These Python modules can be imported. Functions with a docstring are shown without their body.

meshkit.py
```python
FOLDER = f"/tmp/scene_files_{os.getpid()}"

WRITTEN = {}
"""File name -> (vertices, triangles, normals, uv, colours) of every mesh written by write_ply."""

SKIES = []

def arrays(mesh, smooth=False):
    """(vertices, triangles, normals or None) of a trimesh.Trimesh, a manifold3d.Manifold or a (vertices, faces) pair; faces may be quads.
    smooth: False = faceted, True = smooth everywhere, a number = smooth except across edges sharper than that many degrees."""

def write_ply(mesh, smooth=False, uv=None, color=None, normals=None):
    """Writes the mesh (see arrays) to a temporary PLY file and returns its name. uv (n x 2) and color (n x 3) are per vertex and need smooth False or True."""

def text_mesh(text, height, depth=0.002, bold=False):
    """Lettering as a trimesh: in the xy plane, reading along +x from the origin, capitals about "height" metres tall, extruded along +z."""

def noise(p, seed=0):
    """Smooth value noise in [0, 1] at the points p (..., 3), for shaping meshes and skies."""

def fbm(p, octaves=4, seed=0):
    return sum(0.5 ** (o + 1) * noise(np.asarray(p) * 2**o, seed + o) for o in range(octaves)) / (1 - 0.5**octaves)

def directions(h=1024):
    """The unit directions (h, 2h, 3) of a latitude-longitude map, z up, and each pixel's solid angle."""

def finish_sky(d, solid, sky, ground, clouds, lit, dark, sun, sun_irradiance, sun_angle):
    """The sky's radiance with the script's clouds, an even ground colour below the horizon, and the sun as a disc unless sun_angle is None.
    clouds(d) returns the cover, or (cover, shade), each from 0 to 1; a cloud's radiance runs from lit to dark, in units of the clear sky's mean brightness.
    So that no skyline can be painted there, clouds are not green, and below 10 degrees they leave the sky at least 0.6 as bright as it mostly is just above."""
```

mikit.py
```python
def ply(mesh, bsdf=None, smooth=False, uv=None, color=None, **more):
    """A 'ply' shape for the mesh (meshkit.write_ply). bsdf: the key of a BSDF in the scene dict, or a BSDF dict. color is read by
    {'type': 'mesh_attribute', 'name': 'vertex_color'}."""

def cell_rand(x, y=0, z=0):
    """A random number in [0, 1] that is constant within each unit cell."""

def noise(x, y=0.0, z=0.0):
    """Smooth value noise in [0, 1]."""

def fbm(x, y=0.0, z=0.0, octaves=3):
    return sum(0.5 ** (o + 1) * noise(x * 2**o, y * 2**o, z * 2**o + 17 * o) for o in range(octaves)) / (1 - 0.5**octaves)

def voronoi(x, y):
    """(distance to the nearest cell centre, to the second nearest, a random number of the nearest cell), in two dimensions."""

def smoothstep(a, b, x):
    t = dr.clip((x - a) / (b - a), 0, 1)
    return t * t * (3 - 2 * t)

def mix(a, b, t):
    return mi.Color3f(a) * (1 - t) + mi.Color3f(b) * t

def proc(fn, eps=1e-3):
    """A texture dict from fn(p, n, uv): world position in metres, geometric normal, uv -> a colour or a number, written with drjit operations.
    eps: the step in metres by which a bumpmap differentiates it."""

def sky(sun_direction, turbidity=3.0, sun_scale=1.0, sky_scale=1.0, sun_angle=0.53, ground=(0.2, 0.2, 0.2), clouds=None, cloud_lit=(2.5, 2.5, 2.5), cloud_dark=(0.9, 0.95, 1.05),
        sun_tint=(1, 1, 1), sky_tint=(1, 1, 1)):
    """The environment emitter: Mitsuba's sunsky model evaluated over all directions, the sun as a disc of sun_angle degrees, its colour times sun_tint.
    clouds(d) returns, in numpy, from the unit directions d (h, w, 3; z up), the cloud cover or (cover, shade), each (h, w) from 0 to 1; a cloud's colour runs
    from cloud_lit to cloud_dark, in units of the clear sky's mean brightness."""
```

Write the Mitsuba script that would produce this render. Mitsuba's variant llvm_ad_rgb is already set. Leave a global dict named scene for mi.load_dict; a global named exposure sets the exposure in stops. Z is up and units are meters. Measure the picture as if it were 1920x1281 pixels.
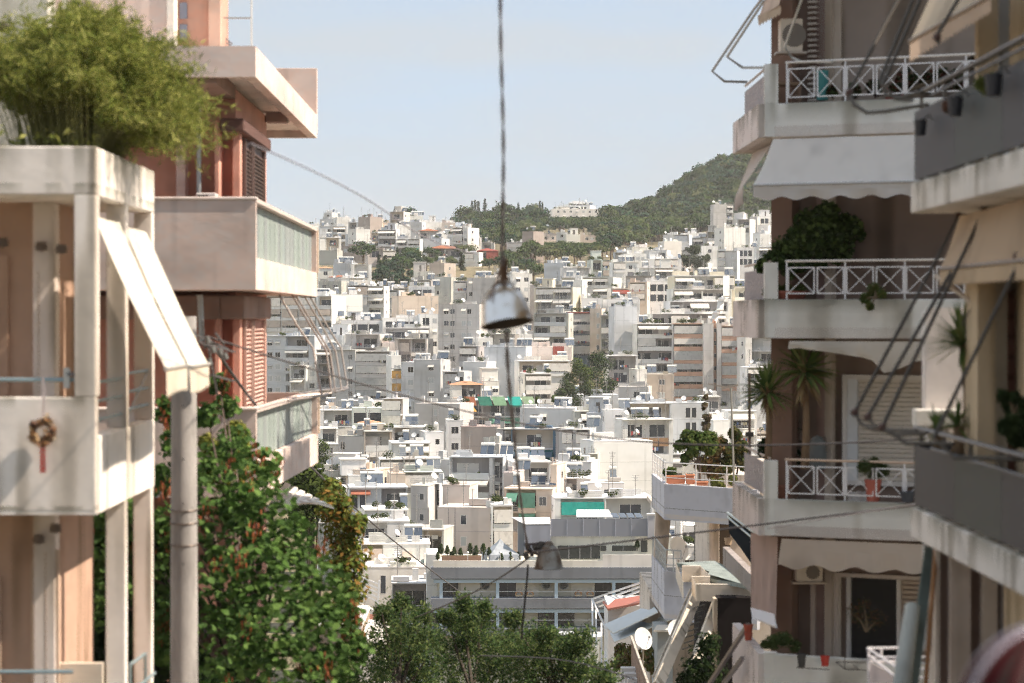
import math, random, re
import numpy as np, trimesh, drjit as dr, mitsuba as mi, mikit, meshkit
from mikit import noise, fbm, voronoi, smoothstep, mix, proc, cell_rand
T = mi.ScalarTransform4f
scene, labels = {}, {}

# ---------------------------------------------------------------- camera, sky, exposure
F, CX, CY = 5000.0, 930.0, 595.0           # focal length and the street's vanishing point, in pixels of a 1920 x 1281 frame
FOV = 2 * math.degrees(math.atan(960 / F))
scene['camera'] = {'type': 'thinlens', 'fov': FOV, 'fov_axis': 'x', 'aperture_radius': 0.021, 'focus_distance': 220.0,
                   'near_clip': 0.5, 'far_clip': 12000.0,
                   'to_world': T().look_at(origin=[0, 0, 0], target=[(960 - CX) / F, 1, (CY - 640.5) / F], up=[0, 0, 1]),
                   'medium': {'type': 'ref', 'id': 'air'}}
SUN_AZ, SUN_EL = math.radians(9), math.radians(49)
SUN = [math.cos(SUN_EL) * math.cos(SUN_AZ), -math.cos(SUN_EL) * math.sin(SUN_AZ), math.sin(SUN_EL)]


def cloud_cover(d):
    q = np.stack([d[..., 0] * 5.0, d[..., 1] * 5.0, d[..., 2] * 22.0], -1)
    n = meshkit.fbm(q * 2.1 + 5.3, 5, 3)
    return np.clip(0.80 + 0.42 * (n - 0.45) / 0.3, 0.5, 0.98)


scene['sky'] = mikit.sky(SUN, turbidity=3.0, sky_scale=1.0, sun_scale=1.0, sun_tint=(0.97, 1.0, 1.10), clouds=cloud_cover, cloud_lit=(1.46, 1.60, 1.73), cloud_dark=(1.1, 1.2, 1.32))
exposure = 2.27

# ---------------------------------------------------------------- materials
def unpack(uv):
    a = dr.floor(uv.x + 0.5)
    r = dr.floor((a + 0.25) / 64)
    return mi.Color3f(dr.square(r / 63), dr.square((a - r * 64) / 63), dr.square(dr.floor(uv.y + 0.5) / 63))


def pack(c):
    r, g, b = (int(round(63 * math.sqrt(min(max(x, 0), 1)))) for x in c)
    return (r * 64 + g, b)


def far_plaster(p, n, uv):                  # painted render of the town: rain streaks below edges, patches of wear
    s = noise(p.x * 1.7 + p.y * 0.9, p.z * 0.12, 3.0)
    b = fbm(p.x * 0.16, p.y * 0.16, p.z * 0.3, 3)
    f = noise(p.x * 2.3, p.y * 2.3, p.z * 1.3)
    k = 1.0 - 0.13 * smoothstep(0.6, 0.95, s) - 0.13 * smoothstep(0.45, 0.75, b) - 0.05 * f
    return unpack(uv) * mix((1, 1, 1), (0.98, 0.965, 0.935), smoothstep(0.4, 0.8, b)) * k


def near_plaster(p, n, uv):                 # painted render seen from close by: fine grain, streaks running down, mottling
    s = noise((p.x + p.y) * 9.0, p.z * 0.7, 2.0) * noise((p.x - p.y) * 2.1 + 9, p.z * 0.5, 7.0)
    b = fbm(p.x * 1.3, p.y * 0.9, p.z * 1.6, 4)
    g = noise(p.x * 60, p.y * 60, p.z * 60)
    k = 1.0 - 0.40 * smoothstep(0.25, 0.7, s) - 0.10 * smoothstep(0.45, 0.8, b) - 0.05 * g - 0.10 * smoothstep(0.6, 0.9, noise(p.x * 4, p.y * 4, p.z * 3))
    return unpack(uv) * mix((1, 1, 1), (0.93, 0.90, 0.84), smoothstep(0.25, 0.6, s)) * k


def ledge_drips(p, n, uv):                  # render with grey green drip marks that run down from the top edges of parapets
    t = mi.Float(0)
    for z0, l in ((1.60, .38), (3.24, .30), (.27, .22), (-2.76, .24), (1.25, .16), (-1.78, .2), (-.75, .12)):
        q = (z0 - p.z) / l
        t = dr.maximum(t, dr.select((q > -.05) & (q < 1), 1 - dr.maximum(q, 0), 0))
    s = smoothstep(0.38, 0.72, noise((p.x + p.y) * 11.0, p.z * 0.9, 2.0) * .6 + noise((p.x + p.y) * 3.1, 4.0, 1.0) * .55) * t
    c = smoothstep(0.035, 0.0, dr.abs(fbm(p.x * 1.1 + p.y * .9, p.z * 1.3, 5.0, 4) - 0.5)) * smoothstep(0.55, 0.7, noise(p.x * .7 + p.y * .5, p.z * .6, 9.0))
    return near_plaster(p, n, uv) * mix((1, 1, 1), (0.34, 0.34, 0.29), 0.8 * s) * (1 - 0.25 * c)


def pink_plaster(p, n, uv):
    b = fbm(p.x * 1.1 + 3, p.y * 0.7, p.z * 1.5, 4)
    w = fbm(p.x * 5, p.y * 5, p.z * 7, 3)
    s = noise((p.x + p.y) * 7.0, p.z * 0.6, 2.0)
    k = 1.0 - 0.22 * smoothstep(0.4, 0.75, b) - 0.12 * smoothstep(0.6, 0.95, s) - 0.05 * w
    return mix((0, 0, 0), (1, 1, 1), k) * unpack(uv) * mix((1, 1, 1), (1.04, 0.98, 0.95), smoothstep(0.35, 0.6, w))


def bump_fine(p, n, uv):
    return fbm(p.x * 14, p.y * 14, p.z * 14, 3)


def flat(p, n, uv):
    return unpack(uv)


def cloth(p, n, uv):
    w = fbm(p.x * 2.2, p.y * 2.2, p.z * 1.2, 3)
    return unpack(uv) * (1.0 - 0.20 * smoothstep(0.45, 0.8, w))


def concrete(p, n, uv):
    b = fbm(p.x * 5, p.y * 5, p.z * 1.2, 4)
    g = noise(p.x * 70, p.y * 70, p.z * 40)
    ring = smoothstep(0.93, 1.0, noise(0.5, 0.5, p.z * 2.3))
    return unpack(uv) * (1.05 - 0.35 * smoothstep(0.4, 0.75, b) - 0.12 * g - 0.2 * ring)


def zinc(p, n, uv):
    b = fbm(p.x * 9, p.y * 9, p.z * 7, 4)
    return mix((0.86, 0.85, 0.84), (0.46, 0.34, 0.22), smoothstep(0.50, 0.72, b + 0.10 * smoothstep(0.05, -0.12, p.z) * smoothstep(0.15, -0.1, p.x)))


def dull_zinc(p, n, uv):
    b = fbm(p.x * 9, p.y * 9, p.z * 7, 4)
    return mix((0.30, 0.29, 0.27), (0.17, 0.13, 0.10), smoothstep(0.42, 0.7, b))


def zinc_rough(p, n, uv):
    return 0.20 + 0.26 * fbm(p.x * 9, p.y * 9, p.z * 7, 4)


def soil(p, n, uv):
    b = fbm(p.x * 0.05, p.y * 0.05, p.z * 0.05, 4)
    return mix((0.09, 0.085, 0.05), (0.24, 0.20, 0.13), b) * (0.8 + 0.4 * noise(p.x * 1.5, p.y * 1.5, 0))


def asphalt(p, n, uv):
    return mix((0.05, 0.05, 0.052), (0.09, 0.088, 0.085), fbm(p.x * 0.8, p.y * 0.8, 1, 4))


def diffuse(tex, rough=0.9, spec=0.25, **k):
    return {'type': 'twosided', 'b': {'type': 'principled', 'base_color': tex, 'roughness': rough, 'specular': spec, **k}}


scene['m_town'] = diffuse(proc(far_plaster))
scene['m_plaster'] = {'type': 'twosided', 'b': {'type': 'bumpmap', 't': proc(bump_fine, 4e-3), 'scale': 0.0022,
                      'b': {'type': 'principled', 'base_color': proc(near_plaster), 'roughness': 0.88, 'specular': 0.25}}}
scene['m_drips'] = {'type': 'twosided', 'b': {'type': 'bumpmap', 't': proc(bump_fine, 4e-3), 'scale': 0.0022,
                    'b': {'type': 'principled', 'base_color': proc(ledge_drips), 'roughness': 0.9, 'specular': 0.2}}}
scene['m_pink'] = {'type': 'twosided', 'b': {'type': 'bumpmap', 't': proc(bump_fine, 4e-3), 'scale': 0.0022,
                   'b': {'type': 'principled', 'base_color': proc(pink_plaster), 'roughness': 0.85, 'specular': 0.25}}}
scene['m_flat'] = diffuse(proc(flat), 0.55, 0.4)
scene['m_cloth'] = {'type': 'principledthin', 'base_color': proc(cloth), 'roughness': 0.9, 'diff_trans': 0.55, 'spec_trans': 0.0}
scene['m_gloss'] = diffuse(proc(flat), 0.16, 0.6)
scene['m_metal'] = diffuse(proc(flat), 0.42, 0.5, metallic=0.55)
scene['m_concrete'] = diffuse(proc(concrete), 0.92)
scene['m_zinc'] = {'type': 'twosided', 'b': {'type': 'principled', 'base_color': proc(zinc), 'roughness': proc(zinc_rough), 'metallic': 0.9, 'specular': 0.5}}
scene['m_iron'] = {'type': 'twosided', 'b': {'type': 'principled', 'base_color': proc(dull_zinc), 'roughness': 0.5, 'metallic': 0.8, 'specular': 0.4}}
scene['m_leaf'] = {'type': 'principledthin', 'base_color': proc(flat), 'roughness': 0.34, 'diff_trans': 0.5, 'spec_trans': 0.0, 'eta': 1.55}
scene['m_pine'] = {'type': 'principledthin', 'base_color': proc(flat), 'roughness': 0.8, 'diff_trans': 0.1, 'spec_trans': 0.0, 'eta': 1.3}
scene['m_soil'] = diffuse(proc(soil))
scene['m_asphalt'] = diffuse(proc(asphalt))
scene['m_pane'] = {'type': 'thindielectric'}

# ---------------------------------------------------------------- helpers
def W(px, py, d):
    return np.array([(px - CX) / F * d, d, (CY - py) / F * d])


def X(px, d):
    return (px - CX) / F * d


def Z(py, d):
    return (CY - py) / F * d


BOXV = np.array([[x, y, z] for x in (0, 1) for y in (0, 1) for z in (0, 1)], float)
BOXF = np.array([[0, 1, 3], [0, 3, 2], [4, 6, 7], [4, 7, 5], [0, 4, 5], [0, 5, 1], [2, 3, 7], [2, 7, 6], [0, 2, 6], [0, 6, 4], [1, 5, 7], [1, 7, 3]])


def split_sharp(v, f, c, angle):
    """duplicates vertices along edges sharper than angle degrees, so that averaged normals stay crisp there"""
    key = np.round(np.hstack([v, c]), 5)
    _, inv = np.unique(key, axis=0, return_inverse=True); inv = inv.ravel()
    first = np.zeros(inv.max() + 1, int); first[inv] = np.arange(len(v))
    ff = inv[f]; ok = (ff[:, 0] != ff[:, 1]) & (ff[:, 1] != ff[:, 2]) & (ff[:, 0] != ff[:, 2]); ff = ff[ok]
    t = trimesh.Trimesh(v[first], ff, process=False)
    adj = t.face_adjacency[t.face_adjacency_angles < math.radians(angle)]
    lab = trimesh.graph.connected_component_labels(adj, node_count=len(ff))
    pair = np.stack([np.repeat(lab, 3), ff.ravel()], 1)
    u, inv2 = np.unique(pair, axis=0, return_inverse=True)
    return v[first][u[:, 1]], inv2.reshape(-1, 3), c[first][u[:, 1]]


class M:
    """Collects coloured boxes, bars, tubes and sheets; build() makes them ONE entry of the scene."""
    def __init__(s, at=None):
        s.v, s.f, s.c, s.n, s.at = [], [], [], 0, at

    def add(s, v, f, col):
        v = np.asarray(v, float)
        if s.at is not None:
            v = v @ s.at[:3, :3].T + s.at[:3, 3]
        s.v.append(v); s.f.append(np.asarray(f, int) + s.n); s.n += len(v)
        c = np.asarray(pack(col) if len(np.shape(col)) == 1 else [pack(x) for x in col], float)
        s.c.append(np.broadcast_to(c, (len(v), 2)))
        return s

    def box(s, x0, x1, y0, y1, z0, z1, col):
        lo, hi = np.array([x0, y0, z0], float), np.array([x1, y1, z1], float)
        return s.add(lo + BOXV * (hi - lo), BOXF, col)

    def bbox(s, x0, x1, y0, y1, z0, z1, col, b=0.012):
        """box with chamfered edges"""
        lo, hi = np.array([x0, y0, z0], float), np.array([x1, y1, z1], float)
        b = min(b, *(abs(hi - lo) * 0.3))
        c, h = (lo + hi) / 2, abs(hi - lo) / 2
        pts = []
        for sg in BOXV * 2 - 1:
            for k in range(3):
                q = h - b; q[k] = h[k]
                pts.append(c + sg * q)
        m = trimesh.convex.convex_hull(np.array(pts))
        return s.add(m.vertices, m.faces, col)

    def bar(s, p, q, w, col, t=None, up=(0, 0, 1)):
        """a square bar from p to q, w wide and t thick"""
        p, q = np.asarray(p, float), np.asarray(q, float)
        a = q - p; L = np.linalg.norm(a); a = a / L
        u = np.asarray(up, float)
        if abs(a @ u) > 0.95: u = np.array([0, 1.0, 0])
        x = np.cross(a, u); x /= np.linalg.norm(x); y = np.cross(x, a)
        t = w if t is None else t
        return s.add(p + (BOXV[:, :1] - 0.5) * w * x + BOXV[:, 1:2] * L * a + (BOXV[:, 2:] - 0.5) * t * y, BOXF, col)

    def tube(s, pts, r, col, n=6, cap=True):
        p = np.asarray(pts, float); k = len(p)
        r = np.broadcast_to(np.asarray(r, float), (k,))
        t = np.gradient(p, axis=0); t /= np.linalg.norm(t, axis=1, keepdims=True) + 1e-12
        ref = np.where(np.abs(t[:, 2:]) < 0.9, [0, 0, 1.0], [1.0, 0, 0])
        if k > 2 and np.ptp(np.abs(t[:, 2])) > 0: ref = np.broadcast_to([0.31, 0.2, 0.93] if np.abs(t[:, 2]).mean() < 0.8 else [0.95, 0.3, 0.1], p.shape)
        a = np.cross(t, ref); a /= np.linalg.norm(a, axis=1, keepdims=True) + 1e-12
        b = np.cross(t, a); th = np.arange(n) * 2 * np.pi / n
        v = p[:, None] + r[:, None, None] * (np.cos(th)[None, :, None] * a[:, None] + np.sin(th)[None, :, None] * b[:, None])
        f = []
        for i in range(k - 1):
            for j in range(n):
                q = (j + 1) % n
                f += [[i * n + j, i * n + q, (i + 1) * n + q], [i * n + j, (i + 1) * n + q, (i + 1) * n + j]]
        v = v.reshape(-1, 3)
        if cap:
            v = np.vstack([v, p[:1], p[-1:]])
            for j in range(n):
                q = (j + 1) % n
                f += [[k * n, q, j], [k * n + 1, (k - 1) * n + j, (k - 1) * n + q]]
        return s.add(v, f, col)

    def sheet(s, grid, col, thick=0.0):
        """a grid of points (a, b, 3) as a surface, or a slab if thick"""
        g = np.asarray(grid, float); a, b = g.shape[:2]
        i, j = np.meshgrid(np.arange(a - 1), np.arange(b - 1), indexing='ij')
        q = (i * b + j).ravel()
        f = np.vstack([np.stack([q, q + 1, q + b + 1], 1), np.stack([q, q + b + 1, q + b], 1)])
        v = g.reshape(-1, 3)
        if np.any(thick):
            if np.ndim(thick): n, thick = np.asarray(thick, float), 1.0
            else:
                n = np.cross(g[-1, 0] - g[0, 0], g[0, -1] - g[0, 0]); n /= np.linalg.norm(n)
            o = len(v); f2 = f[:, ::-1] + o; ed = []
            ring = [(k, 0) for k in range(a)] + [(a - 1, k) for k in range(1, b)] + [(k, b - 1) for k in range(a - 2, -1, -1)] + [(0, k) for k in range(b - 2, 0, -1)]
            ids = [k * b + l for k, l in ring]
            for x, y in zip(ids, ids[1:] + ids[:1]):
                ed += [[x, y, y + o], [x, y + o, x + o]]
            v = np.vstack([v, v + n * thick]); f = np.vstack([f, f2, ed])
        return s.add(v, f, col)

    def poly(s, pts, depth, col):
        """a flat polygon (n, 3) pushed back by the vector depth"""
        import shapely.geometry as sg
        p = np.asarray(pts, float); n = len(p)
        e = p[1] - p[0]; e /= np.linalg.norm(e)
        nn = np.zeros(3)
        for i in range(n): nn += np.cross(p[i] - p[0], p[(i + 1) % n] - p[0])
        nn /= np.linalg.norm(nn); g = np.cross(nn, e)
        q = np.stack([(p - p[0]) @ e, (p - p[0]) @ g], 1)
        vv, ff = trimesh.creation.triangulate_polygon(sg.Polygon(q), engine='earcut')
        v = p[0] + vv[:, :1] * e + vv[:, 1:] * g
        k = len(v); dpt = np.asarray(depth, float)
        f = [*ff.tolist(), *(ff[:, ::-1] + k).tolist()]
        v = np.vstack([v, v + dpt, p, p + dpt])
        for i in range(n):
            a, b = 2 * k + i, 2 * k + (i + 1) % n
            f += [[a, b, b + n], [a, b + n, a + n]]
        return s.add(v, f, col)

    def mesh(s):
        return np.vstack(s.v), np.vstack(s.f), np.vstack(s.c)

    def build(s, name, bsdf, parent=None, smooth=False, key=None):
        v, f, c = s.mesh()
        if smooth and smooth is not True:
            v, f, c = split_sharp(v, f, c, smooth); smooth = True
        key = key or numbered(name if parent is None else parent + '__' + name)
        scene[key] = mikit.ply((v, f), bsdf, smooth=smooth, uv=c)
        return key


used = {}


def numbered(name):
    n = used.get(name, 0); used[name] = n + 1
    return name if n == 0 else f'{name}_{n:03d}'


def thing(name, label, cat, group=None):
    key = numbered(name); tag(key, label, cat, group)
    return key


def tag(key, label, cat=None, group=None, kind=None):
    labels[key] = {k: v for k, v in dict(label=label, category=cat, group=group, kind=kind).items() if v}
    return key


def frame(o, yaw):
    """local frame: x along the front (left to right as seen), y into the building, z up"""
    c, s_ = math.cos(yaw), math.sin(yaw)
    m = np.eye(4); m[:3, 0] = [c, s_, 0]; m[:3, 1] = [-s_, c, 0]; m[:3, 3] = o
    return m


UNIT = {}


def put(key, kind, col, bsdf, m):
    """one entry from a shared unit mesh: kind is a name in SHAPES_, m the matrix"""
    k = (kind, pack(col), bsdf)
    if k not in UNIT:
        g = M(); SHAPES_[kind](g, col); v, f, c = g.mesh()
        UNIT[k] = mikit.ply((v, f), bsdf, smooth=kind in SMOOTH_, uv=c)
    scene[key] = {**UNIT[k], 'to_world': T(m)}
    return key


SHAPES_ = {'box': lambda g, c: g.box(0, 1, 0, 1, 0, 1, c)}
SMOOTH_ = set()


def boxm(at, x0, x1, y0, y1, z0, z1):
    m = np.eye(4); m[:3, :3] = np.diag([x1 - x0, y1 - y0, z1 - z0]); m[:3, 3] = [x0, y0, z0]
    return m if at is None else at @ m


def pbox(parent, name, at, x0, x1, y0, y1, z0, z1, col, bsdf='m_flat'):
    return put(numbered(parent + '__' + name), 'box', col, bsdf, boxm(at, x0, x1, y0, y1, z0, z1))


def sstep(a, b, x):
    t = np.clip((np.asarray(x, float) - a) / (b - a), 0, 1)
    return t * t * (3 - 2 * t)


def sag(p, q, drop, n=24):
    t = np.linspace(0, 1, n)[:, None]
    c = np.asarray(p) * (1 - t) + np.asarray(q) * t
    c[:, 2] -= drop * 4 * t[:, 0] * (1 - t[:, 0])
    return c


# ---------------------------------------------------------------- the lie of the land
GY = [-40, 0, 30, 90, 180, 270, 330, 420, 500, 600, 690, 815, 900, 950, 1000, 1050, 1150, 1250, 1400, 1550, 1650, 1800, 2300, 9000]
GZ = [4, -1.8, -7.2, -18, -32, -44, -45, -40, -36.5, -31, -22, -11, 0, 9.5, 18, 21.5, 27, 34, 44, 52, 56, 46, -10, -60]
HX = [-1000, 69, 89, 105, 122, 138, 155, 221, 550]                # metres to the right: where the pine hill begins to rise
HZ = [0, 0, 4, 11, 22, 30, 36, 44, 30]


def ground(x, y):
    x, y = np.asarray(x, float), np.asarray(y, float)
    z = np.interp(y, GY, GZ)
    return z + np.interp(x, HX, HZ) * sstep(1230, 1600, y) * (1 - sstep(1750, 2300, y))

# ---------------------------------------------------------------- ground, road
gx = np.concatenate([np.linspace(-9000, -500, 12), np.linspace(-420, 520, 60), np.linspace(620, 9000, 12)])
gy = np.concatenate([np.linspace(-200, 0, 4), np.linspace(8, 300, 30), np.linspace(320, 2400, 110), np.linspace(2600, 11000, 12)])
gxx, gyy = np.meshgrid(gx, gy, indexing='ij')
g = M(); g.sheet(np.stack([gxx, gyy, ground(gxx, gyy) - 0.02], -1), (0.2, 0.17, 0.12))
tag(g.build('ground', 'm_soil', smooth=True), 'dry earth of the valley and the hill', kind='structure')
ry = np.linspace(-30, 250, 60); rx = np.array([-2.6, 2.6])
rxx, ryy = np.meshgrid(rx, ry, indexing='ij')
g = M(); g.sheet(np.stack([rxx, ryy, ground(rxx, ryy) + 0.12], -1), (0.05, 0.05, 0.05))
tag(g.build('road', 'm_asphalt', smooth=True), 'steep asphalt street running down between the buildings', kind='structure')
for k, s_ in enumerate((-1, 1)):
    g = M(); xx, yy = np.meshgrid(np.array([2.6, 4.4]) * s_, ry, indexing='ij')
    g.sheet(np.stack([xx, yy, ground(xx, yy) + 0.25], -1), (0.35, 0.34, 0.32), thick=0.15 * s_)
    tag(g.build('pavement', 'm_concrete'), 'pavement along the steep street', kind='structure')

# ---------------------------------------------------------------- the town on the far slope
C = dict(w=(.81, .81, .80), v=(.77, .77, .765), c=(.77, .75, .71), g=(.60, .605, .61), a=(.46, .455, .44), b=(.63, .61, .57), t=(.53, .47, .40),
         p=(.68, .60, .56), m=(.43, .355, .33), k=(.70, .60, .51), o=(.52, .27, .17), l=(.62, .645, .675), y=(.74, .68, .54), e=(.66, .72, .66), d=(.30, .29, .28), r=(.34, .10, .08),
         n=(.10, .18, .27), T=(.05, .42, .36), G=(.16, .36, .28), R=(.33, .13, .085), s=(.10, .11, .13), u=(.20, .26, .33), O=(.72, .40, .12), z=(.84, .82, .76), x=(.54, .525, .49), S=(.66, .65, .62), q=(.64, .41, .29))
GLASS = [(.025, .03, .035), (.035, .04, .05), (.055, .065, .08), (.015, .015, .015), (.08, .09, .10)]
TOWN = 'apartment blocks of the town on the slope'
STOREY, REC = 3.1, 1.75
foot = []            # footprints, so that no tree grows inside a house
rects = []           # what each block hides of the slope behind it
anchors = []          # (px, py, distance, short name) of the named blocks


def dish_mesh(g, r, at, col=(.8, .8, .78), az=0.0, el=0.6):
    """a satellite dish at the point at, aimed towards azimuth az (0 = the camera) and up"""
    n = np.array([math.sin(az) * math.cos(el), -math.cos(az) * math.cos(el), math.sin(el)])
    a = np.cross(n, [0, 0, 1.0]); a /= np.linalg.norm(a); b = np.cross(a, n)
    th = np.linspace(0, 2 * np.pi, 17)
    rows = [at + n * (0.25 * r * (q * q - 1)) + q * r * (np.cos(th)[:, None] * a + np.sin(th)[:, None] * b * 1.08) for q in (0.01, .5, 1.0)]
    g.sheet(np.array(rows), col, thick=-n * 0.03 * r)
    g.tube([at - n * .25 * r, at - n * .3 * r - np.array([0, 0, r * 1.2])], .06 * r, (.5, .5, .5), 5)
    tip = at + n * r * .9 - b * r * .1
    g.tube([at - b * r, tip], .03 * r, (.4, .4, .4), 4)
    g.box(*(np.stack([tip - .09 * r, tip + .09 * r], 1).ravel()), (.25, .25, .25))


def clump(g, c, r, n, rng, size, cols, flat_=0.8):
    """leaf-sized faces spread through an uneven ball"""
    d = rng.normal(size=(n, 3)); d /= np.linalg.norm(d, axis=1, keepdims=True)
    rad = rng.uniform(.35, 1.0, (n, 1)) ** .6 * (1 + .25 * np.sin(d[:, :1] * 5 + c[0]) * np.cos(d[:, 2:] * 4 + c[1]))
    p = np.asarray(c) + d * rad * np.asarray([r, r, r * flat_])
    nr = d + rng.normal(size=(n, 3)) * .42; nr[:, 2] += .25                     # faces lie roughly along the clump's surface
    a = np.cross(nr, rng.normal(size=(n, 3))); a /= np.linalg.norm(a, axis=1, keepdims=True)
    b = np.cross(nr, a); b /= np.linalg.norm(b, axis=1, keepdims=True)
    sz = size * rng.uniform(.6, 1.3, (n, 1))
    v = np.stack([p - a * sz, p + b * sz * .55, p + a * sz, p - b * sz * .55], 1).reshape(-1, 3)
    i = np.arange(n)[:, None] * 4
    f = np.vstack([i + [0, 1, 2], i + [0, 2, 3]])
    g.add(v, f, np.repeat(np.asarray(cols)[rng.integers(0, len(cols), n)], 4, axis=0))


GREENS = [(.055, .085, .025), (.08, .11, .03), (.04, .065, .022), (.10, .125, .04)]


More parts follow.
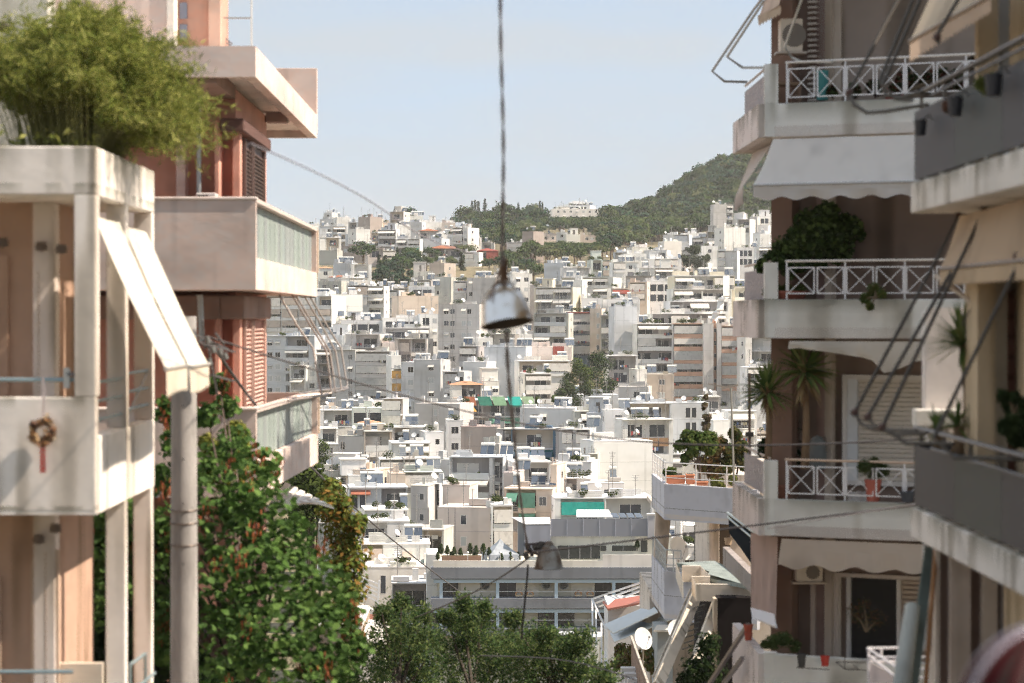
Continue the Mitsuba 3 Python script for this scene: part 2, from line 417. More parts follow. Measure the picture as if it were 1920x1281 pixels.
def roof_item(key, at, w, dep, zt, kind, u, rng, col):
    x = u * w
    at = at @ boxm(None, 0, 1, (yo := rng.uniform(0, max(.1, dep - 4.5)) if kind in 'hdax' else 0.0), yo + 1, 0, 1)
    q = lambda *b: pbox(key, *b[:1], at, *b[1:])
    if kind == 's':
        ww = rng.uniform(2.6, 4.2); hh = rng.uniform(2.2, 3.0)
        st = q('stair_house', x - ww / 2, x + ww / 2, 1.5, 1.5 + ww, zt - .2, zt + hh, tuple(np.clip(np.array(col) * rng.uniform(.9, 1.12), 0, .82)), 'm_town')
        pbox(st, 'roof_slab', at, x - ww / 2 - .25, x + ww / 2 + .25, 1.25, 1.75 + ww, zt + hh, zt + hh + .18, (.72, .71, .68), 'm_town')
        if rng.random() < .6: pbox(st, 'door', at, x - .45 + rng.uniform(-.6, .6), x + .45, 1.46, 1.497, zt, zt + 2.0, (.12, .11, .10), 'm_flat')
    elif kind == 'h':
        g = M(at); n = rng.integers(1, 3)
        for k in range(n):
            x0 = x + k * 1.15
            g.poly([[x0, .9, zt + .35], [x0 + 1.0, .9, zt + .35], [x0 + 1.0, 1.9, zt + 1.65], [x0, 1.9, zt + 1.65]], [0, .06, -.05], [(.05, .07, .11), (.09, .12, .17), (.15, .17, .20)][rng.integers(0, 3)])
        h = g.build('solar_heater', 'm_flat', key)
        g = M(at); g.tube([[x - .05, 2.05, zt + 1.85], [x + n * 1.15 - .1, 2.05, zt + 1.85]], .27, (.78, .78, .77), 8)
        g.build('water_tank', 'm_flat', h)
        for sx in (x + .05, x + n * 1.15 - .25): pbox(h, 'stand', at, sx, sx + .06, 2.0, 2.06, zt - .1, zt + 1.65, (.5, .5, .5))
    elif kind == 'd':
        g = M(at); dish_mesh(g, rng.uniform(.36, .6), np.array([x, .6, zt + rng.uniform(.9, 1.5)]), az=rng.uniform(-.5, .9)); g.build('satellite_dish', 'm_flat', key, smooth=30)
    elif kind == 'a':
        g = M(at); hh = rng.uniform(2.2, 5); g.tube([[x, 1.2, zt - .2], [x, 1.2, zt + hh]], .05, (.25, .24, .23), 4)
        for k in range(rng.integers(2, 6)):
            zz = zt + hh - .12 - .22 * k; l = rng.uniform(.25, .6); g.bar([x - l, 1.2, zz], [x + l, 1.2, zz + .02], .045, (.30, .30, .30))
        g.build('antenna', 'm_flat', key)
    elif kind == 'p':
        g = M(at)
        for k in range(rng.integers(3, 6)): clump(g, [x + rng.uniform(-1.0, 1.0), .5, zt + .4 + rng.uniform(0, .5)], rng.uniform(.4, .8), 60, rng, .16, GREENS)
        return g.build('terrace_planting', 'm_leaf', key)
    elif kind == 't':
        g = M(at); ww = rng.uniform(3.5, 6)
        g.poly([[x - ww / 2, .3, zt + 2.0], [x + ww / 2, .3, zt + 2.0], [x + ww / 2, 3.2, zt + 2.6], [x - ww / 2, 3.2, zt + 2.6]], [0, 0, -.08], (.78, .76, .7))
        for sx in (x - ww / 2 + .1, x + ww / 2 - .1): g.bar([sx, .4, zt - .1], [sx, .4, zt + 2.0], .08, (.6, .58, .55))
        g.build('pergola', 'm_flat', key)
    elif kind == 'c':
        q('chimney', x - .35, x + .35, 2, 2.7, zt - .2, zt + 1.3, col, 'm_town')
    elif kind == 'x':
        ac = q('air_conditioner', x - .5, x + .5, .7, 1.1, zt, zt + .8, (.66, .66, .64), 'm_flat')


def facade(key, at, w, zt, n, spec, rng, col, sh, wall, pc, aw, zg):
    """the front of a block: segments of balconies (B solid, R railed, A curtained, N none), windows (W) or tall glass (D); adds proud walls to wall"""
    segs = []
    for s_ in spec.split(';') if spec else []:
        kind, rest = s_[0], s_[1:]
        k, _, rg = rest.partition(':')
        u0, u1 = (float(q) for q in (rg or '0-1').split('-'))
        segs.append((kind, int(k) if k else 0, u0, u1))
    segs.sort(key=lambda q: q[2])
    rec, at_u = REC, 0.0
    for kind, k, u0, u1 in segs:
        if kind in 'BRAN':
            if u0 > at_u + .004: wall.box(at_u * w, u0 * w, 0, rec, zg, zt, col)
            at_u = max(at_u, u1)
    if at_u < .996 and at_u > 0: wall.box(at_u * w, w, 0, rec, zg, zt, col)
    deep = any(q[0] in 'BRAN' for q in segs)
    recess_shade = [(.52, .48, .41), (.54, .53, .52), (.38, .37, .36), (.58, .52, .42), (.46, .44, .42), col][int(rng.integers(0, 6))]      # back wall tones, mostly darkened to put shade into the recesses
    for kind, k, u0, u1 in segs:
        x0, x1 = u0 * w, u1 * w
        if kind in 'BRAN': wall.box(x0 + .01, x1 - .01, rec - .0015, rec + .1, zg, zt - .02, recess_shade)
        for fl in range(n):
            z0 = zt - .25 - (fl + 1) * sh                       # floor level
            if kind in 'BRAN':
                pro = .45
                xa, xb = x0 + .02, x1 - .02
                if kind != 'N':
                    b = pbox(key, 'balcony', at, xa, xb, -pro, rec - .003, z0 - .12, z0 + .08, pc, 'm_town')
                    if kind == 'B' or (kind == 'A' and k != 2):
                        pbox(b, 'parapet', at, xa, xb, -pro - .02, -pro + .08, z0 - .16, z0 + .92, pc, 'm_town')
                    else:
                        g = M(at)
                        for zz in (.92, .62, .34): g.box(xa, xb, -pro, -pro + .05, z0 + zz, z0 + zz + .05, (.55, .56, .57))
                        for q in np.linspace(xa + .03, xb - .08, max(3, int((xb - xa) / .55))): g.box(q, q + .035, -pro + .006, -pro + .04, z0 + .08, z0 + .95, (.5, .5, .51))
                        g.build('railing', 'm_flat', b)
                nd = max(1, int((xb - xa) / 3.6))
                for j in range(nd):
                    ww = rng.uniform(2.5, 3.6); c = xa + (j + .5 + rng.uniform(-.15, .15)) * (xb - xa) / nd  # doors widened and mostly dark so their glass deepens the recess shade
                    a0, a1 = max(xa, c - ww / 2), min(xb, c + ww / 2)
                    d = pbox(key, 'balcony_door', at, a0, a1, rec - .06, rec - .002, z0 + .08, z0 + 2.35, GLASS[rng.integers(0, 5)] if rng.random() < .88 else (.62, .61, .57), 'm_gloss')
                    for e in (a0, (a0 + a1) / 2 - .035, a1 - .07): pbox(d, 'frame', at, e, e + .07, rec - .085, rec - .058, z0 + .08, z0 + 2.35, (.70, .69, .66))
                for q in np.linspace(xa, xb, max(2, int((xb - xa) / 5) + 1))[1:-1]:
                    if rng.random() < .6: pbox(key, 'divider', at, q - .07, q + .07, -pro + .1, rec - .004, z0 + .08, z0 + sh - .16, col, 'm_town')
                if rng.random() < .3:
                    g = M(at); q0 = rng.uniform(xa, max(xa + .1, xb - 2.2)); zl = z0 + 1.25
                    for q in range(int(rng.integers(3, 7))):
                        a_ = q0 + q * .42
                        if a_ + .4 < xb: g.poly([[a_, -pro - .25, zl], [a_ + .36, -pro - .25, zl], [a_ + .36, -pro - .27, zl - rng.uniform(.4, .9)], [a_, -pro - .27, zl - rng.uniform(.4, .9)]], [0, .02, 0], [(.75, .75, .75), (.12, .2, .4), (.5, .12, .12), (.08, .08, .09), (.6, .55, .4)][int(rng.integers(0, 5))])
                    if g.n: g.build('laundry', 'm_cloth', b if kind != 'N' else key)
                if rng.random() < .35:
                    q = rng.uniform(xa + .3, xb - 1.2) if xb - xa > 1.8 else xa
                    pbox(key, 'air_conditioner', at, q, q + .85, rec - .4, rec - .05, z0 + 2.0, z0 + 2.55, (.68, .68, .66))
                if rng.random() < .3 and kind != 'N':
                    g = M(at)
                    q0 = rng.uniform(xa, max(xa + .1, xb - 1.2))
                    for q in range(rng.integers(1, 4)): clump(g, [q0 + q * .45, -.2, z0 + 1.0], rng.uniform(.28, .5), 40, rng, .13, GREENS)
                    g.build('balcony_planting', 'm_leaf', b)
                r = rng.random(); top = z0 + sh - .2
                na = max(1, int((xb - xa) / 4.5))
                for j in range(na):
                    a0, a1 = xa + j * (xb - xa) / na + .06, xa + (j + 1) * (xb - xa) / na - .06
                    r = rng.random()
                    ac = aw if rng.random() < .8 else C['z']
                    if kind == 'A' or (kind in 'BR' and r < .15):   # a drop curtain along the balcony's edge
                        drop = sh * rng.choice([.45, .6, .6, .72] if kind == 'A' else [.3, .5, .6])
                        g = M(at); g.poly([[a0, -pro + .02, top], [a1, -pro + .02, top], [a1, -pro - .22, top - drop], [a0, -pro - .22, top - drop]], [0, .03, 0], ac)
                        g.build('awning', 'm_cloth', key)
                    elif kind in 'BR' and r < .44:                  # an awning swung out
                        g = M(at); o = rng.uniform(.9, 1.6); dz = rng.uniform(.5, 1.1)
                        g.poly([[a0, -pro + .3, top], [a1, -pro + .3, top], [a1, -pro - o, top - dz], [a0, -pro - o, top - dz]], [0, .03, -.03], ac)
                        g.poly([[a0, -pro - o, top - dz], [a1, -pro - o, top - dz], [a1, -pro - o, top - dz - .25], [a0, -pro - o, top - dz - .25]], [0, .03, 0], ac)
                        g.build('awning', 'm_cloth', key)
            elif kind == 'W':
                for j in range(max(1, k)):
                    c = x0 + (j + .5) * (x1 - x0) / max(1, k); ww = min(1.3, (x1 - x0) / max(1, k) * .7); hh = 1.25 if ww > .7 else .9
                    za = z0 + 2.25 - hh; y0 = 0
                    fr = (.70, .69, .66); r = rng.random()
                    wd = pbox(key, 'window', at, c - ww / 2 - .08, c + ww / 2 + .08, -.05, -.003, za - .08, za + hh + .08, fr)
                    pbox(wd, 'pane', at, c - ww / 2, c + ww / 2, -.062, -.052, za, za + hh, GLASS[rng.integers(0, 5)] if r < .7 else (.48, .50, .50), 'm_gloss')
                    if rng.random() < .25 and ww > .8:
                        g = M(at); g.poly([[c - ww / 2 - .1, -.02, za + hh + .15], [c + ww / 2 + .1, -.02, za + hh + .15], [c + ww / 2 + .1, -.75, za + hh - .45], [c - ww / 2 - .1, -.75, za + hh - .45]], [0, .03, -.03], aw); g.build('awning', 'm_cloth', key)
                    if ww > .9: pbox(wd, 'mullion', at, c - .03, c + .03, -.075, -.064, za, za + hh, fr)
            elif kind == 'D':
                for j in range(max(1, k)):
                    a0, a1 = x0 + j * (x1 - x0) / max(1, k) + .12, x0 + (j + 1) * (x1 - x0) / max(1, k) - .12
                    wd = pbox(key, 'window', at, a0, a1, -.04, -.003, z0 + .3, z0 + 2.5, (.55, .54, .52))
                    pbox(wd, 'pane', at, a0 + .07, a1 - .07, -.055, -.042, z0 + .37, z0 + 2.43, GLASS[rng.integers(0, 3)], 'm_gloss')
    return deep


def block(x0, x1, yt, d, col, yaw=0, spec='', roof='', yb=None, lab='', pc=None, aw='z', depth=None, sh=STOREY, name=None, tile=None, short=None, cat='building', group=TOWN, side='', rim=True):
    rng = np.random.default_rng(int(x0 * 7 + yt * 131 + d))
    t = math.radians(yaw if yaw >= 0 else yaw * 1.25 - 5); c, s_ = math.cos(t), math.sin(t)
    xl = X(x0, d); S1 = (x1 - CX) / F
    w = (S1 * d - xl) / (c - S1 * s_)
    zt = Z(yt, d); zg = float(ground(xl, d)) - 3
    at = frame([xl, d, 0], t)
    depth = depth or min(max(8.0, w * .8), 16.0)
    col = C[col] if isinstance(col, str) else col
    pc = col if pc is None else C[pc]
    aw = C[aw]
    if name is None:
        name = next((b_ for a_, b_ in (('house', 'house'), ('villa', 'house'), ('cottage', 'house'), ('tower', 'tower_block'), ('wall', 'blind_wall_block'), ('terrace', 'terrace_block')) if a_ in ' '.join(lab.split(' behind ')[:1]).split(' of ')[0]), 'apartment_block')
    key = thing(name, lab, 'house' if name == 'house' else cat, group)
    rects.append((x0, x1, yt, d))
    n = max(1, min(int(((yb or yt + 4 * sh / d * F) - yt) / (sh / d * F) + .75), int((zt - zg) / sh)))
    wall = M(at)
    body_front = REC if any(q[:1] in set('BRAN') for q in spec.split(';')) else 0.0
    facade(key, at, w, zt, n, spec, rng, col, sh, wall, pc, aw, zg)
    wall.box(0, w, body_front, depth, zg, zt - .005, col)
    if body_front:
        lowest = zt - .25 - n * sh - .12
        if lowest > zg: wall.box(0.003, w - .003, 0.003, body_front, zg, lowest - .003, col)
    wall.build('wall', 'm_town', key)
    if tile:
        g = M(at); zz = zt; o = .3
        e = [[-o, -o, zz], [w + o, -o, zz], [w + o, depth + o, zz], [-o, depth + o, zz]]; hgt = min(w, depth) * .13
        if w > depth: r0, r1 = [depth / 2, depth / 2, zz + hgt], [w - depth / 2, depth / 2, zz + hgt]
        else: r0, r1 = [w / 2, w * .45, zz + hgt], [w / 2, depth - w * .45, zz + hgt]
        g.add(e + [r0, r1], [[0, 1, 5], [0, 5, 4], [1, 2, 5], [2, 3, 4], [2, 4, 5], [3, 0, 4], [0, 2, 1], [0, 3, 2]] if w > depth else [[0, 1, 4], [1, 2, 5], [1, 5, 4], [2, 3, 5], [3, 0, 4], [3, 4, 5], [0, 2, 1], [0, 3, 2]], C[tile])
        g.build('roof', 'm_town', key)
    elif rim:
        g = M(at); r = .06 if not body_front else rng.choice([.1, .3, .5]); o = rng.choice([.03, .1])
        g.box(-o, w + o, -r, depth + o, zt, zt + rng.choice([.08, .14, .2]), tuple(np.clip(np.array(pc) * rng.uniform(.78, 1.0), 0, .82)))
        if rng.random() < .55:                                # an iron rail round the roof
            for zz in (.5, .8, 1.1): g.box(0, w, -r + .1, -r + .14, zt + zz, zt + zz + .04, (.5, .5, .5))
            for q in np.linspace(0, w - .04, max(2, int(w / 1.4))): g.box(q, q + .04, -r + .106, -r + .136, zt + .2, zt + 1.1, (.5, .5, .5))
        g.build('roof', 'm_town', key)
    for it in roof.split():
        roof_item(key, at, w, depth, zt + .2, it[0], float(it[1:] or rng.uniform(.1, .9)), rng, col)
    for q in range(int(rng.uniform(.35, .75) * w) if not tile and rim else 0):      # the small things that fill every roof
        roof_item(key, at, w, depth, zt + .2, 'aaadhhxpcaax'[int(rng.integers(0, 12))], rng.uniform(.04, .96), rng, col)
    if rim and not tile:                                                        # walls of odd heights along the roof edge
        for q in range(int(rng.integers(1, 4))):
            a = rng.uniform(0, .75) * w; b = min(w, a + rng.uniform(.12, .35) * w); yo = rng.uniform(.1, depth * .5)
            pbox(key, 'roof_wall', at, a, b, yo, yo + rng.choice([.2, .2, 1.6]), zt + .2, zt + rng.uniform(.6, 1.5), tuple(np.array(col) * rng.uniform(.85, 1.0)), 'm_town')
    if rng.random() < .6 and spec[:1] not in ('B', 'R', 'A', 'N') and (yb or 0) - yt > 20:
        for fl in range(n): pbox(key, 'string_course', at, -.02, w + .02, -.05, -.004, zt - .35 - (fl + 1) * sh, zt - .22 - (fl + 1) * sh, tuple(np.array(col) * .86), 'm_town')
    if not side and n > 1 and rng.random() < .6:
        side = f"{'R' if t < 0 else 'L'}{rng.uniform(.25, .7):.2f},{n}"
    if spec and w > 4:
        for q in range(int(rng.integers(0, 3))):
            x = rng.uniform(.02, .98) * w; pbox(key, 'drain_pipe', at, x, x + .1, -.11, -.006, max(zg, zt - n * sh), zt, tuple(np.array(col) * .6))
    for it in side.split():                                   # windows in the visible end wall: L or R, then rows from the top
        sd, u, nn = it[0], float(it[1:].split(',')[0]), int(it.split(',')[1])
        for k in range(nn):
            za = zt - .25 - (k + 1) * sh + 1.1; y = u * depth
            xx = (w + .003, w + .05) if sd == 'R' else (-.05, -.003)
            wd = pbox(key, 'window', at, *xx, y - .5, y + .5, za, za + 1.1, (.6, .59, .56))
            xx = (w + .052, w + .07) if sd == 'R' else (-.07, -.052)
            pbox(wd, 'pane', at, *xx, y - .42, y + .42, za + .07, za + 1.03, GLASS[rng.integers(0, 5)], 'm_gloss')
    foot.append((xl + w / 2 * c - depth / 2 * s_, d + w / 2 * s_ + depth / 2 * c, w / 2 + 2.5, depth / 2 + 3))
    anchors.append(((x0 + x1) / 2, yt + 12, d, short or lab))
    return key, at, w, zt, depth

TOWN_LIST = [
# --- crest row on the left, below the sky
(583, 603, 421, 1330, 'w', 5, 'W1', '', 440, 'small white block at the far left end of the skyline', {}),
(600, 634, 412, 1235, 'v', -14, 'W2:.1-.9', 's.4', 430, 'pale stepped block topped by a slim white stair tower on the skyline', {}),
(607, 622, 400, 1240, 'w', -10, '', 'a.5', 420, 'slim white rooftop tower highest of the left skyline', {}),
(632, 657, 408, 1225, 'w', 16, '', 'a.8', 425, 'windowless white cube on the skyline right of the slim tower', {}),
(600, 650, 425, 1165, 'l', 6, 'W2:.05-.45;B:.5-.95', 'd.3 a.6', 462, 'pale grey block with mixed windows below the slim skyline tower', {'side': 'L.4,2'}),
(653, 672, 418, 1205, 'v', -10, 'N:.1-.8', 'a.2 a.7', 438, 'narrow whitish block with antennas between the white cube and the mauve block', {}),
(672, 694, 408, 1190, 'm', -28, '', '', 426, 'mauve windowless block with a cream flank on the skyline', {}),
(694, 712, 411, 1195, 'k', -5, 'N:.0-.9', 'a.5', 428, 'apricot house beside the mauve windowless block', {}),
(712, 732, 418, 1200, 'k', 4, '', 'a.3 p.6', 432, 'low apricot wall with terrace plants under the pines', {}),
(731, 757, 398, 1215, 'b', -12, 'R:.05-.95', 's.5 d.8', 432, 'grey brown house with a railed balcony just under the skyline pines', {}),
(765, 793, 405, 1230, 'c', 8, '', 'h.8', 424, 'plain cream block set against the skyline pines', {}),
(758, 791, 417, 1205, 'l', -6, 'W1:.6-.95', '', 440, 'bluish grey plain wall left of the long white crest house', {}),
(790, 853, 416, 1210, 'w', 10, 'W3:.72-.98', 's.35', 434, 'long white crest house with a raised white stair room', {'side': 'L.5,1'}),
(829, 854, 418, 1203, 'p', 3, 'W2:.1-.9', '', 436, 'pinkish house with two small openings at the right of the crest row', {}),
(786, 823, 433, 1120, 'b', 5, 'N:.05-.95', '', 450, 'open brown house under a hipped red tile roof', {'tile': 'R'}),
(668, 694, 430, 1085, 'w', 28, '', '', 466, 'tall plain white slab with a shaded grey flank', {'side': 'L.4,2'}),
(648, 668, 440, 1100, 'l', -4, 'W1:.2-.8', 'a.5', 470, 'grey block tucked behind the tall white slab', {}),
(694, 712, 437, 1100, 'a', -8, 'R', 'p.5', 470, 'dim brown block with planted balconies right of the tall white slab', {}),
(709, 742, 432, 1075, 'g', -6, 'B:.02-.98', 's.7', 470, 'grey block with four dark balcony strips on the crest', {'pc': 'v', 'aw': 'S'}),
(742, 770, 424, 1080, 'w', 12, '', '', 452, 'white corner block with a bright blank wall above the teal awning', {}),
(742, 787, 449, 1050, 'v', -5, 'B:.05-.45;A:.5-.98', 'a.4 h.1', 482, 'pale balcony block with one teal awning among its blinds', {'aw': 'S'}),
(787, 828, 448, 1055, 'l', -14, '', 'c.8', 480, 'broad bluish grey blank wall beside the teal awning block', {}),
(828, 850, 440, 1078, 'w', 15, 'W1:.5-.9', 'd.3', 470, 'white house with one window left of the white balcony block', {}),
(848, 877, 428, 1080, 'w', -24, 'B:.05-.7;W1:.74-.98', 'a.2 a.9', 472, 'white balcony block with an orange cream flank on the crest', {}),
(803, 866, 466, 1030, 'w', 6, 'N:.02-.98', '', 478, 'white villa with a long hipped red tile roof and dark windows', {'tile': 'R'}),
(884, 903, 446, 1085, 'w', 8, 'R:.1-.9', 'd.7', 468, 'little white house with a railing below the pine slope', {}),
(866, 898, 474, 1020, 'w', -5, 'A:.1-.7', '', 488, 'white house with a pale awning right of the tiled villa', {}),
(690, 722, 466, 1020, 'p', 10, 'N:.1-.9', '', 482, 'low pink house under the grey crest block', {}),
(718, 742, 471, 1012, 'z', 2, 'A', '', 484, 'low house behind a large sunlit white awning', {}),
(640, 690, 462, 1045, 'm', -3, 'W3', '', 474, 'long low reddish brown house on the upper slope', {}),
(598, 632, 470, 1030, 'x', -6, '', '', 495, 'drab grey brown shed under the bluish wall', {}),
(600, 640, 446, 1120, 'w', 15, 'N:.3-.9', 'd.5', 468, 'white terrace house at the left edge below the pale grey block', {}),
# --- among the pines
(897, 935, 470, 1060, 'r', 8, 'N:.2-.4', '', 480, 'low dark red house among the pines', {'tile': 'r'}),
(903, 922, 455, 1100, 'v', -4, 'N:.05-.95', '', 472, 'white open porch house above the dark red house', {}),
(950, 985, 455, 1065, 'w', -10, 'B:.05-.95', 'd.2 p.6', 474, 'white balcony house left of the mauve tower among the pines', {}),
(979, 1000, 435, 1050, 'm', -22, '', 'd.2 h.5', 472, 'mauve blank tower with a dish standing in the pines', {}),
(1017, 1043, 440, 1290, 'p', 12, 'W2', 'a.5', 455, 'low pinkish house in a clearing of the pines', {}),
(1043, 1064, 436, 1280, 'w', -15, 'W1', 'c.3 a.8', 455, 'white house with chimneys in the pine clearing', {}),
(1062, 1088, 440, 1270, 'c', 8, '', 's.6 d.8', 455, 'cream house with a stair room in the pine clearing', {}),
(1086, 1118, 441, 1275, 't', 5, 'W2:.3-.9', 'a.6', 454, 'tan house rightmost in the pine clearing', {}),
# --- hilltop villa
(1036, 1128, 392, 1690, 'z', 5, 'W7:.05-.95', '', 404, 'long pale lower storey of the hilltop villa', {}),
(1046, 1106, 386, 1700, 'v', -8, 'D4:.1-.9', '', 398, 'middle terrace of the hilltop villa', {}),
(1068, 1104, 380, 1712, 'v', 4, 'D3:.05-.95', 'x.2 x.5 c.7', 392, 'flat roofed top storey of the hilltop villa on the skyline', {}),
# --- right shoulder under the pine hill
(1338, 1361, 384, 1165, 'b', 6, '', 'd.1 a.6', 425, 'tall grey beige blank tower against the pine hill', {}),
(1361, 1375, 384, 1166, 'w', 6, 'B:.1-.95', '', 425, 'thin white balcony stack attached to the grey beige tower', {}),
(1374, 1406, 412, 1120, 'w', -14, 'B:.3-.95', 's.3 d.1', 440, 'white house with a dark balcony right of the grey beige tower', {}),
(1384, 1402, 402, 1135, 'w', 8, '', 'a.5', 420, 'white roof room behind the house with a dark balcony', {}),
(1406, 1420, 407, 1130, 'b', -10, '', 'd.5', 430, 'small beige blank block under the white awning edge', {}),
(1420, 1474, 406, 1135, 'w', 8, 'D2:.1-.4;W2:.5-.9', 's.3 d.6 a.1', 430, 'long white block with glazed windows partly behind the ivy balcony', {}),
(1470, 1502, 404, 1130, 'v', -5, 'R', 'a.4', 430, 'whitish block at the right end of the far row', {}),
(1358, 1398, 427, 1035, 'w', 24, '', 'd.2 d.8', 465, 'brilliant white blank block in the right hand row', {}),
(1325, 1358, 435, 1050, 'a', -6, 'B:.05-.95', 's.3', 462, 'grey block with deep balconies left of the brilliant white block', {'pc': 'v'}),
(1284, 1312, 438, 1100, 'w', 8, '', 'h.1 h.6', 452, 'white roof room carrying solar heaters under the pine hill', {}),
(1243, 1292, 441, 1090, 'v', -6, 'A:.45-.95', 'a.3', 456, 'pale block with a long grey blind under the pine hill', {'aw': 'l'}),
(1245, 1278, 453, 1045, 'z', 14, '', 'c.5', 474, 'cream blank block with one dark pipe', {}),
(1185, 1219, 464, 1020, 'c', 12, 'W2:.3-.95', 'h.05 d.9', 478, 'cream cube house with small windows below the pines', {}),
(1297, 1332, 447, 1062, 'l', -8, 'R:.05-.6;W1:.7-.95', '', 470, 'bluish block with glazed balconies left of the deep balcony block', {}),
(1150, 1178, 474, 970, 'l', -6, 'N:.1-.9', 'd.2', 492, 'bluish low block at the edge of the pine slope', {}),
(1170, 1212, 476, 965, 'w', 10, 'W4:.05-.95', 'd.1', 496, 'white house with a row of small windows', {}),
(1208, 1250, 470, 985, 'v', -8, 'D3:.2-.95', 'd.7 p.3', 492, 'pale house with a wide glazed front', {}),
(1215, 1278, 486, 940, 'v', 4, 'A:.2-.9', 's.2 a.6', 502, 'wide pale block with a long white awning strip', {}),
(1345, 1382, 471, 945, 'g', -6, 'A:.02-.4;W1:.6-.95', 'd.4', 502, 'grey house with a dark window below the brilliant white block', {}),
(1382, 1414, 465, 960, 'v', 5, 'D3:.1-.9', 'p.5', 492, 'pale block with three dark windows and a planted roof', {}),
(1412, 1440, 438, 1010, 'c', -12, 'W1:.4-.8', 's.6', 470, 'cream narrow block left of the ivy balcony', {}),
(1425, 1460, 440, 1000, 'w', 12, '', 'd.3', 465, 'white low cube behind the ivy balcony', {}),
(1316, 1346, 462, 985, 'w', 8, 'W1:.3-.7', 'd.6', 485, 'small white block beside the round dark tree', {}),
(1418, 1470, 464, 930, 'v', -3, 'R:.1-.9', 'a.2 d.5', 500, 'pale railed block at the right end above the stepped block', {}),
# --- second band, left
(625, 659, 494, 890, 'l', -6, '', 'h.3 h.6', 530, 'lilac grey blank block with two solar heaters', {}),
(659, 697, 496, 885, 'w', 8, 'N:.15-.85', '', 530, 'white house with an open loggia of brown doors', {'pc': 'w'}),
(597, 624, 503, 900, 'c', 5, 'W1', '', 530, 'cream cottage with an orange tile roof at the left edge', {'tile': 'o'}),
(616, 645, 520, 870, 'v', -8, '', '', 545, 'pale cottage with a dark red tile roof below the orange one', {'tile': 'R'}),
(598, 640, 528, 845, 'x', -5, 'W2', 'd.6', 560, 'grey shed like block under the tile roofed cottages', {}),
(640, 692, 522, 850, 'w', 10, 'R:.3-.95', 'd.2 p.6', 545, 'white terrace block with a long rail below the brown door loggia', {}),
(650, 690, 536, 815, 'l', -5, 'A', '', 575, 'bluish block striped by orange brown blinds', {'aw': 'k'}),
(690, 720, 537, 815, 'w', -4, 'B:.03-.97', 'd.2 d.6 h.8', 605, 'white block with a stack of cluttered open balconies', {}),
(612, 680, 553, 775, 'w', 24, '', 'c.2', 606, 'broad brilliant white blank wall right of the pink balcony', {'side': 'L.4,1'}),
(598, 616, 556, 770, 'l', -8, 'B', 'h.4', 600, 'narrow bluish balcony strip left of the broad white wall', {}),
(720, 748, 545, 830, 'g', -6, 'A:.1-.9', 'd.5', 595, 'grey narrow block with a slanting blind beside the cream pink wall', {}),
(727, 765, 541, 850, 'w', 6, 'R', 'a.3', 556, 'low white roofs behind the cream pink wall', {}),
(748, 822, 556, 770, 'k', 15, '', 'p.3', 604, 'large cream pink blank wall pocked by small holes', {}),
(768, 815, 538, 832, 'l', 4, 'D2:.1-.9', 'h.2 x.7', 556, 'bluish roof house with a white parapet above the cream pink wall', {'pc': 'w'}),
(805, 833, 494, 880, 't', -18, '', 'h.4', 525, 'brown stair tower with a lit cream flank in front of the pines', {}),
(778, 812, 510, 870, 'x', 5, 'W1:.6-.9', 's.3', 530, 'grey brown low block left of the brown stair tower', {}),
(768, 806, 526, 850, 'a', -4, 'R', 'h.8 a.4', 545, 'drab block with a rail left of the concrete grey wall', {}),
(815, 846, 520, 838, 'x', -8, 'W1:.1-.3', '', 556, 'concrete grey wall with a dark side slot', {}),
(850, 878, 528, 820, 'v', -5, 'A:.1-.9', 'h.3', 562, 'pale stack with a cream blind over a dark opening', {}),
(876, 930, 522, 815, 'b', -4, 'W1:.05-.2', 'h.2 x.6 a.9', 560, 'wide concrete block with roof machinery left of the hanging lamp', {}),
(926, 962, 512, 830, 'c', -10, 'B:.1-.9', 'h.4', 560, 'cream block directly behind the hanging lamp', {}),
(960, 998, 514, 825, 'w', 14, 'W2:.1-.9', 'h.1', 575, 'tall cream white block with slit windows right of the hanging lamp', {'side': 'L.4,3'}),
(993, 1008, 535, 800, 'p', -6, '', 'h.5', 575, 'narrow pinkish block with a solar heater', {}),
(1020, 1056, 494, 910, 'l', -16, '', 'd.4 x.7', 525, 'grey blank block with a white lit flank near the pine edge', {}),
(1056, 1108, 502, 890, 'v', 6, 'R:.5-.95', 'h.2 p.3 a.7', 522, 'pale low terraces behind the long balcony block', {}),
(1108, 1148, 488, 925, 'e', 8, 'N:.1-.5;A:.55-.95', 's.3 d.8', 512, 'pale green house with a dark loggia and a brown blind', {'aw': 't'}),
(1148, 1198, 492, 915, 'w', 5, 'A:.05-.5;W2:.6-.95', 'a.2', 512, 'white house with a low awning right of the pale green house', {}),
(1052, 1150, 521, 865, 'c', -7, 'N:.02-.3;B:.35-.9', 'h.2 h.6 d.1', 558, 'cream block with white parapets and a bright white end wall', {'pc': 'w'}),
(1198, 1264, 503, 872, 'w', 6, 'W2:.05-.3;R:.45-.95', 's.8 d.2', 520, 'long white block left of the stepped block roof', {}),
(1172, 1222, 518, 842, 'd', -4, 'N', 'p.5', 530, 'dark recessed terrace with a planted edge', {}),
(1177, 1213, 530, 815, 'k', -4, 'A:.1-.9', '', 565, 'apricot house with a wide brown blind', {'aw': 't'}),
(1213, 1264, 528, 822, 'v', 7, 'D3:.1-.9', 'a.1 h.4 d.8', 562, 'pale cluttered block left of the yellow top storey', {}),
(1148, 1180, 541, 805, 'z', 9, 'B', 'd.5', 565, 'pale block with a red awning over its balcony', {'aw': 'r'}),
(1002, 1074, 540, 790, 'y', -9, 'R:.04-.96', 's.3 a.1', 592, 'ochre block with long railed balconies and a white end wall', {'pc': 'w'}),
(1073, 1092, 526, 800, 'w', -6, '', '', 592, 'bright white slab standing at the right of the ochre block', {}),
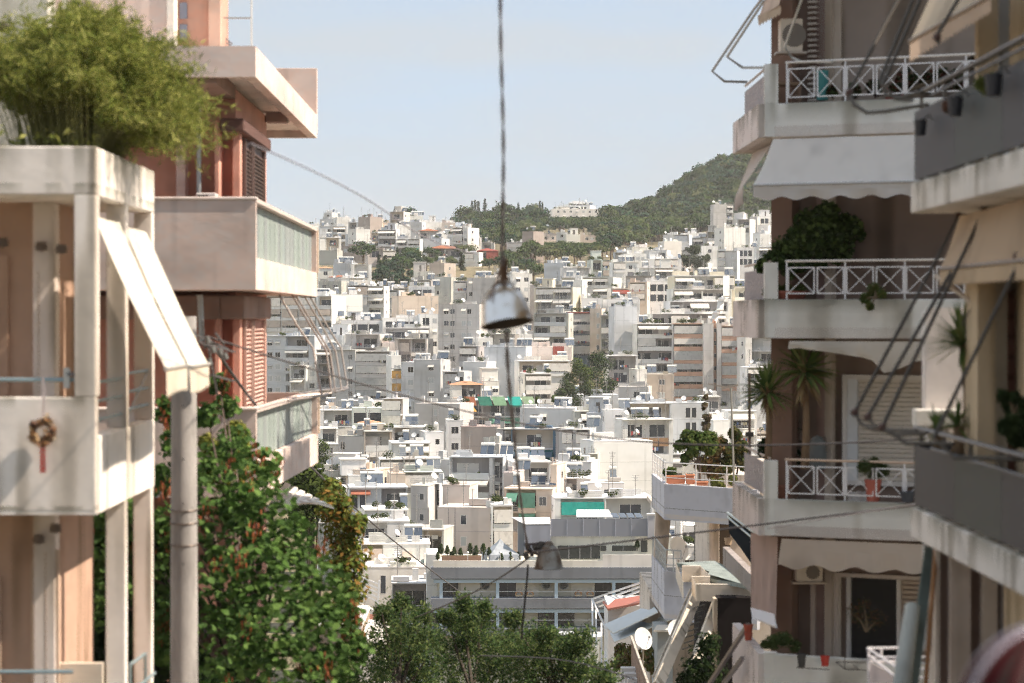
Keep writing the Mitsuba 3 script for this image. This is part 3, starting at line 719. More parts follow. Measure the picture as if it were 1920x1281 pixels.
(1000, 1066, 588, 760, 'x', -5, 'B:.03-.93', '', 650, 'drab balcony block with pale parapets below the ochre block', {'pc': 'l'}),
(1090, 1130, 560, 790, 'v', 5, 'W1', 'd.4 p.7 a.2', 585, 'jumbled pale roof house above the blue banded block', {}),
(1065, 1107, 586, 775, 'u', 3, 'A2', 'p.3 p.6 d.8', 665, 'block banded with blue parapets and white blinds under a red roof edge', {'pc': 'u', 'aw': 'z'}),
(1106, 1128, 580, 770, 'k', -4, 'W1:.55-.85', 'd.3', 665, 'rosy tower with a vertical dark slit beside the blue banded block', {}),
(1126, 1152, 592, 765, 'x', -5, 'R:.05-.95', 'p.5 x.2', 660, 'shaded grey balcony block right of the rosy tower', {}),
(1140, 1200, 562, 790, 'v', 8, 'W3', 'h.2 h.7 d.4 a.9', 585, 'pale roofs with solar heaters left of the planted terraces', {}),
# --- stepped block on the right
(1264, 1378, 518, 690, 'y', 4, 'R:.01-.99', '', 541, 'yellow top storey of the big stepped block', {'pc': 'w'}),
(1262, 1372, 543, 684, 'c', 4, 'B:.01-.99', 'p.8', 566, 'second storey of the big stepped block with one white awning', {'pc': 'w'}),
(1256, 1366, 566, 678, 'v', 4, 'B:.01-.99', 'p.1 p.9', 588, 'third storey of the big stepped block behind a row of white awnings', {'pc': 'w', 'aw': 'z'}),
(1222, 1362, 589, 670, 'c', 4, 'R:.01-.99', 'p.2 p.6 p.85', 610, 'wide planted terrace storey of the big stepped block', {'pc': 'w'}),
(1194, 1264, 608, 660, 'c', 5, 'B:.02-.99', 'p.3 p.5', 705, 'cream wing of the stepped block with white balconies and awnings', {'pc': 'w', 'aw': 'z'}),
(1262, 1321, 608, 658, 'g', 2, 'A:.02-.98', 'p.2 p.7', 735, 'grey wing with orange banded balconies and drawn blinds', {'pc': 'q', 'aw': 'S'}),
(1320, 1338, 608, 655, 'b', 2, '', '', 740, 'plain beige stair shaft left of the orange strip', {}),
(1338, 1345, 608, 657, 'q', 2, 'W1', '', 740, 'narrow orange strip with small dark slots up the stair shaft', {}),
(1345, 1353, 608, 655, 'b', 2, '', '', 740, 'thin beige shaft right of the orange strip', {}),
(1352, 1399, 612, 656, 'g', 2, 'A:.02-.96', 'x.3', 720, 'right wing with orange banded balconies beside the white banded wall', {'pc': 'q', 'aw': 'S'}),
(1398, 1417, 632, 650, 'w', 16, '', '', 700, 'white wall with faint orange bands right of the stepped block', {'pc': 'q'}),
(1368, 1420, 540, 700, 'w', 5, 'B:.02-.98', 'h.3 d.7', 612, 'white balcony block behind the white zigzag stair wall', {'aw': 'z'}),
(1152, 1194, 576, 668, 'l', 8, '', 'h.5 h.8', 680, 'bluish grey blank side wall left of the stepped block', {}),
(1138, 1196, 668, 640, 'v', 4, 'N:.05-.95', 'p.2 p.7', 715, 'low wing with a shaded veranda left of the tan ribbed block', {'pc': 'w'}),
(1213, 1264, 703, 630, 't', 3, 'W1:.4-.7', '', 755, 'tan block ribbed by horizontal lines under the cream wing', {}),
(1194, 1213, 694, 622, 'z', 10, '', '', 745, 'pair of bright cream chimney like towers beside the tan ribbed block', {}),
(1410, 1462, 632, 640, 'd', -4, 'R:.02-.98', 'd.6 a.3', 720, 'dark glazed balcony block at the right behind the yuccas', {'pc': 'v'}),
(1398, 1440, 690, 610, 'v', 4, 'R:.1-.9', 'd.4 a.7', 745, 'pale railed block below the white banded wall', {}),
# --- middle band, left half
(497, 622, 556, 735, 'w', -5, 'A:.02-.24;A:.26-.5;A:.52-.76;B:.8-.99', 'h.3 h.7 a.5', 616, 'long white block striped by orange tan blinds behind the pink balcony', {'aw': 'k'}),
(596, 650, 596, 735, 'c', 9, 'W2', 'p.3 h.6 a.2 a.8', 622, 'cream roofs with little towers in front of the broad white wall', {}),
(640, 720, 602, 730, 'v', 5, 'D3:.1-.9', 's.3 d.5 h.7 p.2', 625, 'pale jumble of roof rooms right of the awning rods', {}),
(718, 801, 597, 725, 'w', 4, 'D5:.05-.95', 'a.5', 616, 'white penthouse with a long row of pale panels', {}),
(722, 806, 616, 715, 'g', 3, 'R:.02-.98', 'd.2 d.7', 640, 'glazed balcony storey under the white penthouse', {'pc': 'v'}),
(740, 800, 636, 700, 'b', -5, 'N:.1-.5;R:.52-.95', 'd.3 a.7', 668, 'beige block with red brown doors under the glazed storey', {}),
(497, 590, 631, 700, 'l', -8, 'W2:.02-.34;B:.42-.88', 'x.2 h.6', 735, 'bluish white block with a centre stack of balconies', {'aw': 'S'}),
(588, 648, 630, 705, 'v', -4, 'W2:.1-.7', 'd.4 s.8', 665, 'pale block with a roof terrace between the awning rods', {}),
(594, 666, 657, 682, 'g', -8, 'R:.02-.4;W1:.8-.95', 'd.1 d.5', 790, 'tall grey block with paired slot windows behind the awning rods', {'pc': 'a'}),
(646, 672, 630, 700, 'w', 14, '', 'c.5', 660, 'small bright white roof room above the tall grey block', {}),
(648, 712, 628, 692, 'b', -5, 'R:.3-.95', 'd.7 p.3', 664, 'terrace house with a round dish above the beige banded block', {}),
(666, 733, 660, 680, 'b', -5, 'A:.02-.95', 'd.4 x.8', 765, 'beige block banded by blinds over dark glass balconies', {'aw': 'S', 'pc': 'b'}),
(717, 740, 643, 690, 'p', 8, '', 'h.3', 668, 'small peach cube above the beige banded block', {}),
(734, 752, 668, 668, 'w', 12, '', '', 700, 'plain white stair tower right of the beige banded block', {}),
(735, 757, 692, 655, 'g', -4, 'A', '', 760, 'narrow grey stack with an orange blind', {'aw': 'O'}),
(752, 800, 680, 650, 'v', -10, 'W2:.2-.9', 'h.3 d.7', 752, 'pale grey block with small windows left of the grey windowed block', {}),
(776, 826, 676, 640, 'g', -9, 'W1:.5-.8', 'h.7 a.2', 760, 'grey windowed block left of the beige tower foot', {}),
(788, 824, 590, 720, 'w', 6, 'D1:.1-.5;W1:.6-.9', 'd.3 d.7 h.1', 655, 'white cluttered block left of the beige tower', {}),
(822, 899, 572, 700, 'b', -7, 'W2:.12-.42;W2:.55-.82', 'd.5 a.3', 700, 'tall beige tower with paired windows and a lit cream edge', {'side': 'R.5,3'}),
(824, 905, 700, 680, 'x', -3, '', '', 740, 'grey lower part under the beige tower', {}),
(860, 897, 650, 655, 'a', -6, 'A:.05-.9', 'a.8', 700, 'grey balcony block with a dark blind in front of the beige tower', {'aw': 'g'}),
(896, 924, 634, 690, 'w', 10, 'W1', 'p.5 d.2', 665, 'white roof room beneath the hanging lamp', {}),
(918, 965, 628, 700, 'd', -4, 'N:.1-.9', 'p.3 p.7', 662, 'dark roofed terrace beneath the hanging lamp', {}),
(955, 998, 628, 705, 'w', 8, 'W1:.4-.7', 'd.8', 655, 'small white roof room with a dark tiled shelter', {}),
(830, 870, 698, 625, 'g', -6, 'A:.1-.7;W1:.78-.98', 'a.5', 745, 'grey house with a shaded balcony under the beige tower', {'aw': 'g'}),
(868, 912, 680, 635, 'v', -12, '', 'd.8 a.4', 720, 'pale narrow towers left of the large grey blank wall', {}),
(908, 986, 652, 640, 'l', -5, '', 'h.75 h.9 a.2 x.5', 745, 'large bluish grey blank wall crossed by the lamp cable', {}),
(968, 1072, 652, 645, 'p', 8, 'W1:.1-.3', 'c.6', 680, 'blush terrace house with a dark red door surround', {}),
(972, 1070, 678, 632, 'z', 8, 'B:.02-.96', '', 706, 'white terrace block with wide sunlit awnings', {'aw': 'z', 'pc': 'w'}),
(984, 1034, 702, 600, 'z', 8, 'B:.02-.98', 'p.2 p.8', 745, 'white balconies with planted edges left of the dark trees', {'aw': 'z', 'pc': 'w'}),
(848, 908, 722, 590, 'z', 5, 'N:.3-.9', 'd.2 d.5', 750, 'low house with a long orange tiled eave', {'tile': 'o'}),
(905, 936, 716, 595, 'c', 9, 'W2', 's.5', 750, 'cream little house right of the orange tiled eave', {}),
(868, 1002, 752, 560, 'v', 4, 'R:.05-.98', 'h.3', 790, 'long terrace block under green and teal awnings', {'aw': 'G'}),
(842, 888, 758, 555, 'k', 6, 'N:.1-.9', '', 795, 'little house with an orange awning left of the green awnings', {}),
(1070, 1160, 742, 600, 'l', 3, 'W1:.75-.9', 'p.6', 770, 'long low bluish wall under the dark trees', {}),
(1160, 1216, 726, 618, 'b', -3, 'W1:.4-.8', '', 765, 'beige low block with a small window under the veranda wing', {}),
# --- lower middle band
(975, 1078, 767, 535, 'v', -3, 'W2:.2-.5', 'd.3 h.7 d.9', 795, 'stained pale wall with a dish and a solar heater on its roof', {}),
(1078, 1130, 772, 530, 'x', 5, 'R:.2-.9', 'a.3 p.7', 800, 'brown grey terrace right of the stained pale wall', {}),
(1100, 1136, 776, 520, 'l', -6, '', 's.5', 812, 'bluish blank block left of the lilac windowed house', {}),
(1134, 1170, 770, 515, 'v', 4, 'D1:.5-.95', 'a.5', 812, 'lilac white house with one dark double window', {'aw': 'k'}),
(1168, 1262, 788, 505, 'w', 9, 'N:.1-.92', 'p.3 h.65 a.8 d.1', 830, 'long white block over a row of brown blinds', {}),
(1172, 1260, 757, 560, 'l', 4, 'N:.04-.96', 'd.3 d.6 x.8', 790, 'bluish terraced block with an orange rolled awning', {}),
(1254, 1330, 757, 565, 'l', 4, 'D2:.4-.7', 'd.4 x.7 a.2', 810, 'bluish block behind the roof garden', {}),
(1318, 1352, 745, 575, 'v', 4, 'R', 'd.5', 815, 'pale railed block behind the roof garden tree', {}),
(1338, 1368, 790, 480, 'w', 14, '', 'd.6 c.1', 835, 'white cube with a dish behind the roof garden', {}),
(1366, 1420, 772, 520, 'w', 5, 'R:.1-.9', 'a.3 d.7', 860, 'white terraces behind the tall thin mast', {}),
(778, 862, 757, 540, 'b', -12, 'W1:.4-.55', 'a.7', 830, 'wide grey beige blank wall with one small hole', {}),
(716, 752, 748, 560, 'g', -4, 'A', 'x.4', 800, 'narrow block with white awning over an orange shade', {'aw': 'z'}),
(600, 668, 770, 560, 'v', 4, 'R:.1-.9', 'h.6 h.8 d.2 a.4', 810, 'pale jumble with blue solar panels left of the gabled roof', {}),
(662, 716, 766, 550, 'e', 5, 'D2', 'h.2 d.7 a.5', 800, 'pale green roof shelter above the gabled block', {}),
(598, 634, 804, 500, 'w', 6, 'B:.2-.9', 'd.4', 870, 'white block with a dish right of the lower pink balcony', {}),
(634, 706, 818, 480, 'b', -16, 'W1:.05-.2', 'h.3 h.6', 890, 'beige block with blue solar panels and a lit orange flank', {}),
(684, 734, 810, 476, 'k', 8, 'B:.02-.96', 'a.2', 880, 'orange cream balcony block under a red tile strip', {'pc': 'w', 'aw': 'z'}),
(676, 716, 795, 500, 'k', 5, '', '', 812, 'little gable of bright red tiles', {'tile': 'o'}),
(735, 802, 802, 478, 'v', 7, 'R:.05-.5;W2:.6-.95', 'h.45', 835, 'white house with a dark door and a solar heater on its slab roof', {}),
(734, 806, 832, 462, 'w', 6, 'B:.25-.98', 'd.6', 880, 'white balcony house with a deep awning below the slab roof', {'aw': 'z', 'pc': 'w'}),
(798, 832, 812, 470, 'v', 9, 'W1:.5-.8', 'p.3 d.7', 852, 'white outhouse with a dark doorway', {}),
(712, 762, 862, 440, 'w', 5, 'A:.02-.98', '', 892, 'house front behind two broad white awnings', {'aw': 'z'}),
(758, 806, 862, 438, 'x', 5, 'A:.02-.98', 'h.3', 892, 'dim front behind a hanging cream awning', {'aw': 'z'}),
(864, 932, 801, 475, 'm', -4, '', 'a.7', 862, 'mauve brown blank wall in the middle of the lower town', {}),
(838, 868, 790, 510, 'v', 3, 'W1', 'p.5', 840, 'pale block with plants left of the mauve brown wall', {}),
(905, 936, 833, 462, 'b', -8, 'W1:.5-.9', 'd.7', 862, 'beige stair room with a lit diagonal and a dish', {}),
(842, 944, 858, 430, 'v', -5, 'B:.02-.74;N:.8-.98', '', 960, 'pale block with cream awnings and a dark shaft at its right', {'pc': 'l', 'aw': 'z'}),
(818, 846, 862, 435, 'g', -14, '', '', 910, 'grey wedge shaped wall left of the cream awning block', {}),
(958, 1042, 806, 470, 'n', -3, 'R:.04-.94', 'a.2 p.7', 862, 'block with a dark teal curtain under a cluttered balcony', {'pc': 'g', 'aw': 'n'}),
(930, 962, 806, 472, 'a', -6, 'N:.4-.9', 'a.3', 880, 'dim gap block left of the dark teal curtain', {}),
(1048, 1106, 806, 465, 'g', -4, 'A:.1-.45;A:.55-.95', 'd.3 p.4 h.8', 872, 'grey block with two hanging cloths', {'aw': 'z'}),
(1042, 1060, 804, 468, 'a', -8, '', '', 880, 'dark narrow block right of the dark teal curtain', {}),
(1113, 1224, 829, 440, 'w', 14, '', 'a.6', 922, 'huge plain white end wall in the lower town', {}),
(1103, 1118, 852, 436, 'x', -4, 'R', '', 920, 'sliver of brown balconies left of the huge white wall', {}),
(960, 1034, 868, 425, 'v', 7, 'R:.3-.95', 'h.2 h.4 x.8', 912, 'white terrace room with rails and two solar panels', {}),
(944, 966, 888, 418, 'p', -5, '', '', 930, 'pinkish parapet block left of the white terrace room', {}),
(1038, 1108, 868, 428, 'v', -4, 'W1:.3-.6', 'h.3 d.6 x.8', 902, 'pale terrace with a dish and a solar heater', {}),
(945, 1036, 918, 400, 'k', -4, 'W1:.7-.9;R:.05-.3;A:.3-.66', '', 995, 'tan front with two green awnings', {'aw': 'G'}),
(1032, 1044, 872, 402, 'k', -6, '', '', 1000, 'narrow rosy party wall right of the green awnings', {}),
(1040, 1108, 898, 408, 'v', -3, 'N:.3-.6', 'd.3 h.15 h.25', 938, 'white terrace house with a big round dish', {}),
(1102, 1170, 907, 402, 'b', 4, 'W1:.2-.4;D2:.42-.8', '', 942, 'tan roof house with two pale blue doors', {}),
(1040, 1226, 936, 392, 'v', 3, 'A2:.06-.5;R:.52-.98', 'd.15', 1000, 'long block with a bright teal awning', {'aw': 'T', 'pc': 'v'}),
(770, 802, 912, 400, 'b', -4, 'W1:.5-.8', '', 1005, 'tan rough wall with one square hole', {}),
(800, 824, 908, 405, 'l', -4, 'N:.05-.95', 'd.5', 1005, 'dim grey light shaft with stacked balconies', {'pc': 'g'}),
(758, 830, 886, 420, 'e', 4, 'R', 'h.3 h.6 d.9', 925, 'pale green rails and panels above the tan rough wall', {}),
(830, 880, 912, 392, 'p', -3, '', 'd.2 a.7', 952, 'pinkish stair room with a large white dish', {}),
(820, 932, 952, 384, 'p', -4, 'W1:.38-.5', '', 1040, 'pink beige block with tall slit windows', {}),
(924, 962, 950, 380, 'w', 6, 'A:.02-.98', 'p.3', 1025, 'white block with slanting awnings over a rust red wall', {'aw': 'z', 'pc': 'w'}),
(655, 764, 916, 400, 'l', 5, 'D2:.02-.3;R:.55-.98', 'h.35 h.45', 962, 'white house with a red tile strip and dark windows', {}),
(654, 690, 893, 425, 'w', 8, 'W1', 'h.5 s.3', 922, 'white roof room left of the peach stair room', {}),
(732, 760, 889, 418, 'k', 6, '', '', 918, 'peach stair room on a white roof', {}),
(684, 764, 958, 375, 'w', 6, 'D1:.4-.6;R:.65-.95', 'h.85 a.3', 982, 'white terrace with a solar heater and a dark band', {}),
(675, 768, 980, 362, 'v', 4, 'R:.05-.55;W1:.7-.85', 'p.4', 1022, 'pale terrace house with a sloping white frame', {}),
(764, 832, 994, 370, 'x', -3, 'N:.4-.95', '', 1042, 'dim courtyard front right of the sloping white frame', {}),
(600, 660, 884, 430, 'x', 4, 'W2', 'd.3 a.6', 925, 'drab low roofs right of the lower pink balcony', {}),
(596, 650, 916, 410, 'w', 5, 'W2', 'a.5', 980, 'white low house half hidden by the leafy tree', {}),
]
BIG = {}
for q in TOWN_LIST:
    r = block(*q[:5], q[5], q[6], q[7], q[8], q[9], **q[10])
    BIG[q[9]] = r

# special pieces on the named blocks
k_, at_, w_, zt_, dp_ = BIG['block banded with blue parapets and white blinds under a red roof edge']
pbox(k_, 'roof_edge', at_, -.2, w_ + .2, -1.0, .2, zt_ - .25, zt_ + .15, C['r'], 'm_town')
k_, at_, w_, zt_, dp_ = BIG['block with a dark teal curtain under a cluttered balcony']
g = M(at_); g.poly([[.6, -.55, zt_ - 3.5], [w_ - .4, -.55, zt_ - 3.5], [w_ - .4, -.62, zt_ - 5.9], [.6, -.62, zt_ - 5.9]], [0, .04, 0], (.02, .12, .15)); g.build('curtain', 'm_cloth', k_)
k_, at_, w_, zt_, dp_ = BIG['blush terrace house with a dark red door surround']
pbox(k_, 'door_surround', at_, w_ * .66, w_ * .86, -.12, -.01, zt_ - 3.2, zt_ + .3, C['r'], 'm_town')
k_, at_, w_, zt_, dp_ = BIG['pale balcony block with one teal awning among its blinds']
g = M(at_); g.poly([[w_ * .68, -.5, zt_ - 3.5], [w_ * .96, -.5, zt_ - 3.5], [w_ * .96, -1.6, zt_ - 5.1], [w_ * .68, -1.6, zt_ - 5.1]], [0, .04, -.03], C['T']); g.build('awning', 'm_cloth', k_)
k_, at_, w_, zt_, dp_ = BIG['long terrace block under green and teal awnings']
for u0_, u1_, c_ in ((.02, .16, C['R']), (.2, .38, (.05, .20, .15)), (.4, .58, (.22, .38, .24)), (.62, .8, C['T']), (.81, .98, (.30, .42, .28))):
    g = M(at_); g.poly([[w_ * u0_, .4, zt_ + .9], [w_ * u1_, .4, zt_ + .9], [w_ * u1_ + .4, -2.2, zt_ - .9], [w_ * u0_ + .4, -2.2, zt_ - .9]], [0, .04, -.04], c_); g.build('awning', 'm_cloth', k_)
k_, at_, w_, zt_, dp_ = BIG['little house with an orange awning left of the green awnings']
g = M(at_); g.poly([[w_ * .3, 0, zt_ - .3], [w_ * .95, 0, zt_ - .3], [w_ * 1.1, -2.2, zt_ - 1.5], [w_ * .5, -2.2, zt_ - 1.5]], [0, .04, -.04], C['O']); g.build('awning', 'm_cloth', k_)
k_, at_, w_, zt_, dp_ = BIG['long white block over a row of brown blinds']
for j in range(4):
    g = M(at_); u0_ = .1 + j * .205; g.poly([[w_ * u0_, -.1, zt_ - 3.4], [w_ * (u0_ + .19), -.1, zt_ - 3.4], [w_ * (u0_ + .19), -.3, zt_ - 5.0], [w_ * u0_, -.3, zt_ - 5.0]], [0, .04, 0], (.38, .24, .14)); g.build('blind', 'm_cloth', k_)
k_, at_, w_, zt_, dp_ = BIG['white house with a red tile strip and dark windows']
g = M(at_); g.poly([[.2, .3, zt_ - .1], [w_ * .36, .3, zt_ - .1], [w_ * .36, -.9, zt_ - .85], [.2, -.9, zt_ - .85]], [0, .05, -.12], (.42, .16, .10)); g.build('tile_strip', 'm_town', k_)
k_, at_, w_, zt_, dp_ = BIG['block with a dark teal curtain under a cluttered balcony']
# the white zigzag stair wall that climbs the stepped block
zz = thing('stair_wall', 'white zigzag stair wall climbing the right side of the stepped block', 'wall')
g = M()
P_ = [(1362, 518), (1362, 556), (1352, 562), (1350, 582), (1342, 588), (1338, 607)]
for a_, b_ in zip(P_, P_[1:]):
    pa, pb = W(*a_, 668), W(*b_, 664); g.bar(pa, pb, 1.6, C['w'], .5)
g.build('wall', 'm_town', zz)

# blocks that only show between the named ones: low fill, deeper in each row
rngF = np.random.default_rng(77)
fill_n = {}
for row, (yt, d, x0, x1, step) in enumerate(sorted([(432, 1260, 600, 880, 27), (462, 1130, 600, 700, 30), (470, 1080, 1230, 1480, 28), (512, 960, 596, 690, 30), (505, 985, 1120, 1440, 32), (548, 880, 600, 780, 30), (540, 900, 900, 1430, 34), (600, 790, 500, 830, 36), (574, 830, 1040, 1270, 34), (625, 770, 880, 1000, 40),
                                             (690, 700, 500, 900, 42), (690, 715, 1380, 1470, 40), (756, 640, 596, 1010, 46), (762, 650, 1060, 1440, 44), (806, 560, 596, 1110, 50), (812, 580, 1100, 1460, 50), (866, 500, 596, 1130, 55), (856, 520, 1220, 1460, 60), (905, 455, 600, 1060, 60), (955, 430, 600, 1230, 64), (985, 410, 596, 1000, 64), (880, 430, 596, 680, 44), (982, 400, 1226, 1440, 60), (1030, 330, 1226, 1440, 66), (905, 470, 1226, 1440, 60)], key=lambda q: q[1])):
    x = x0
    while x < x1:
        ww = step * rngF.uniform(.7, 1.4); col = ['w', 'v', 'v', 'c', 'b', 'l', 'g', 'p', 'w', 'x', 'k'][rngF.integers(0, 11)]
        cn = dict(w='white', v='off white', c='cream', b='beige', l='bluish grey', g='grey', p='pinkish', x='grey brown', k='apricot')[col]
        sp = ['B:.05-.95', 'R:.1-.9', 'W2:.1-.9', 'A:.05-.95', 'W3:.1-.95', '', 'B:.4-.95;W1:.05-.3', 'D3'][rngF.integers(0, 8)]
        yy = yt + rngF.uniform(-7, 9)
        ro = ' '.join(f'{k}{rngF.uniform(.1, .9):.2f}' for k in rngF.choice(list('shhdaap'), rngF.integers(1, 4)))
        near = sorted(anchors[:len(TOWN_LIST)], key=lambda a: abs(a[0] - x - ww / 2) + 1.3 * abs(a[1] - yy - 8))
        near = [a for a in near if a[2] < d - 10][:1] or near[:1]
        sn = near[0][3].split(' with ')[0].split(' behind ')[0].split(' under ')[0].split(' left of')[0].split(' right of')[0].split(' above')[0].split(' below')[0].split(' in ')[0].split(' of the')[0].split(' beside')[0]
        yy = min(yy, CY - (float(ground(X(x, d), d)) + 4) / d * F)
        gp = [(a, b) for a in np.linspace(x + 2, x + ww - 2, 6) for b in np.linspace(yy + 2, yy + 2.5 * STOREY / d * F, 6)]
        seen = sum(not any(q[0] < a < q[1] and b > q[2] and q[3] < d for q in rects) for a, b in gp)
        if seen < 4: x += ww; continue
        lab = f'{cn} block partly hidden behind the {sn}'
        fill_n[lab] = fill_n.get(lab, 0) + 1
        if fill_n[lab] > 1: lab = ['', '', 'second ', 'third ', 'fourth ', 'fifth '][fill_n[lab]] + lab
        lab = ' '.join(lab.split()[:16])
        block(x, x + ww, yy, d * rngF.uniform(.985, 1.015), col, rngF.uniform(-16, 14), sp, ro, yy + 2.2 * STOREY / d * F, lab)
        x += ww * rngF.uniform(.85, 1.05)

# ---------------------------------------------------------------- pines and cypresses on the hill
def free(x, y):
    return all(abs(x - a) > hw or abs(y - b) > hd for a, b, hw, hd in foot)


def inside(px, py, poly):
    r, n = False, len(poly)
    for i in range(n):
        (x1, y1), (x2, y2) = poly[i], poly[(i + 1) % n]
        if (y1 > py) != (y2 > py) and px < (x2 - x1) * (py - y1) / (y2 - y1) + x1: r = not r
    return r


PINES = [[(0.046, 0.081, 0.03), (0.062, 0.102, 0.037), (0.036, 0.065, 0.027)], [(0.078, 0.116, 0.04), (0.098, 0.139, 0.049), (0.062, 0.099, 0.035)], [(0.031, 0.061, 0.037), (0.04, 0.075, 0.043), (0.027, 0.049, 0.031)], [(0.109, 0.134, 0.053), (0.088, 0.116, 0.046), (0.129, 0.145, 0.067)]]


def pine_crown(seed, n, size, cols):
    def make(g, c):
        rng = np.random.default_rng(seed)
        for k in range(rng.integers(7, 10)):
            a = rng.uniform(0, 6.28); q = rng.uniform(0, 1) ** .7 * .36
            z = .52 + .36 * (1 - (q / .4) ** 2) * rng.uniform(.5, 1.0)
            clump(g, [q * math.cos(a), q * math.sin(a), z], rng.uniform(.14, .25), n, rng, size, cols, .66)
    return make


def cypress_crown(seed, n):
    def make(g, c):
        rng = np.random.default_rng(seed)
        for k in range(16):
            z = .1 + k / 16 * .9; r = .06 * math.sin(min(1, (1.02 - z) * 2.2) * 1.57) * rng.uniform(.75, 1.2) + .008
            clump(g, [rng.normal() * .015, rng.normal() * .015, z], r, n, rng, .03, [(.028, .042, .02), (.04, .055, .024), (.022, .034, .018)], 1.5)
    return make


def trunk_unit(g, c):
    g.tube([[0, 0, -.15], [.01, 0, .3], [.03, .01, .62]], [.03, .024, .01], c, 5)
    for a in (.4, 2.3, 4.2):
        g.tube([[.015, 0, .36], [.16 * math.cos(a), .16 * math.sin(a), .6]], [.014, .006], c, 4)


for k in range(8):
    SHAPES_[f'pine{k}'] = pine_crown(40 + k, 80, .048, PINES[[0, 1, 2, 1, 0, 3, 1, 2][k]])
for k in range(3): SHAPES_[f'cypress{k}'] = cypress_crown(90 + k, 34)
SHAPES_['trunk'] = trunk_unit


def treem(x, y, z, h, rng, wide=1.0):
    a = rng.uniform(0, 6.28); m = np.eye(4)
    m[:3, :3] = np.array([[math.cos(a), -math.sin(a), 0], [math.sin(a), math.cos(a), 0], [0, 0, 1]]) @ np.diag([h * wide, h * wide, h]); m[:3, 3] = [x, y, z]
    return m


FOREST = [[(735, 420), (760, 404), (900, 400), (1040, 408), (1150, 412), (1210, 392), (1260, 364), (1310, 332), (1360, 304), (1420, 284), (1540, 284), (1540, 408), (1340, 436), (1240, 448), (1180, 474), (1060, 500), (1012, 530), (935, 530), (880, 486), (905, 446), (872, 424), (820, 412), (770, 424)],
          [(690, 490), (700, 556), (770, 556), (806, 510), (870, 500), (940, 500), (1012, 500), (1012, 452), (960, 478), (850, 482), (760, 484)], [(636, 486), (700, 482), (700, 500), (640, 500)]]
rngT = np.random.default_rng(5)
spots = []
for yy in np.arange(905, 1665, 14.0):
    sp = 9.0
    for xx in np.arange(-95, 245, sp):
        x, y = xx + rngT.uniform(-3, 3), yy + rngT.uniform(-5, 5)
        z = float(ground(x, y)); px, py = CX + x / y * F, CY - (z + 2.5) / y * F
        if any(inside(px, py, P) for P in FOREST) and free(x, y): spots.append((x, y, z))
for yy in np.arange(1240, 1690, 9.0):                          # the steep flank shows every gap: more trees there
    for xx in np.arange(62, 250, 8.0):
        x, y = xx + rngT.uniform(-3, 3), yy + rngT.uniform(-4, 4); z = float(ground(x, y)); px, py = CX + x / y * F, CY - (z + 2.5) / y * F
        if inside(px, py, FOREST[0]) and free(x, y): spots.append((x, y, z))
spots.sort(key=lambda q: q[1])
step = max(1, len(spots) // 1500)
print('forest', len(spots))
single, rest = spots[:280], spots[280:]


def where_pine(x, y):
    if y < 1045 and x < 40: return 'pine tree in the wooded strip between the two bands of houses'
    if x > 75: return 'pine tree on the flank of the right hand hill'
    return 'pine tree in the wood below the hilltop villa'


ORD = ['', '', 'second', 'third', 'fourth', 'fifth', 'sixth', 'seventh', 'eighth', 'ninth', 'tenth', 'eleventh', 'twelfth', 'thirteenth', 'fourteenth', 'fifteenth', 'sixteenth', 'seventeenth', 'eighteenth', 'nineteenth', 'twentieth'] + ['later'] * 90
pn = {}
def room(x, y, z, h):
    """the height a tree can reach here without standing before the front of a house behind it"""
    px = CX + x / y * F
    for x0, x1, yt, d in rects:
        if d > y + 4 and d > 1000 and x0 - 7 < px < x1 + 7 and 700 < px < 1330: h = min(h, (CY - yt - 13) / F * y - z)
    if y > 1500 and x < 80: h = min(h, 7.5 + 1.5 * math.sin(x * .9 + y))
    return h


KIND = ['dark green', 'light olive', 'deep bluish green', 'light olive', 'dark green', 'dry yellowish', 'light olive', 'deep bluish green']
for x, y, z in single:
    k = int(rngT.integers(0, 8)); h = room(x, y, z, rngT.uniform(8, 13))
    if h < 1.9: continue
    px_, py_ = CX + x / y * F, CY - (z + h * .8) / y * F
    a_ = min((q for q in anchors[:len(TOWN_LIST)] if len(q[3].split()) > 3), key=lambda q: abs(q[0] - px_) + 1.5 * abs(q[1] - 8 - py_) + abs(q[2] - y) * .1)
    sn_ = ' '.join(re.split(r' (?:with|behind|under|left of|right of|above|below|beside|beneath|in front|in a|among|against|on the|of the|crossed|by|just|striped|standing|attached|carrying|set|tucked|between|hidden) ?', a_[3])[0].split()[:6])
    lb = f"{KIND[k]} pine {'behind' if abs(px_ - a_[0]) < 12 and y > a_[2] else 'in front of' if abs(px_ - a_[0]) < 12 else 'left of' if px_ < a_[0] else 'right of'} the {sn_}"
    pn[lb] = pn.get(lb, 0) + 1
    if pn[lb] > 1: lb = ORD[pn[lb]] + ' ' + lb 
    t = thing('pine_tree', lb, 'tree', 'pine trees on the wooded hill')
    m = treem(x, y, z, h, rngT, rngT.uniform(.95, 1.25))
    put(t + '__crown', f'pine{k}', (0, 0, 0), 'm_pine', m); put(t + '__trunk', 'trunk', (.12, .085, .06), 'm_flat', m)
far_crowns = []
for k in range(12):
    q = M(); b_ = (.72, 1.0, 1.3)[k % 3]; pine_crown(140 + k, 46, .062, [tuple(np.array(c_) * b_) for c_ in PINES[[0, 1, 2, 1, 3, 2][k % 6]]])(q, None); far_crowns.append(q.mesh())
g = M()
for x, y, z in rest:
    h = room(x, y, z, rngT.choice([7, 8.5, 10, 12, 15]) * rngT.uniform(.9, 1.1))
    if h < 1.9: continue
    v, f, c = far_crowns[rngT.integers(0, 12)]; m = treem(x, y, z, h, rngT, rngT.uniform(.75, 1.3))
    g.v.append(v @ m[:3, :3].T + m[:3, 3]); g.f.append(f + g.n); g.c.append(c); g.n += len(v)
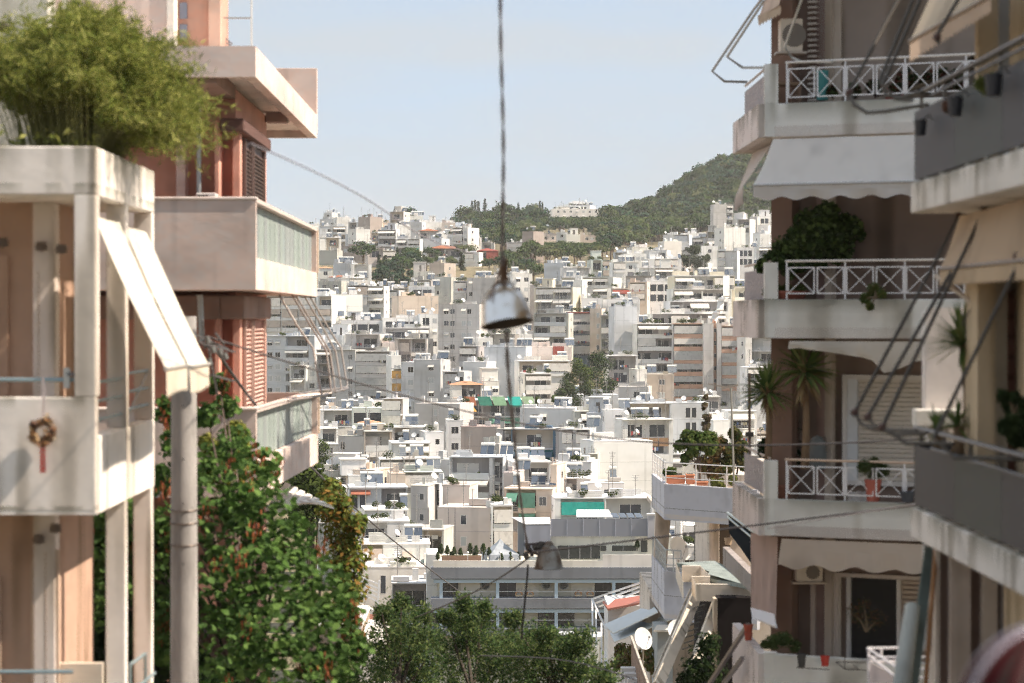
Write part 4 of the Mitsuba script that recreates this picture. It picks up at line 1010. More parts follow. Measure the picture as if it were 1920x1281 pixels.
tag(g.build('pine_forest', 'm_pine'), 'dense pine forest covering the hill up to the ridge', kind='stuff')
# (px of the tip, py of the tip, distance, height, words)
CYP = [(741, 387, 1520, 11, 'beside the first pines of the ridge'), (885, 376, 1600, 13, 'first of the four on the ridge left of the lamp cable'), (891, 374, 1605, 13, 'second of the four on the ridge left of the lamp cable'), (897, 376, 1590, 14, 'third of the four on the ridge left of the lamp cable'),
       (909, 372, 1600, 14, 'tallest of the four on the ridge left of the lamp cable'), (972, 379, 1610, 12, 'alone on the ridge right of the lamp cable'), (1012, 375, 1600, 15, 'tall twin left of the hilltop villa'), (1017, 377, 1600, 14, 'shorter twin left of the hilltop villa'), (1022, 388, 1590, 10, 'smallest next to the twins by the hilltop villa'),
       (1195, 377, 1560, 17, 'dark and broad where the ridge begins to climb'), (1230, 366, 1600, 13, 'left of the first bare rocks'), (1242, 350, 1610, 16, 'tallest on the climbing ridge'), (1255, 356, 1600, 13, 'just right of the tallest one on the climbing ridge'), (1279, 341, 1600, 10, 'left one of the pair above the pale rocks'), (1283, 342, 1600, 9, 'right one of the pair above the pale rocks'),
       (1303, 322, 1590, 9, 'dark and short on the upper ridge'), (1310, 320, 1600, 8, 'second dark short one on the upper ridge'), (1350, 298, 1600, 15, 'left of the three on the hill top'), (1358, 297, 1610, 14, 'middle of the three on the hill top'), (1368, 295, 1620, 12, 'right of the three on the hill top'), (1296, 368, 1480, 14, 'standing low on the hill flank'),
       (866, 466, 1000, 18, 'tall and black in the wooded strip below the tiled villa'), (711, 476, 985, 14, 'in the wooded strip below the teal awning, left one'), (722, 477, 985, 13, 'in the wooded strip below the teal awning, right one'), (955, 466, 1010, 13, 'in the wood behind the hanging lamp'), (745, 462, 1030, 10, 'small before the grey balcony block')]
for px, py, d, h, wd in CYP:
    x, z = X(px, d), Z(py, d)
    t = thing('cypress_tree', 'dark slender cypress ' + wd, 'tree', 'cypresses on the hill')
    m = treem(x, d, z - h, h, rngT, rngT.uniform(.9, 1.25))
    put(t + '__crown', f'cypress{rngT.integers(0, 3)}', (0, 0, 0), 'm_pine', m); put(t + '__trunk', 'trunk', (.12, .085, .06), 'm_flat', treem(x, d, z - h - 1.0, h * .5, rngT, .5))
# bare ochre rocks on the ridge
for px, py, r, d, lab in ((1212, 386, 10, 1500, 'bare orange ochre rock face low on the ridge'), (1262, 358, 9, 1570, 'pale rock outcrop on the climbing ridge'), (1272, 352, 9, 1575, 'upper pale rock outcrop next to the cypress pair'), (1244, 370, 6, 1560, 'small reddish rock between two ridge cypresses')):
    s = trimesh.creation.icosphere(2, 1.0); n_ = meshkit.fbm(s.vertices * 1.7 + px, 3)
    v = s.vertices * (.7 + .6 * n_[:, None]) * np.array([r, r * .6, r * .5]) * d / F * .6 + W(px, py + 2, d)
    g = M(); g.add(v, s.faces, (.50, .32, .19) if 'o' in lab[:12] and 'orange' in lab else (.52, .43, .34)); key = g.build('rock', 'm_town'); tag(key, lab, 'rock')


def crown_tree(name, label, cat, clumps, base, cols, nper, size, bark=(.10, .075, .055), r=.25, group=None, seed=1, bs='m_leaf'):
    rng = np.random.default_rng(seed); t = thing(name, label, cat, group); g = M()
    for c, rad in clumps:
        for k in range(5):
            dlt = rng.normal(size=3); dlt /= np.linalg.norm(dlt)
            clump(g, np.asarray(c) + dlt * rad * .5, rad * rng.uniform(.45, .7), nper // 5, rng, size, cols, .9)
    g.build('crown', bs, t)
    g = M(); b = np.asarray(base, float); top = np.mean([c for c, _ in clumps], 0)
    g.tube([b, (b + top) / 2 + [.1, 0, 0], top], [r, r * .8, r * .4], bark, 7)
    for c, rad in clumps[:8]: g.tube([(b + top) / 2, (np.asarray(c) + (b + top) / 2) / 2 - [0, 0, rad * .2], c], [r * .5, r * .3, r * .1], bark, 5)
    g.build('trunk', 'm_flat', t, smooth=True)
    return t


DK = [(.03, .05, .02), (.045, .07, .025), (.06, .085, .03), (.025, .04, .02)]
MG = [(.07, .10, .03), (.09, .12, .035), (.05, .075, .025)]
S_ = lambda d: d / F
for lab, d, cl, cols in (
    ('big dark tree with a pointed crown left of the bluish side wall', 625, [(1112, 668, 24), (1128, 688, 26), (1116, 712, 30), (1138, 725, 22), (1126, 745, 26), (1100, 735, 22)], DK),
    ('mid green round tree under the blue banded block', 612, [(1085, 688, 20), (1076, 708, 22), (1094, 702, 20), (1092, 724, 22)], MG),
    ('low bushy tree beside the planted balconies', 592, [(1062, 728, 20), (1050, 744, 18), (1080, 742, 22), (1098, 735, 16)], [(.05, .075, .03), (.04, .06, .025)]),
    ('round dark tree between the white blocks on the right', 955, [(1302, 472, 15), (1288, 486, 16), (1312, 490, 16), (1325, 482, 8)], [(.04, .06, .03), (.055, .075, .035)]),
    ('grey green tree left of the long low bluish wall', 575, [(1040, 748, 8), (1005, 752, 12)], MG),
    ('dark tree behind the white balcony house at the left', 470, [(612, 862, 20), (604, 838, 16), (622, 884, 20), (640, 908, 18)], MG),
    ('small yellow green tree by the pole in the wooded strip', 935, [(722, 520, 11), (712, 528, 9)], [(.13, .14, .04), (.16, .16, .05)])):
    rr = np.random.default_rng(len(lab))
    crown_tree('tree', lab, 'tree', [(W(px, py, d + rr.uniform(-4, 4)), r_ * S_(d)) for px, py, r_ in cl], W(cl[-1][0], 0, d) * [1, 1, 0] + [0, 0, float(ground(X(cl[-1][0], d), d)) - 1], cols, 1100, .24 * d / 650, seed=len(lab), bs='m_pine')

crown_tree('tree', 'green tree below the far end of the lower pink balcony', 'tree', [(W(575, 900, 120), 1.3), (W(556, 925, 120), 1.3), (W(598, 915, 120), 1.2), (W(580, 950, 120), 1.6), (W(615, 945, 121), 1.2)], W(580, 0, 120) * [1, 1, 0] + [0, 0, -25], MG, 1500, .11, seed=77)

# ---------------------------------------------------------------- the long low building at the foot of the valley, 285 m away
HD = 285.0
hx = lambda px: X(px, HD); hz = lambda py: Z(py, HD)
hb = thing('long_terrace_building', 'long cream building with grey fascias, round windows and a planted roof terrace behind the treetops', 'building')
cr, gf, bl = (.62, .60, .52), (.21, .23, .25), (.40, .50, .60)
L0, R0x = hx(818), hx(1228)
g = M(); g.box(L0, R0x + 3, HD + 1.6, HD + 16, -48, hz(1064), cr)
g.build('wall', 'm_town', hb)
for k, (a, b) in enumerate(((1064, 1085), (1122, 1141), (1178, 1192))):
    f_ = pbox(hb, 'fascia', None, L0 - .6, R0x + 3, HD - .35, HD + 1.6, hz(b), hz(a), gf, 'm_town')
    if k < 2:
        pbox(hb, 'beam', None, L0 - .3, R0x + 3, HD - .05, HD + .2, hz(b + 8.5), hz(b + 2), bl)
        pbox(f_, 'soffit_strip', None, L0 - .4, R0x + 3, HD + .05, HD + 1.55, hz(b + 1.4), hz(b) - .003, (.12, .12, .13))
for y0, y1 in ((1093, 1122), (1147, 1178)):
    for px in (827, 933, 1043, 1151, 1222):
        pbox(hb, 'column', None, hx(px - 3), hx(px + 3), HD - .1, HD + .25, hz(y1), hz(y0), bl)
    pbox(hb, 'guard_rail', None, L0, R0x, HD + .02, HD + .07, hz(y0 + 17), hz(y0 + 16), (.55, .58, .6))
    for a, b in ((830, 858), (936, 968), (1117, 1147), (1155, 1187)) if y0 < 1100 else ((795, 824), (830, 862), (901, 931), (937, 968), (1010, 1041), (1047, 1077), (1120, 1148)):
        w_ = pbox(hb, 'sliding_door', None, hx(a), hx(b), HD + 1.5, HD + 1.597, hz(y1), hz(y0 + 1), (.05, .05, .055), 'm_gloss')
        for q in (a, (a + b) / 2, b): pbox(w_, 'frame', None, hx(q) - .04, hx(q) + .04, HD + 1.46, HD + 1.498, hz(y1), hz(y0 + 1), (.10, .10, .10))
th = np.linspace(0, 2 * np.pi, 25)
for px in (910, 1025, 1058, 1205):
    g = M(); c = W(px, 1100, HD) + [0, 1.5, 0]; r = 7.4 * HD / F
    g.poly(np.stack([c[0] + r * np.cos(th[:-1]), np.full(24, c[1]), c[2] + r * np.sin(th[:-1])], 1), [0, .09, 0], (.035, .04, .05))
    p = g.build('round_window', 'm_gloss', hb)
    g = M(); ring = np.stack([c[0] + (r + .05) * np.cos(th), np.full(25, c[1] - .02), c[2] + (r + .05) * np.sin(th)], 1); g.tube(ring, .06, (.35, .35, .34), 5, False); g.build('frame', 'm_flat', p)
for a, b in ((968, 1010), (1072, 1116), (1186, 1200), (864, 900)):
    pbox(hb, 'pale_panel', None, hx(a), hx(b), HD + 1.42, HD + 1.595, hz(1122), hz(1094), (.74, .71, .63), 'm_town')
# roof terrace and penthouse
pbox(hb, 'terrace_parapet', None, L0 - .3, hx(1130), HD - .2, HD + .05, hz(1064) + .003, hz(1052), (.76, .74, .68), 'm_town')
pbox(hb, 'terrace_parapet', None, hx(1130) + .003, R0x + 3, HD - .2, HD + .05, hz(1064) + .003, hz(1041), (.74, .72, .67), 'm_town')
pbox(hb, 'terrace_wall', None, hx(1033), R0x + 2, HD + 3, HD + 12, hz(1066), hz(1009), (.72, .70, .64), 'm_town')
for a, b, c_, d_ in ((1047, 1127, 1028, 1053), (1128, 1139, 1028, 1038), (1150, 1196, 1028, 1038), (1205, 1217, 1018, 1040)):
    w_ = pbox(hb, 'window', None, hx(a), hx(b), HD + 2.9, HD + 2.996, hz(d_), hz(c_), (.05, .055, .06), 'm_gloss')
    for q in np.arange(a + 21, b - 8, 21): pbox(w_, 'frame', None, hx(q) - .05, hx(q) + .05, HD + 2.86, HD + 2.898, hz(d_), hz(c_), (.25, .25, .25))
for k in range(6):
    a = 1034 + k * 30.6
    p = pbox(hb, 'screen_panel', None, hx(a) + .03, hx(a + 30.6) - .03, HD + 2.6, HD + 2.72, hz(1010), hz(977), (.30, .33, .38), 'm_metal')
    pbox(p, 'post', None, hx(a) - .035, hx(a) + .025, HD + 2.52, HD + 2.6, hz(1012), hz(976), (.42, .45, .5))
g = M(); a, b = hx(984), hx(1033)
g.box(a, b, HD + 2.0, HD + 5, hz(1036), hz(987), (.31, .33, .38)); g.poly([[a - 1.4, HD + 5, hz(978)], [a, HD + 1.95, hz(987)], [b, HD + 1.95, hz(986)], [b, HD + 5, hz(978)]], [0, 0, .08], (.8, .8, .78))
g.box(hx(972), a, HD + 4.5, HD + 9, hz(1050), hz(985), (.36, .38, .41)); g.build('lift_housing', 'm_town', hb)
g = M(); g.poly([[hx(1083), HD + 4, hz(976)], [hx(1152), HD + 4, hz(976)], [hx(1148), HD + 9, hz(969)], [hx(1086), HD + 9, hz(969)]], [0, 0, .1], (.8, .8, .78)); g.build('skylight', 'm_flat', hb)
for k in range(4):
    a = 1152 + 15 * k; g = M(); g.poly([[hx(a), HD + 4, hz(976)], [hx(a + 13), HD + 4, hz(976)], [hx(a + 9), HD + 6, hz(970)], [hx(a - 3), HD + 6, hz(970)]], [0, .05, -.06], (.07, .09, .12)); g.build('solar_panel', 'm_gloss', hb)
g = M(); g.box(hx(1217), hx(1231), HD + 1.5, HD + 2.6, hz(1014), hz(969), (.5, .52, .56)); g.box(hx(1215), hx(1233), HD + 1.4, HD + 2.7, hz(969), hz(966), (.62, .62, .62)); g.build('chimney', 'm_town', hb)
for px in (973, 994, 1085, 1107, 1195):
    c = W(px, 1117, HD) + [0, .6, 0]; t = thing('wicker_chair', {973: 'leftmost round wicker chair on the upper balcony', 994: 'second round wicker chair from the left on the upper balcony', 1085: 'round wicker chair right of the paired round windows', 1107: 'round wicker chair left of the wide dark doors', 1195: 'rightmost wicker chair partly hidden by stair rails'}[px], 'chair', 'wicker chairs on the long balcony')
    g = M(); tt = np.linspace(-.3, np.pi + .3, 12); g.sheet(np.array([[c + [.42 * math.cos(q) * s_, .22, .38 * math.sin(q) * s_ + .05] for q in tt] for s_ in (.55, 1.0)]), (.45, .24, .12), thick=(0, .06, 0)); g.build('backrest', 'm_flat', t)
    g = M(); g.box(c[0] - .36, c[0] + .36, c[1] - .3, c[1] + .25, c[2] - .12, c[2] - .02, (.62, .5, .35)); g.build('seat', 'm_flat', t)
    for sx in (-.3, .26):
        for sy in (-.26, .2): pbox(t, 'leg', None, c[0] + sx, c[0] + sx + .04, c[1] + sy, c[1] + sy + .04, hz(1122), c[2] - .12, (.2, .12, .07))
t = thing('gazebo', 'grey white pagoda tent on the planted roof terrace', 'tent')
A = W(938, 1014, HD) + [0, 3.2, 0]; hw = 30 * HD / F; z1 = hz(1043)
g = M()
for k in range(4):
    a0, a1 = k * math.pi / 2 + math.pi / 4 + .3, (k + 1) * math.pi / 2 + math.pi / 4 + .3
    rows = []
    for s_ in np.linspace(0.02, 1, 7):
        p0, p1 = (np.array([A[0] + math.cos(a) * hw * 1.35 * s_, A[1] + math.sin(a) * hw * 1.35 * s_, A[2] - (A[2] - z1) * s_ ** .75]) for a in (a0, a1)); rows.append([p0, p1])
    g.sheet(np.array(rows), (.56, .60, .66))
    e0, e1 = rows[-1]
    sc = [[e0 + (e1 - e0) * u, e0 + (e1 - e0) * u + [0, 0, -.15 - .75 * abs(math.cos(u * 2 * math.pi))]] for u in np.linspace(0, 1, 17)]
    g.sheet(np.array(sc), (.56, .60, .66))
g.build('canopy', 'm_cloth', t)
for k in range(4):
    a = k * math.pi / 2 + math.pi / 4 + .3; x, y = A[0] + math.cos(a) * hw * 1.3, A[1] + math.sin(a) * hw * 1.3
    pbox(t, 'post', None, x - .05, x + .05, y - .05, y + .05, hz(1066), z1, (.7, .7, .7))
for px, lab in ((877, 'white globe lamp on a post left of the pagoda tent'), (938, 'white globe lamp on a post in front of the pagoda tent')):
    t = thing('globe_lamp', lab, 'lamp', 'globe lamps on the terrace'); c = W(px, 1037, HD) + [0, .4, 0]
    s = trimesh.creation.icosphere(2, .14); g = M(); g.add(s.vertices + c, s.faces, (.8, .8, .8)); g.build('globe', 'm_flat', t, smooth=True)
    g = M(); g.tube([c - [0, 0, 1.0], c - [0, 0, .12]], .035, (.6, .6, .6), 6); g.build('post', 'm_flat', t)
rr = np.random.default_rng(21)
for k, (px, py, r) in enumerate(((826, 1031, 8), (838, 1033, 7), (851, 1036, 8), (863, 1037, 7), (881, 1031, 9), (892, 1034, 8), (906, 1032, 9), (917, 1036, 7), (820, 1044, 6), (845, 1044, 6), (888, 1045, 6), (922, 1046, 6), (940, 1046, 6), (957, 1044, 6), (972, 1046, 7), (1197, 1022, 7))):
    nm = ['first', 'second', 'third', 'fourth', 'fifth', 'sixth', 'seventh', 'eighth'][k % 8]
    lab = f'{nm} evergreen shrub from the left on the roof terrace hedge' if k < 8 else (f'{nm} low clipped bush along the terrace parapet edge' if k < 15 else 'small tree in a pot before the pale terrace wall')
    t = thing('terrace_shrub', lab, 'shrub', 'evergreens on the roof terrace'); c = W(px, py, HD) + [0, 1.5 + rr.uniform(0, 1), 0]; g = M()
    u = r * HD / F
    for q in range(5): clump(g, c + [0, 0, (q / 4 - .5) * u * 1.5], u * (.85 - .13 * q), 160, rr, .07, [(.05, .075, .03), (.07, .10, .035), (.035, .055, .025)], .9)
    g.build('foliage', 'm_leaf', t)
    g = M(); g.tube([c - [0, 0, u * 2.2], c], .05, (.12, .09, .06), 5); g.build('trunk', 'm_flat', t)
t = thing('planter_row', 'long reddish brown planter under the terrace evergreens', 'planter')
pbox(t, 'box', None, hx(828), hx(902), HD + .8, HD + 1.4, hz(1056), hz(1044), (.36, .22, .16), 'm_town')
pbox(t, 'soil', None, hx(829), hx(901), HD + .85, HD + 1.35, hz(1044) + .003, hz(1043.5), (.1, .08, .05), 'm_flat')

# the cream house left of it, with its outside stair
block(672, 806, 1022, 326, 'c', 3, 'A1:.05-.34;W1:.6-.76', 'd.55', 1062, 'upper floor of the cream house with a tan blind and round dishes', pc='c', aw='k', sh=3.0)
block(668, 812, 1066, 318, 'z', 3, 'D1:.3-.4;D1:.62-.74;W1:.84-.9', '', 1125, 'lower floors of the cream house left of the grey fascia building', pc='c', sh=3.1)
block(735, 830, 1095, 300, 'g', 2, 'R:.02-.98', '', 1180, 'grey balcony front with a blue grey end wall behind the treetops', pc='g')
block(738, 771, 1108, 306, 'o', 2, '', '', 1160, 'orange painted wall behind the treetops', rim=False)
block(800, 822, 1040, 292, 'l', 2, '', '', 1120, 'blue grey corner strip at the end of the fascia building', rim=False)
for px, py in ((689, 1042), (717, 1044), (795, 1053)):
    g = M(); t = thing('satellite_dish', {689: 'white dish left of the tan blind', 717: 'white dish right of the tan blind', 795: 'greenish dish at the right end of the cream house'}[px], 'satellite dish', 'dishes on the cream house'); dish_mesh(g, .5 if px < 790 else .42, W(px, py, 322) - [0, 1.2, 0], (.8, .8, .8) if px < 790 else (.35, .42, .4), az=.5); g.build('dish', 'm_flat', t, smooth=30)
t = thing('outside_stair', 'white railed outside stair climbing past the leafy tree', 'stair')
D_ = 200
for k in range(5): g = M(); g.bar(W(676, 1082 + k * 8, D_), W(711, 1096 + k * 8.5, D_), .1, (.8, .8, .8)); g.build('rail', 'm_flat', t)
g = M(); g.bar(W(711, 1088, D_), W(706, 1180, D_), .14, (.8, .8, .8)); g.build('post', 'm_flat', t)
g = M(); g.poly([W(640, 1120, D_ + 1), W(708, 1148, D_ + 1), W(708, 1156, D_ + 1), W(640, 1132, D_ + 1)], [0, 1.2, 0], (.6, .59, .56)); g.build('flight', 'm_town', t)
t = thing('garden_wall', 'rough stony wall with a white coping at lower left of the treetops', 'wall')
g = M(); g.box(X(600, 150), X(677, 150), 150, 160, -40, Z(1180, 150), (.33, .25, .2)); g.build('wall', 'm_concrete', t)
pbox(t, 'coping', None, X(596, 150), X(678, 150), 149.8, 160, Z(1180, 150) + .003, Z(1172, 150), (.75, .74, .7), 'm_plaster')
t = thing('shed', 'dark red brown shed with a stack of tiles beside the stony wall', 'shed')
g = M(); g.box(X(676, 160), X(707, 160), 160, 164, -40, Z(1166, 160), (.20, .08, .06)); g.build('wall', 'm_town', t)
for k in range(7): pbox(t, 'shelf', None, X(677, 160), X(706, 160), 159.7, 159.99, Z(1172 + k * 5, 160), Z(1170.5 + k * 5, 160), (.45, .2, .13), 'm_town')
t = thing('low_house', 'low white flat wall under the red brown shed', 'house')
g = M(); g.box(X(674, 140), X(720, 140), 140, 150, -40, Z(1203, 140), (.78, .74, .69)); g.build('wall', 'm_town', t)
t = thing('parked_car', 'white car roof glimpsed between the treetops', 'car')
c = W(1066, 1202, 190); g = M()
pro = [(-2.1, -.75), (-2.0, -.2), (-1.2, -.05), (-.7, .45), (.7, .48), (1.3, 0), (2.0, -.15), (2.1, -.75)]
g.poly([c + [x, 0, z] for x, z in pro], [0, 1.7, 0], (.8, .8, .8)); g.build('body', 'm_gloss', t)
g = M(); g.poly([c + [x, -.01, z] for x, z in ((-1.05, .02), (-.65, .38), (.62, .4), (1.1, .03))], [0, .005, 0], (.04, .05, .06)); g.build('window', 'm_gloss', t)
for sx in (-1.3, 1.3):
    g = M(); g.tube([c + [sx, -.02, -.75], c + [sx, .2, -.75]], .33, (.04, .04, .04), 16); g.build('wheel', 'm_flat', t)

# ---------------------------------------------------------------- building down the street on the right, 88 m away
D8 = 88.0
rb = thing('street_corner_building', 'grey blue balcony building down the street on the right with a roof garden', 'building')
bc = (.50, .52, .55); be = (.60, .54, .46)


def ring_wall(g, pts, z0, z1, th, col):
    p = np.asarray(pts, float)
    for a, b in zip(p[:-1], p[1:]):
        d = (b - a) / np.linalg.norm(b - a); n = np.array([-d[1], d[0]])
        e = d * .002
        g.add([[*q, z] for z in (z0, z1) for q in (a + e, b - e, b - e + n * th, a + e + n * th)], [[0, 1, 5], [0, 5, 4], [1, 2, 6], [1, 6, 5], [2, 3, 7], [2, 7, 6], [3, 0, 4], [3, 4, 7], [0, 2, 1], [0, 3, 2], [4, 5, 6], [4, 6, 7]], col)


up = [(X(1222, 94), 94.0), (X(1246, D8), D8), (X(1420, 85), 85.0)]
for nm, y0, y1, y2, lab in (('roof_balcony', 908, 950, 975, None), ('balcony', 1072, 1128, 1162, None)):
    g = M(); ring_wall(g, up, Z(y2, D8), Z(y0, D8), .14, bc)
    pts = [[*q, 0] for q in up]; fl = [*up, (X(1420, 85) + 2, 97.0), (up[0][0], 97.0)]
    g.poly([[a, b, Z(y2, D8) + .05] for a, b in fl], [0, 0, .14], be); p = g.build(nm, 'm_plaster', rb)
    g = M()
    for a, b in zip(up[:-1], up[1:]): g.bar([*a, Z(y0 + 45, D8)], [*b, Z(y0 + 45, D8)], .02, (.25, .25, .26))
    g.build('drip_groove', 'm_flat', p)
g = M(); g.box(X(1352, 92), X(1420, 92) + 6, 91.5, 104, -40, Z(908, D8), be); g.box(X(1216, 98), X(1420, 98) + 6, 97.2, 104, -40, Z(1160, D8), be); g.build('wall', 'm_plaster', rb)
g = M(); g.poly([W(1230, 962, 93), W(1258, 972, 93), W(1250, 1068, 93), W(1226, 1058, 93)], [0, .5, 0], be); g.build('pillar', 'm_plaster', rb)
g = M(); g.tube([W(1340, 962, 90), W(1340, 1070, 90)], .18, (.66, .56, .46), 10); g.build('column', 'm_plaster', rb, smooth=30)
g = M(); g.box(X(1345, 90), X(1372, 90), 90.5, 90.8, Z(1066, 90), Z(968, 90), (.10, .07, .05)); g.build('door', 'm_flat', rb)
for lev, (y0, pa) in enumerate(((908, up), (1072, [(X(1222, 94), 94.0), (X(1246, D8), D8), (X(1275, 87.6), 87.6)]))):
    g = M(); zt = Z(y0, D8); hh = 40 * D8 / F
    for a, b in zip(pa[:-1], pa[1:]):
        a, b = np.array([*a, zt]) + [.05, .1, 0], np.array([*b, zt]) + [.05, .1, 0]; n = max(2, int(np.linalg.norm(b - a) / (1.1 if lev == 0 else .5)))
        for f_ in (1, .62, .3): g.tube([a + [0, 0, hh * f_], b + [0, 0, hh * f_]], .022 if f_ == 1 else .014, (.78, .76, .74) if lev == 0 else (.4, .42, .42), 5)
        for q in range(n + 1): g.tube([a + (b - a) * q / n, a + (b - a) * q / n + [0, 0, hh]], .02, (.78, .74, .72) if lev == 0 else (.4, .42, .42), 5)
    g.build('railing', 'm_flat', rb)
g = M(); g.box(X(1330, 92), X(1420, 92), 91, 91.3, Z(908, 92), Z(888, 92), (.45, .40, .36)); g.build('low_wall', 'm_plaster', rb)
# roof garden
TER = (.50, .20, .11)


def pot(name, lab, c, r, h, col=TER, group='flower pots', n=16):
    t = thing(name, lab, 'flower pot', group); g = M(); th = np.linspace(0, 2 * np.pi, n + 1)
    rows = [[[c[0] + q * r * math.cos(a), c[1] + q * r * math.sin(a), c[2] + z * h] for a in th] for q, z in ((.02, 0), (.72, 0), (.93, .84), (1.0, .84), (1.0, 1), (.88, 1), (.84, .8), (.02, .8))]
    g.sheet(np.array(rows), col); g.build('pot', 'm_flat', t, smooth=35); return t


def trough(lab, x0, x1, y, z0, z1, col=TER, dep=.35):
    t = thing('flower_trough', lab, 'planter', 'terracotta troughs on the roof garden'); g = M()
    g.bbox(x0, x1, y, y + dep, z0, z1 - .06, col, .02); g.bbox(x0 - .02, x1 + .02, y - .02, y + dep + .02, z1 - .06, z1, tuple(np.array(col) * 1.1), .015); g.build('box', 'm_flat', t)
    pbox(t, 'soil', None, x0 + .03, x1 - .03, y + .03, y + dep - .03, z1 + .002, z1 + .012, (.07, .05, .04)); return t


trough('terracotta trough at the corner of the roof garden', X(1253, 87.5), X(1288, 87.5), 88.3, Z(909, 88), Z(893, 88))
trough('longer terracotta trough right of the corner one', X(1290, 87.5), X(1305, 87.5), 88.1, Z(909, 88), Z(890, 88))
trough('low terracotta trough below the roof garden tree', X(1306, 87.5), X(1330, 87.5), 88.0, Z(911, 88), Z(903, 88))
LV = [(.07, .11, .03), (.10, .14, .04), (.05, .08, .025), (.13, .16, .05)]
BR = [(.16, .10, .05), (.20, .12, .06), (.11, .10, .04), (.13, .13, .05)]
d9 = 89.0
crown_tree('garden_tree', 'bright green small tree on the roof garden with a thin leaning trunk', 'tree', [(W(1292, 826, d9), .42), (W(1320, 818, d9), .46), (W(1306, 842, d9), .40), (W(1280, 838, d9), .3), (W(1330, 838, d9), .3), (W(1285, 862, d9), .22)], W(1312, 905, d9), LV, 900, .075, r=.05, seed=4)
crown_tree('garden_tree', 'brownish shrubby tree right of the bright green one on the roof garden', 'tree', [(W(1335, 858, 90), .45), (W(1350, 840, 90), .40), (W(1322, 870, 90), .35), (W(1340, 880, 90), .38)], W(1338, 910, 90), BR, 800, .07, r=.04, seed=5)
crown_tree('garden_tree', 'dark green bush at the right end of the roof garden', 'tree', [(W(1372, 850, 90), .42), (W(1385, 868, 90), .42), (W(1366, 875, 90), .38), (W(1390, 840, 90), .3), (W(1378, 815, 90), .25)], W(1378, 910, 90), [(.06, .08, .03), (.09, .09, .035), (.13, .11, .04)], 800, .07, r=.04, seed=6)
crown_tree('climbing_rose', 'tall thin rambling plant rising above the roof garden trees', 'plant', [(W(1325, 745, 90), .1), (W(1322, 762, 90), .16), (W(1326, 782, 90), .2), (W(1323, 800, 90), .2)], W(1328, 905, 90), [(.16, .12, .08), (.11, .11, .05), (.22, .17, .13)], 260, .06, r=.02, seed=7)
crown_tree('garden_bush', 'low dark bush in the corner trough', 'shrub', [(W(1262, 884, 88.6), .22), (W(1250, 886, 88.6), .16)], W(1262, 900, 88.6), LV, 350, .06, r=.02, seed=8)
crown_tree('garden_bush', 'yellow green grass tuft hanging over the roof balcony edge', 'shrub', [(W(1342, 902, 86.9), .2), (W(1352, 906, 86.9), .16)], W(1345, 914, 86.9), [(.16, .17, .05), (.12, .13, .04)], 350, .06, r=.02, seed=9)
crown_tree('garden_bush', 'yellow green grass tuft beside the tall thin mast', 'shrub', [(W(1376, 902, 86.5), .2), (W(1385, 912, 86.4), .16)], W(1376, 914, 86.5), [(.16, .17, .05), (.12, .13, .04)], 350, .06, r=.02, seed=10)
def mast(lab, px, y0, y1, d, r, col, bars=()):
    t = thing('antenna_mast', lab, 'antenna', 'masts and antennas'); g = M(); g.tube([W(px[1], y1, d), W(px[0], y0, d)], r, col, 6); g.build('pole', 'm_metal', t)
    for a, b in bars: g = M(); g.bar(W(*a, d), W(*b, d), r * 1.2, (.42, .36, .3)); g.build('crossbar', 'm_metal', t)
    return t
mast('tall thin grey mast passing the roof garden', (1371, 1379), 728, 975, 80, .035, (.38, .36, .33), [((1328, 720), (1376, 729)), ((1352, 730), (1384, 722)), ((1366, 722), (1372, 736))])
t_ = mast('dark rusty pipe with a black box left of the yuccas', (1405.5, 1406), 700, 856, 46, .028, (.12, .10, .09))
g = M(); g.box(X(1398, 46), X(1413, 46), 45.9, 46.06, Z(819, 46), Z(810, 46), (.04, .04, .04)); g.build('box', 'm_flat', t_)
mast('thin dark aerial on the far roof in front of the big dish', (1303, 1303), 985, 1052, 84, .02, (.15, .15, .15), [((1300, 988), (1307, 986))])
# dishes
for px, py, r, d, lab, az in ((1274, 1029, 22, 89.5, 'large white dish framed under the roof balcony', .1), (1207, 1198, 20, 84, 'large cream dish in front of the corrugated roof', .05), (1271, 1182, 19, 78, 'white dish half hidden by the slanted beams', -.3)):
    t = thing('satellite_dish', lab, 'satellite dish', 'large dishes down the street'); g = M(); dish_mesh(g, r * d / F, W(px, py, d), (.80, .79, .75), az + .55, .35); g.build('dish', 'm_flat', t, smooth=30)
    g = M(); g.tube([W(px, py + r + 30, d) + [0, .3, 0], W(px, py, d) + [0, .15, 0]], .03, (.35, .3, .25), 6); g.build('post', 'm_metal', t)
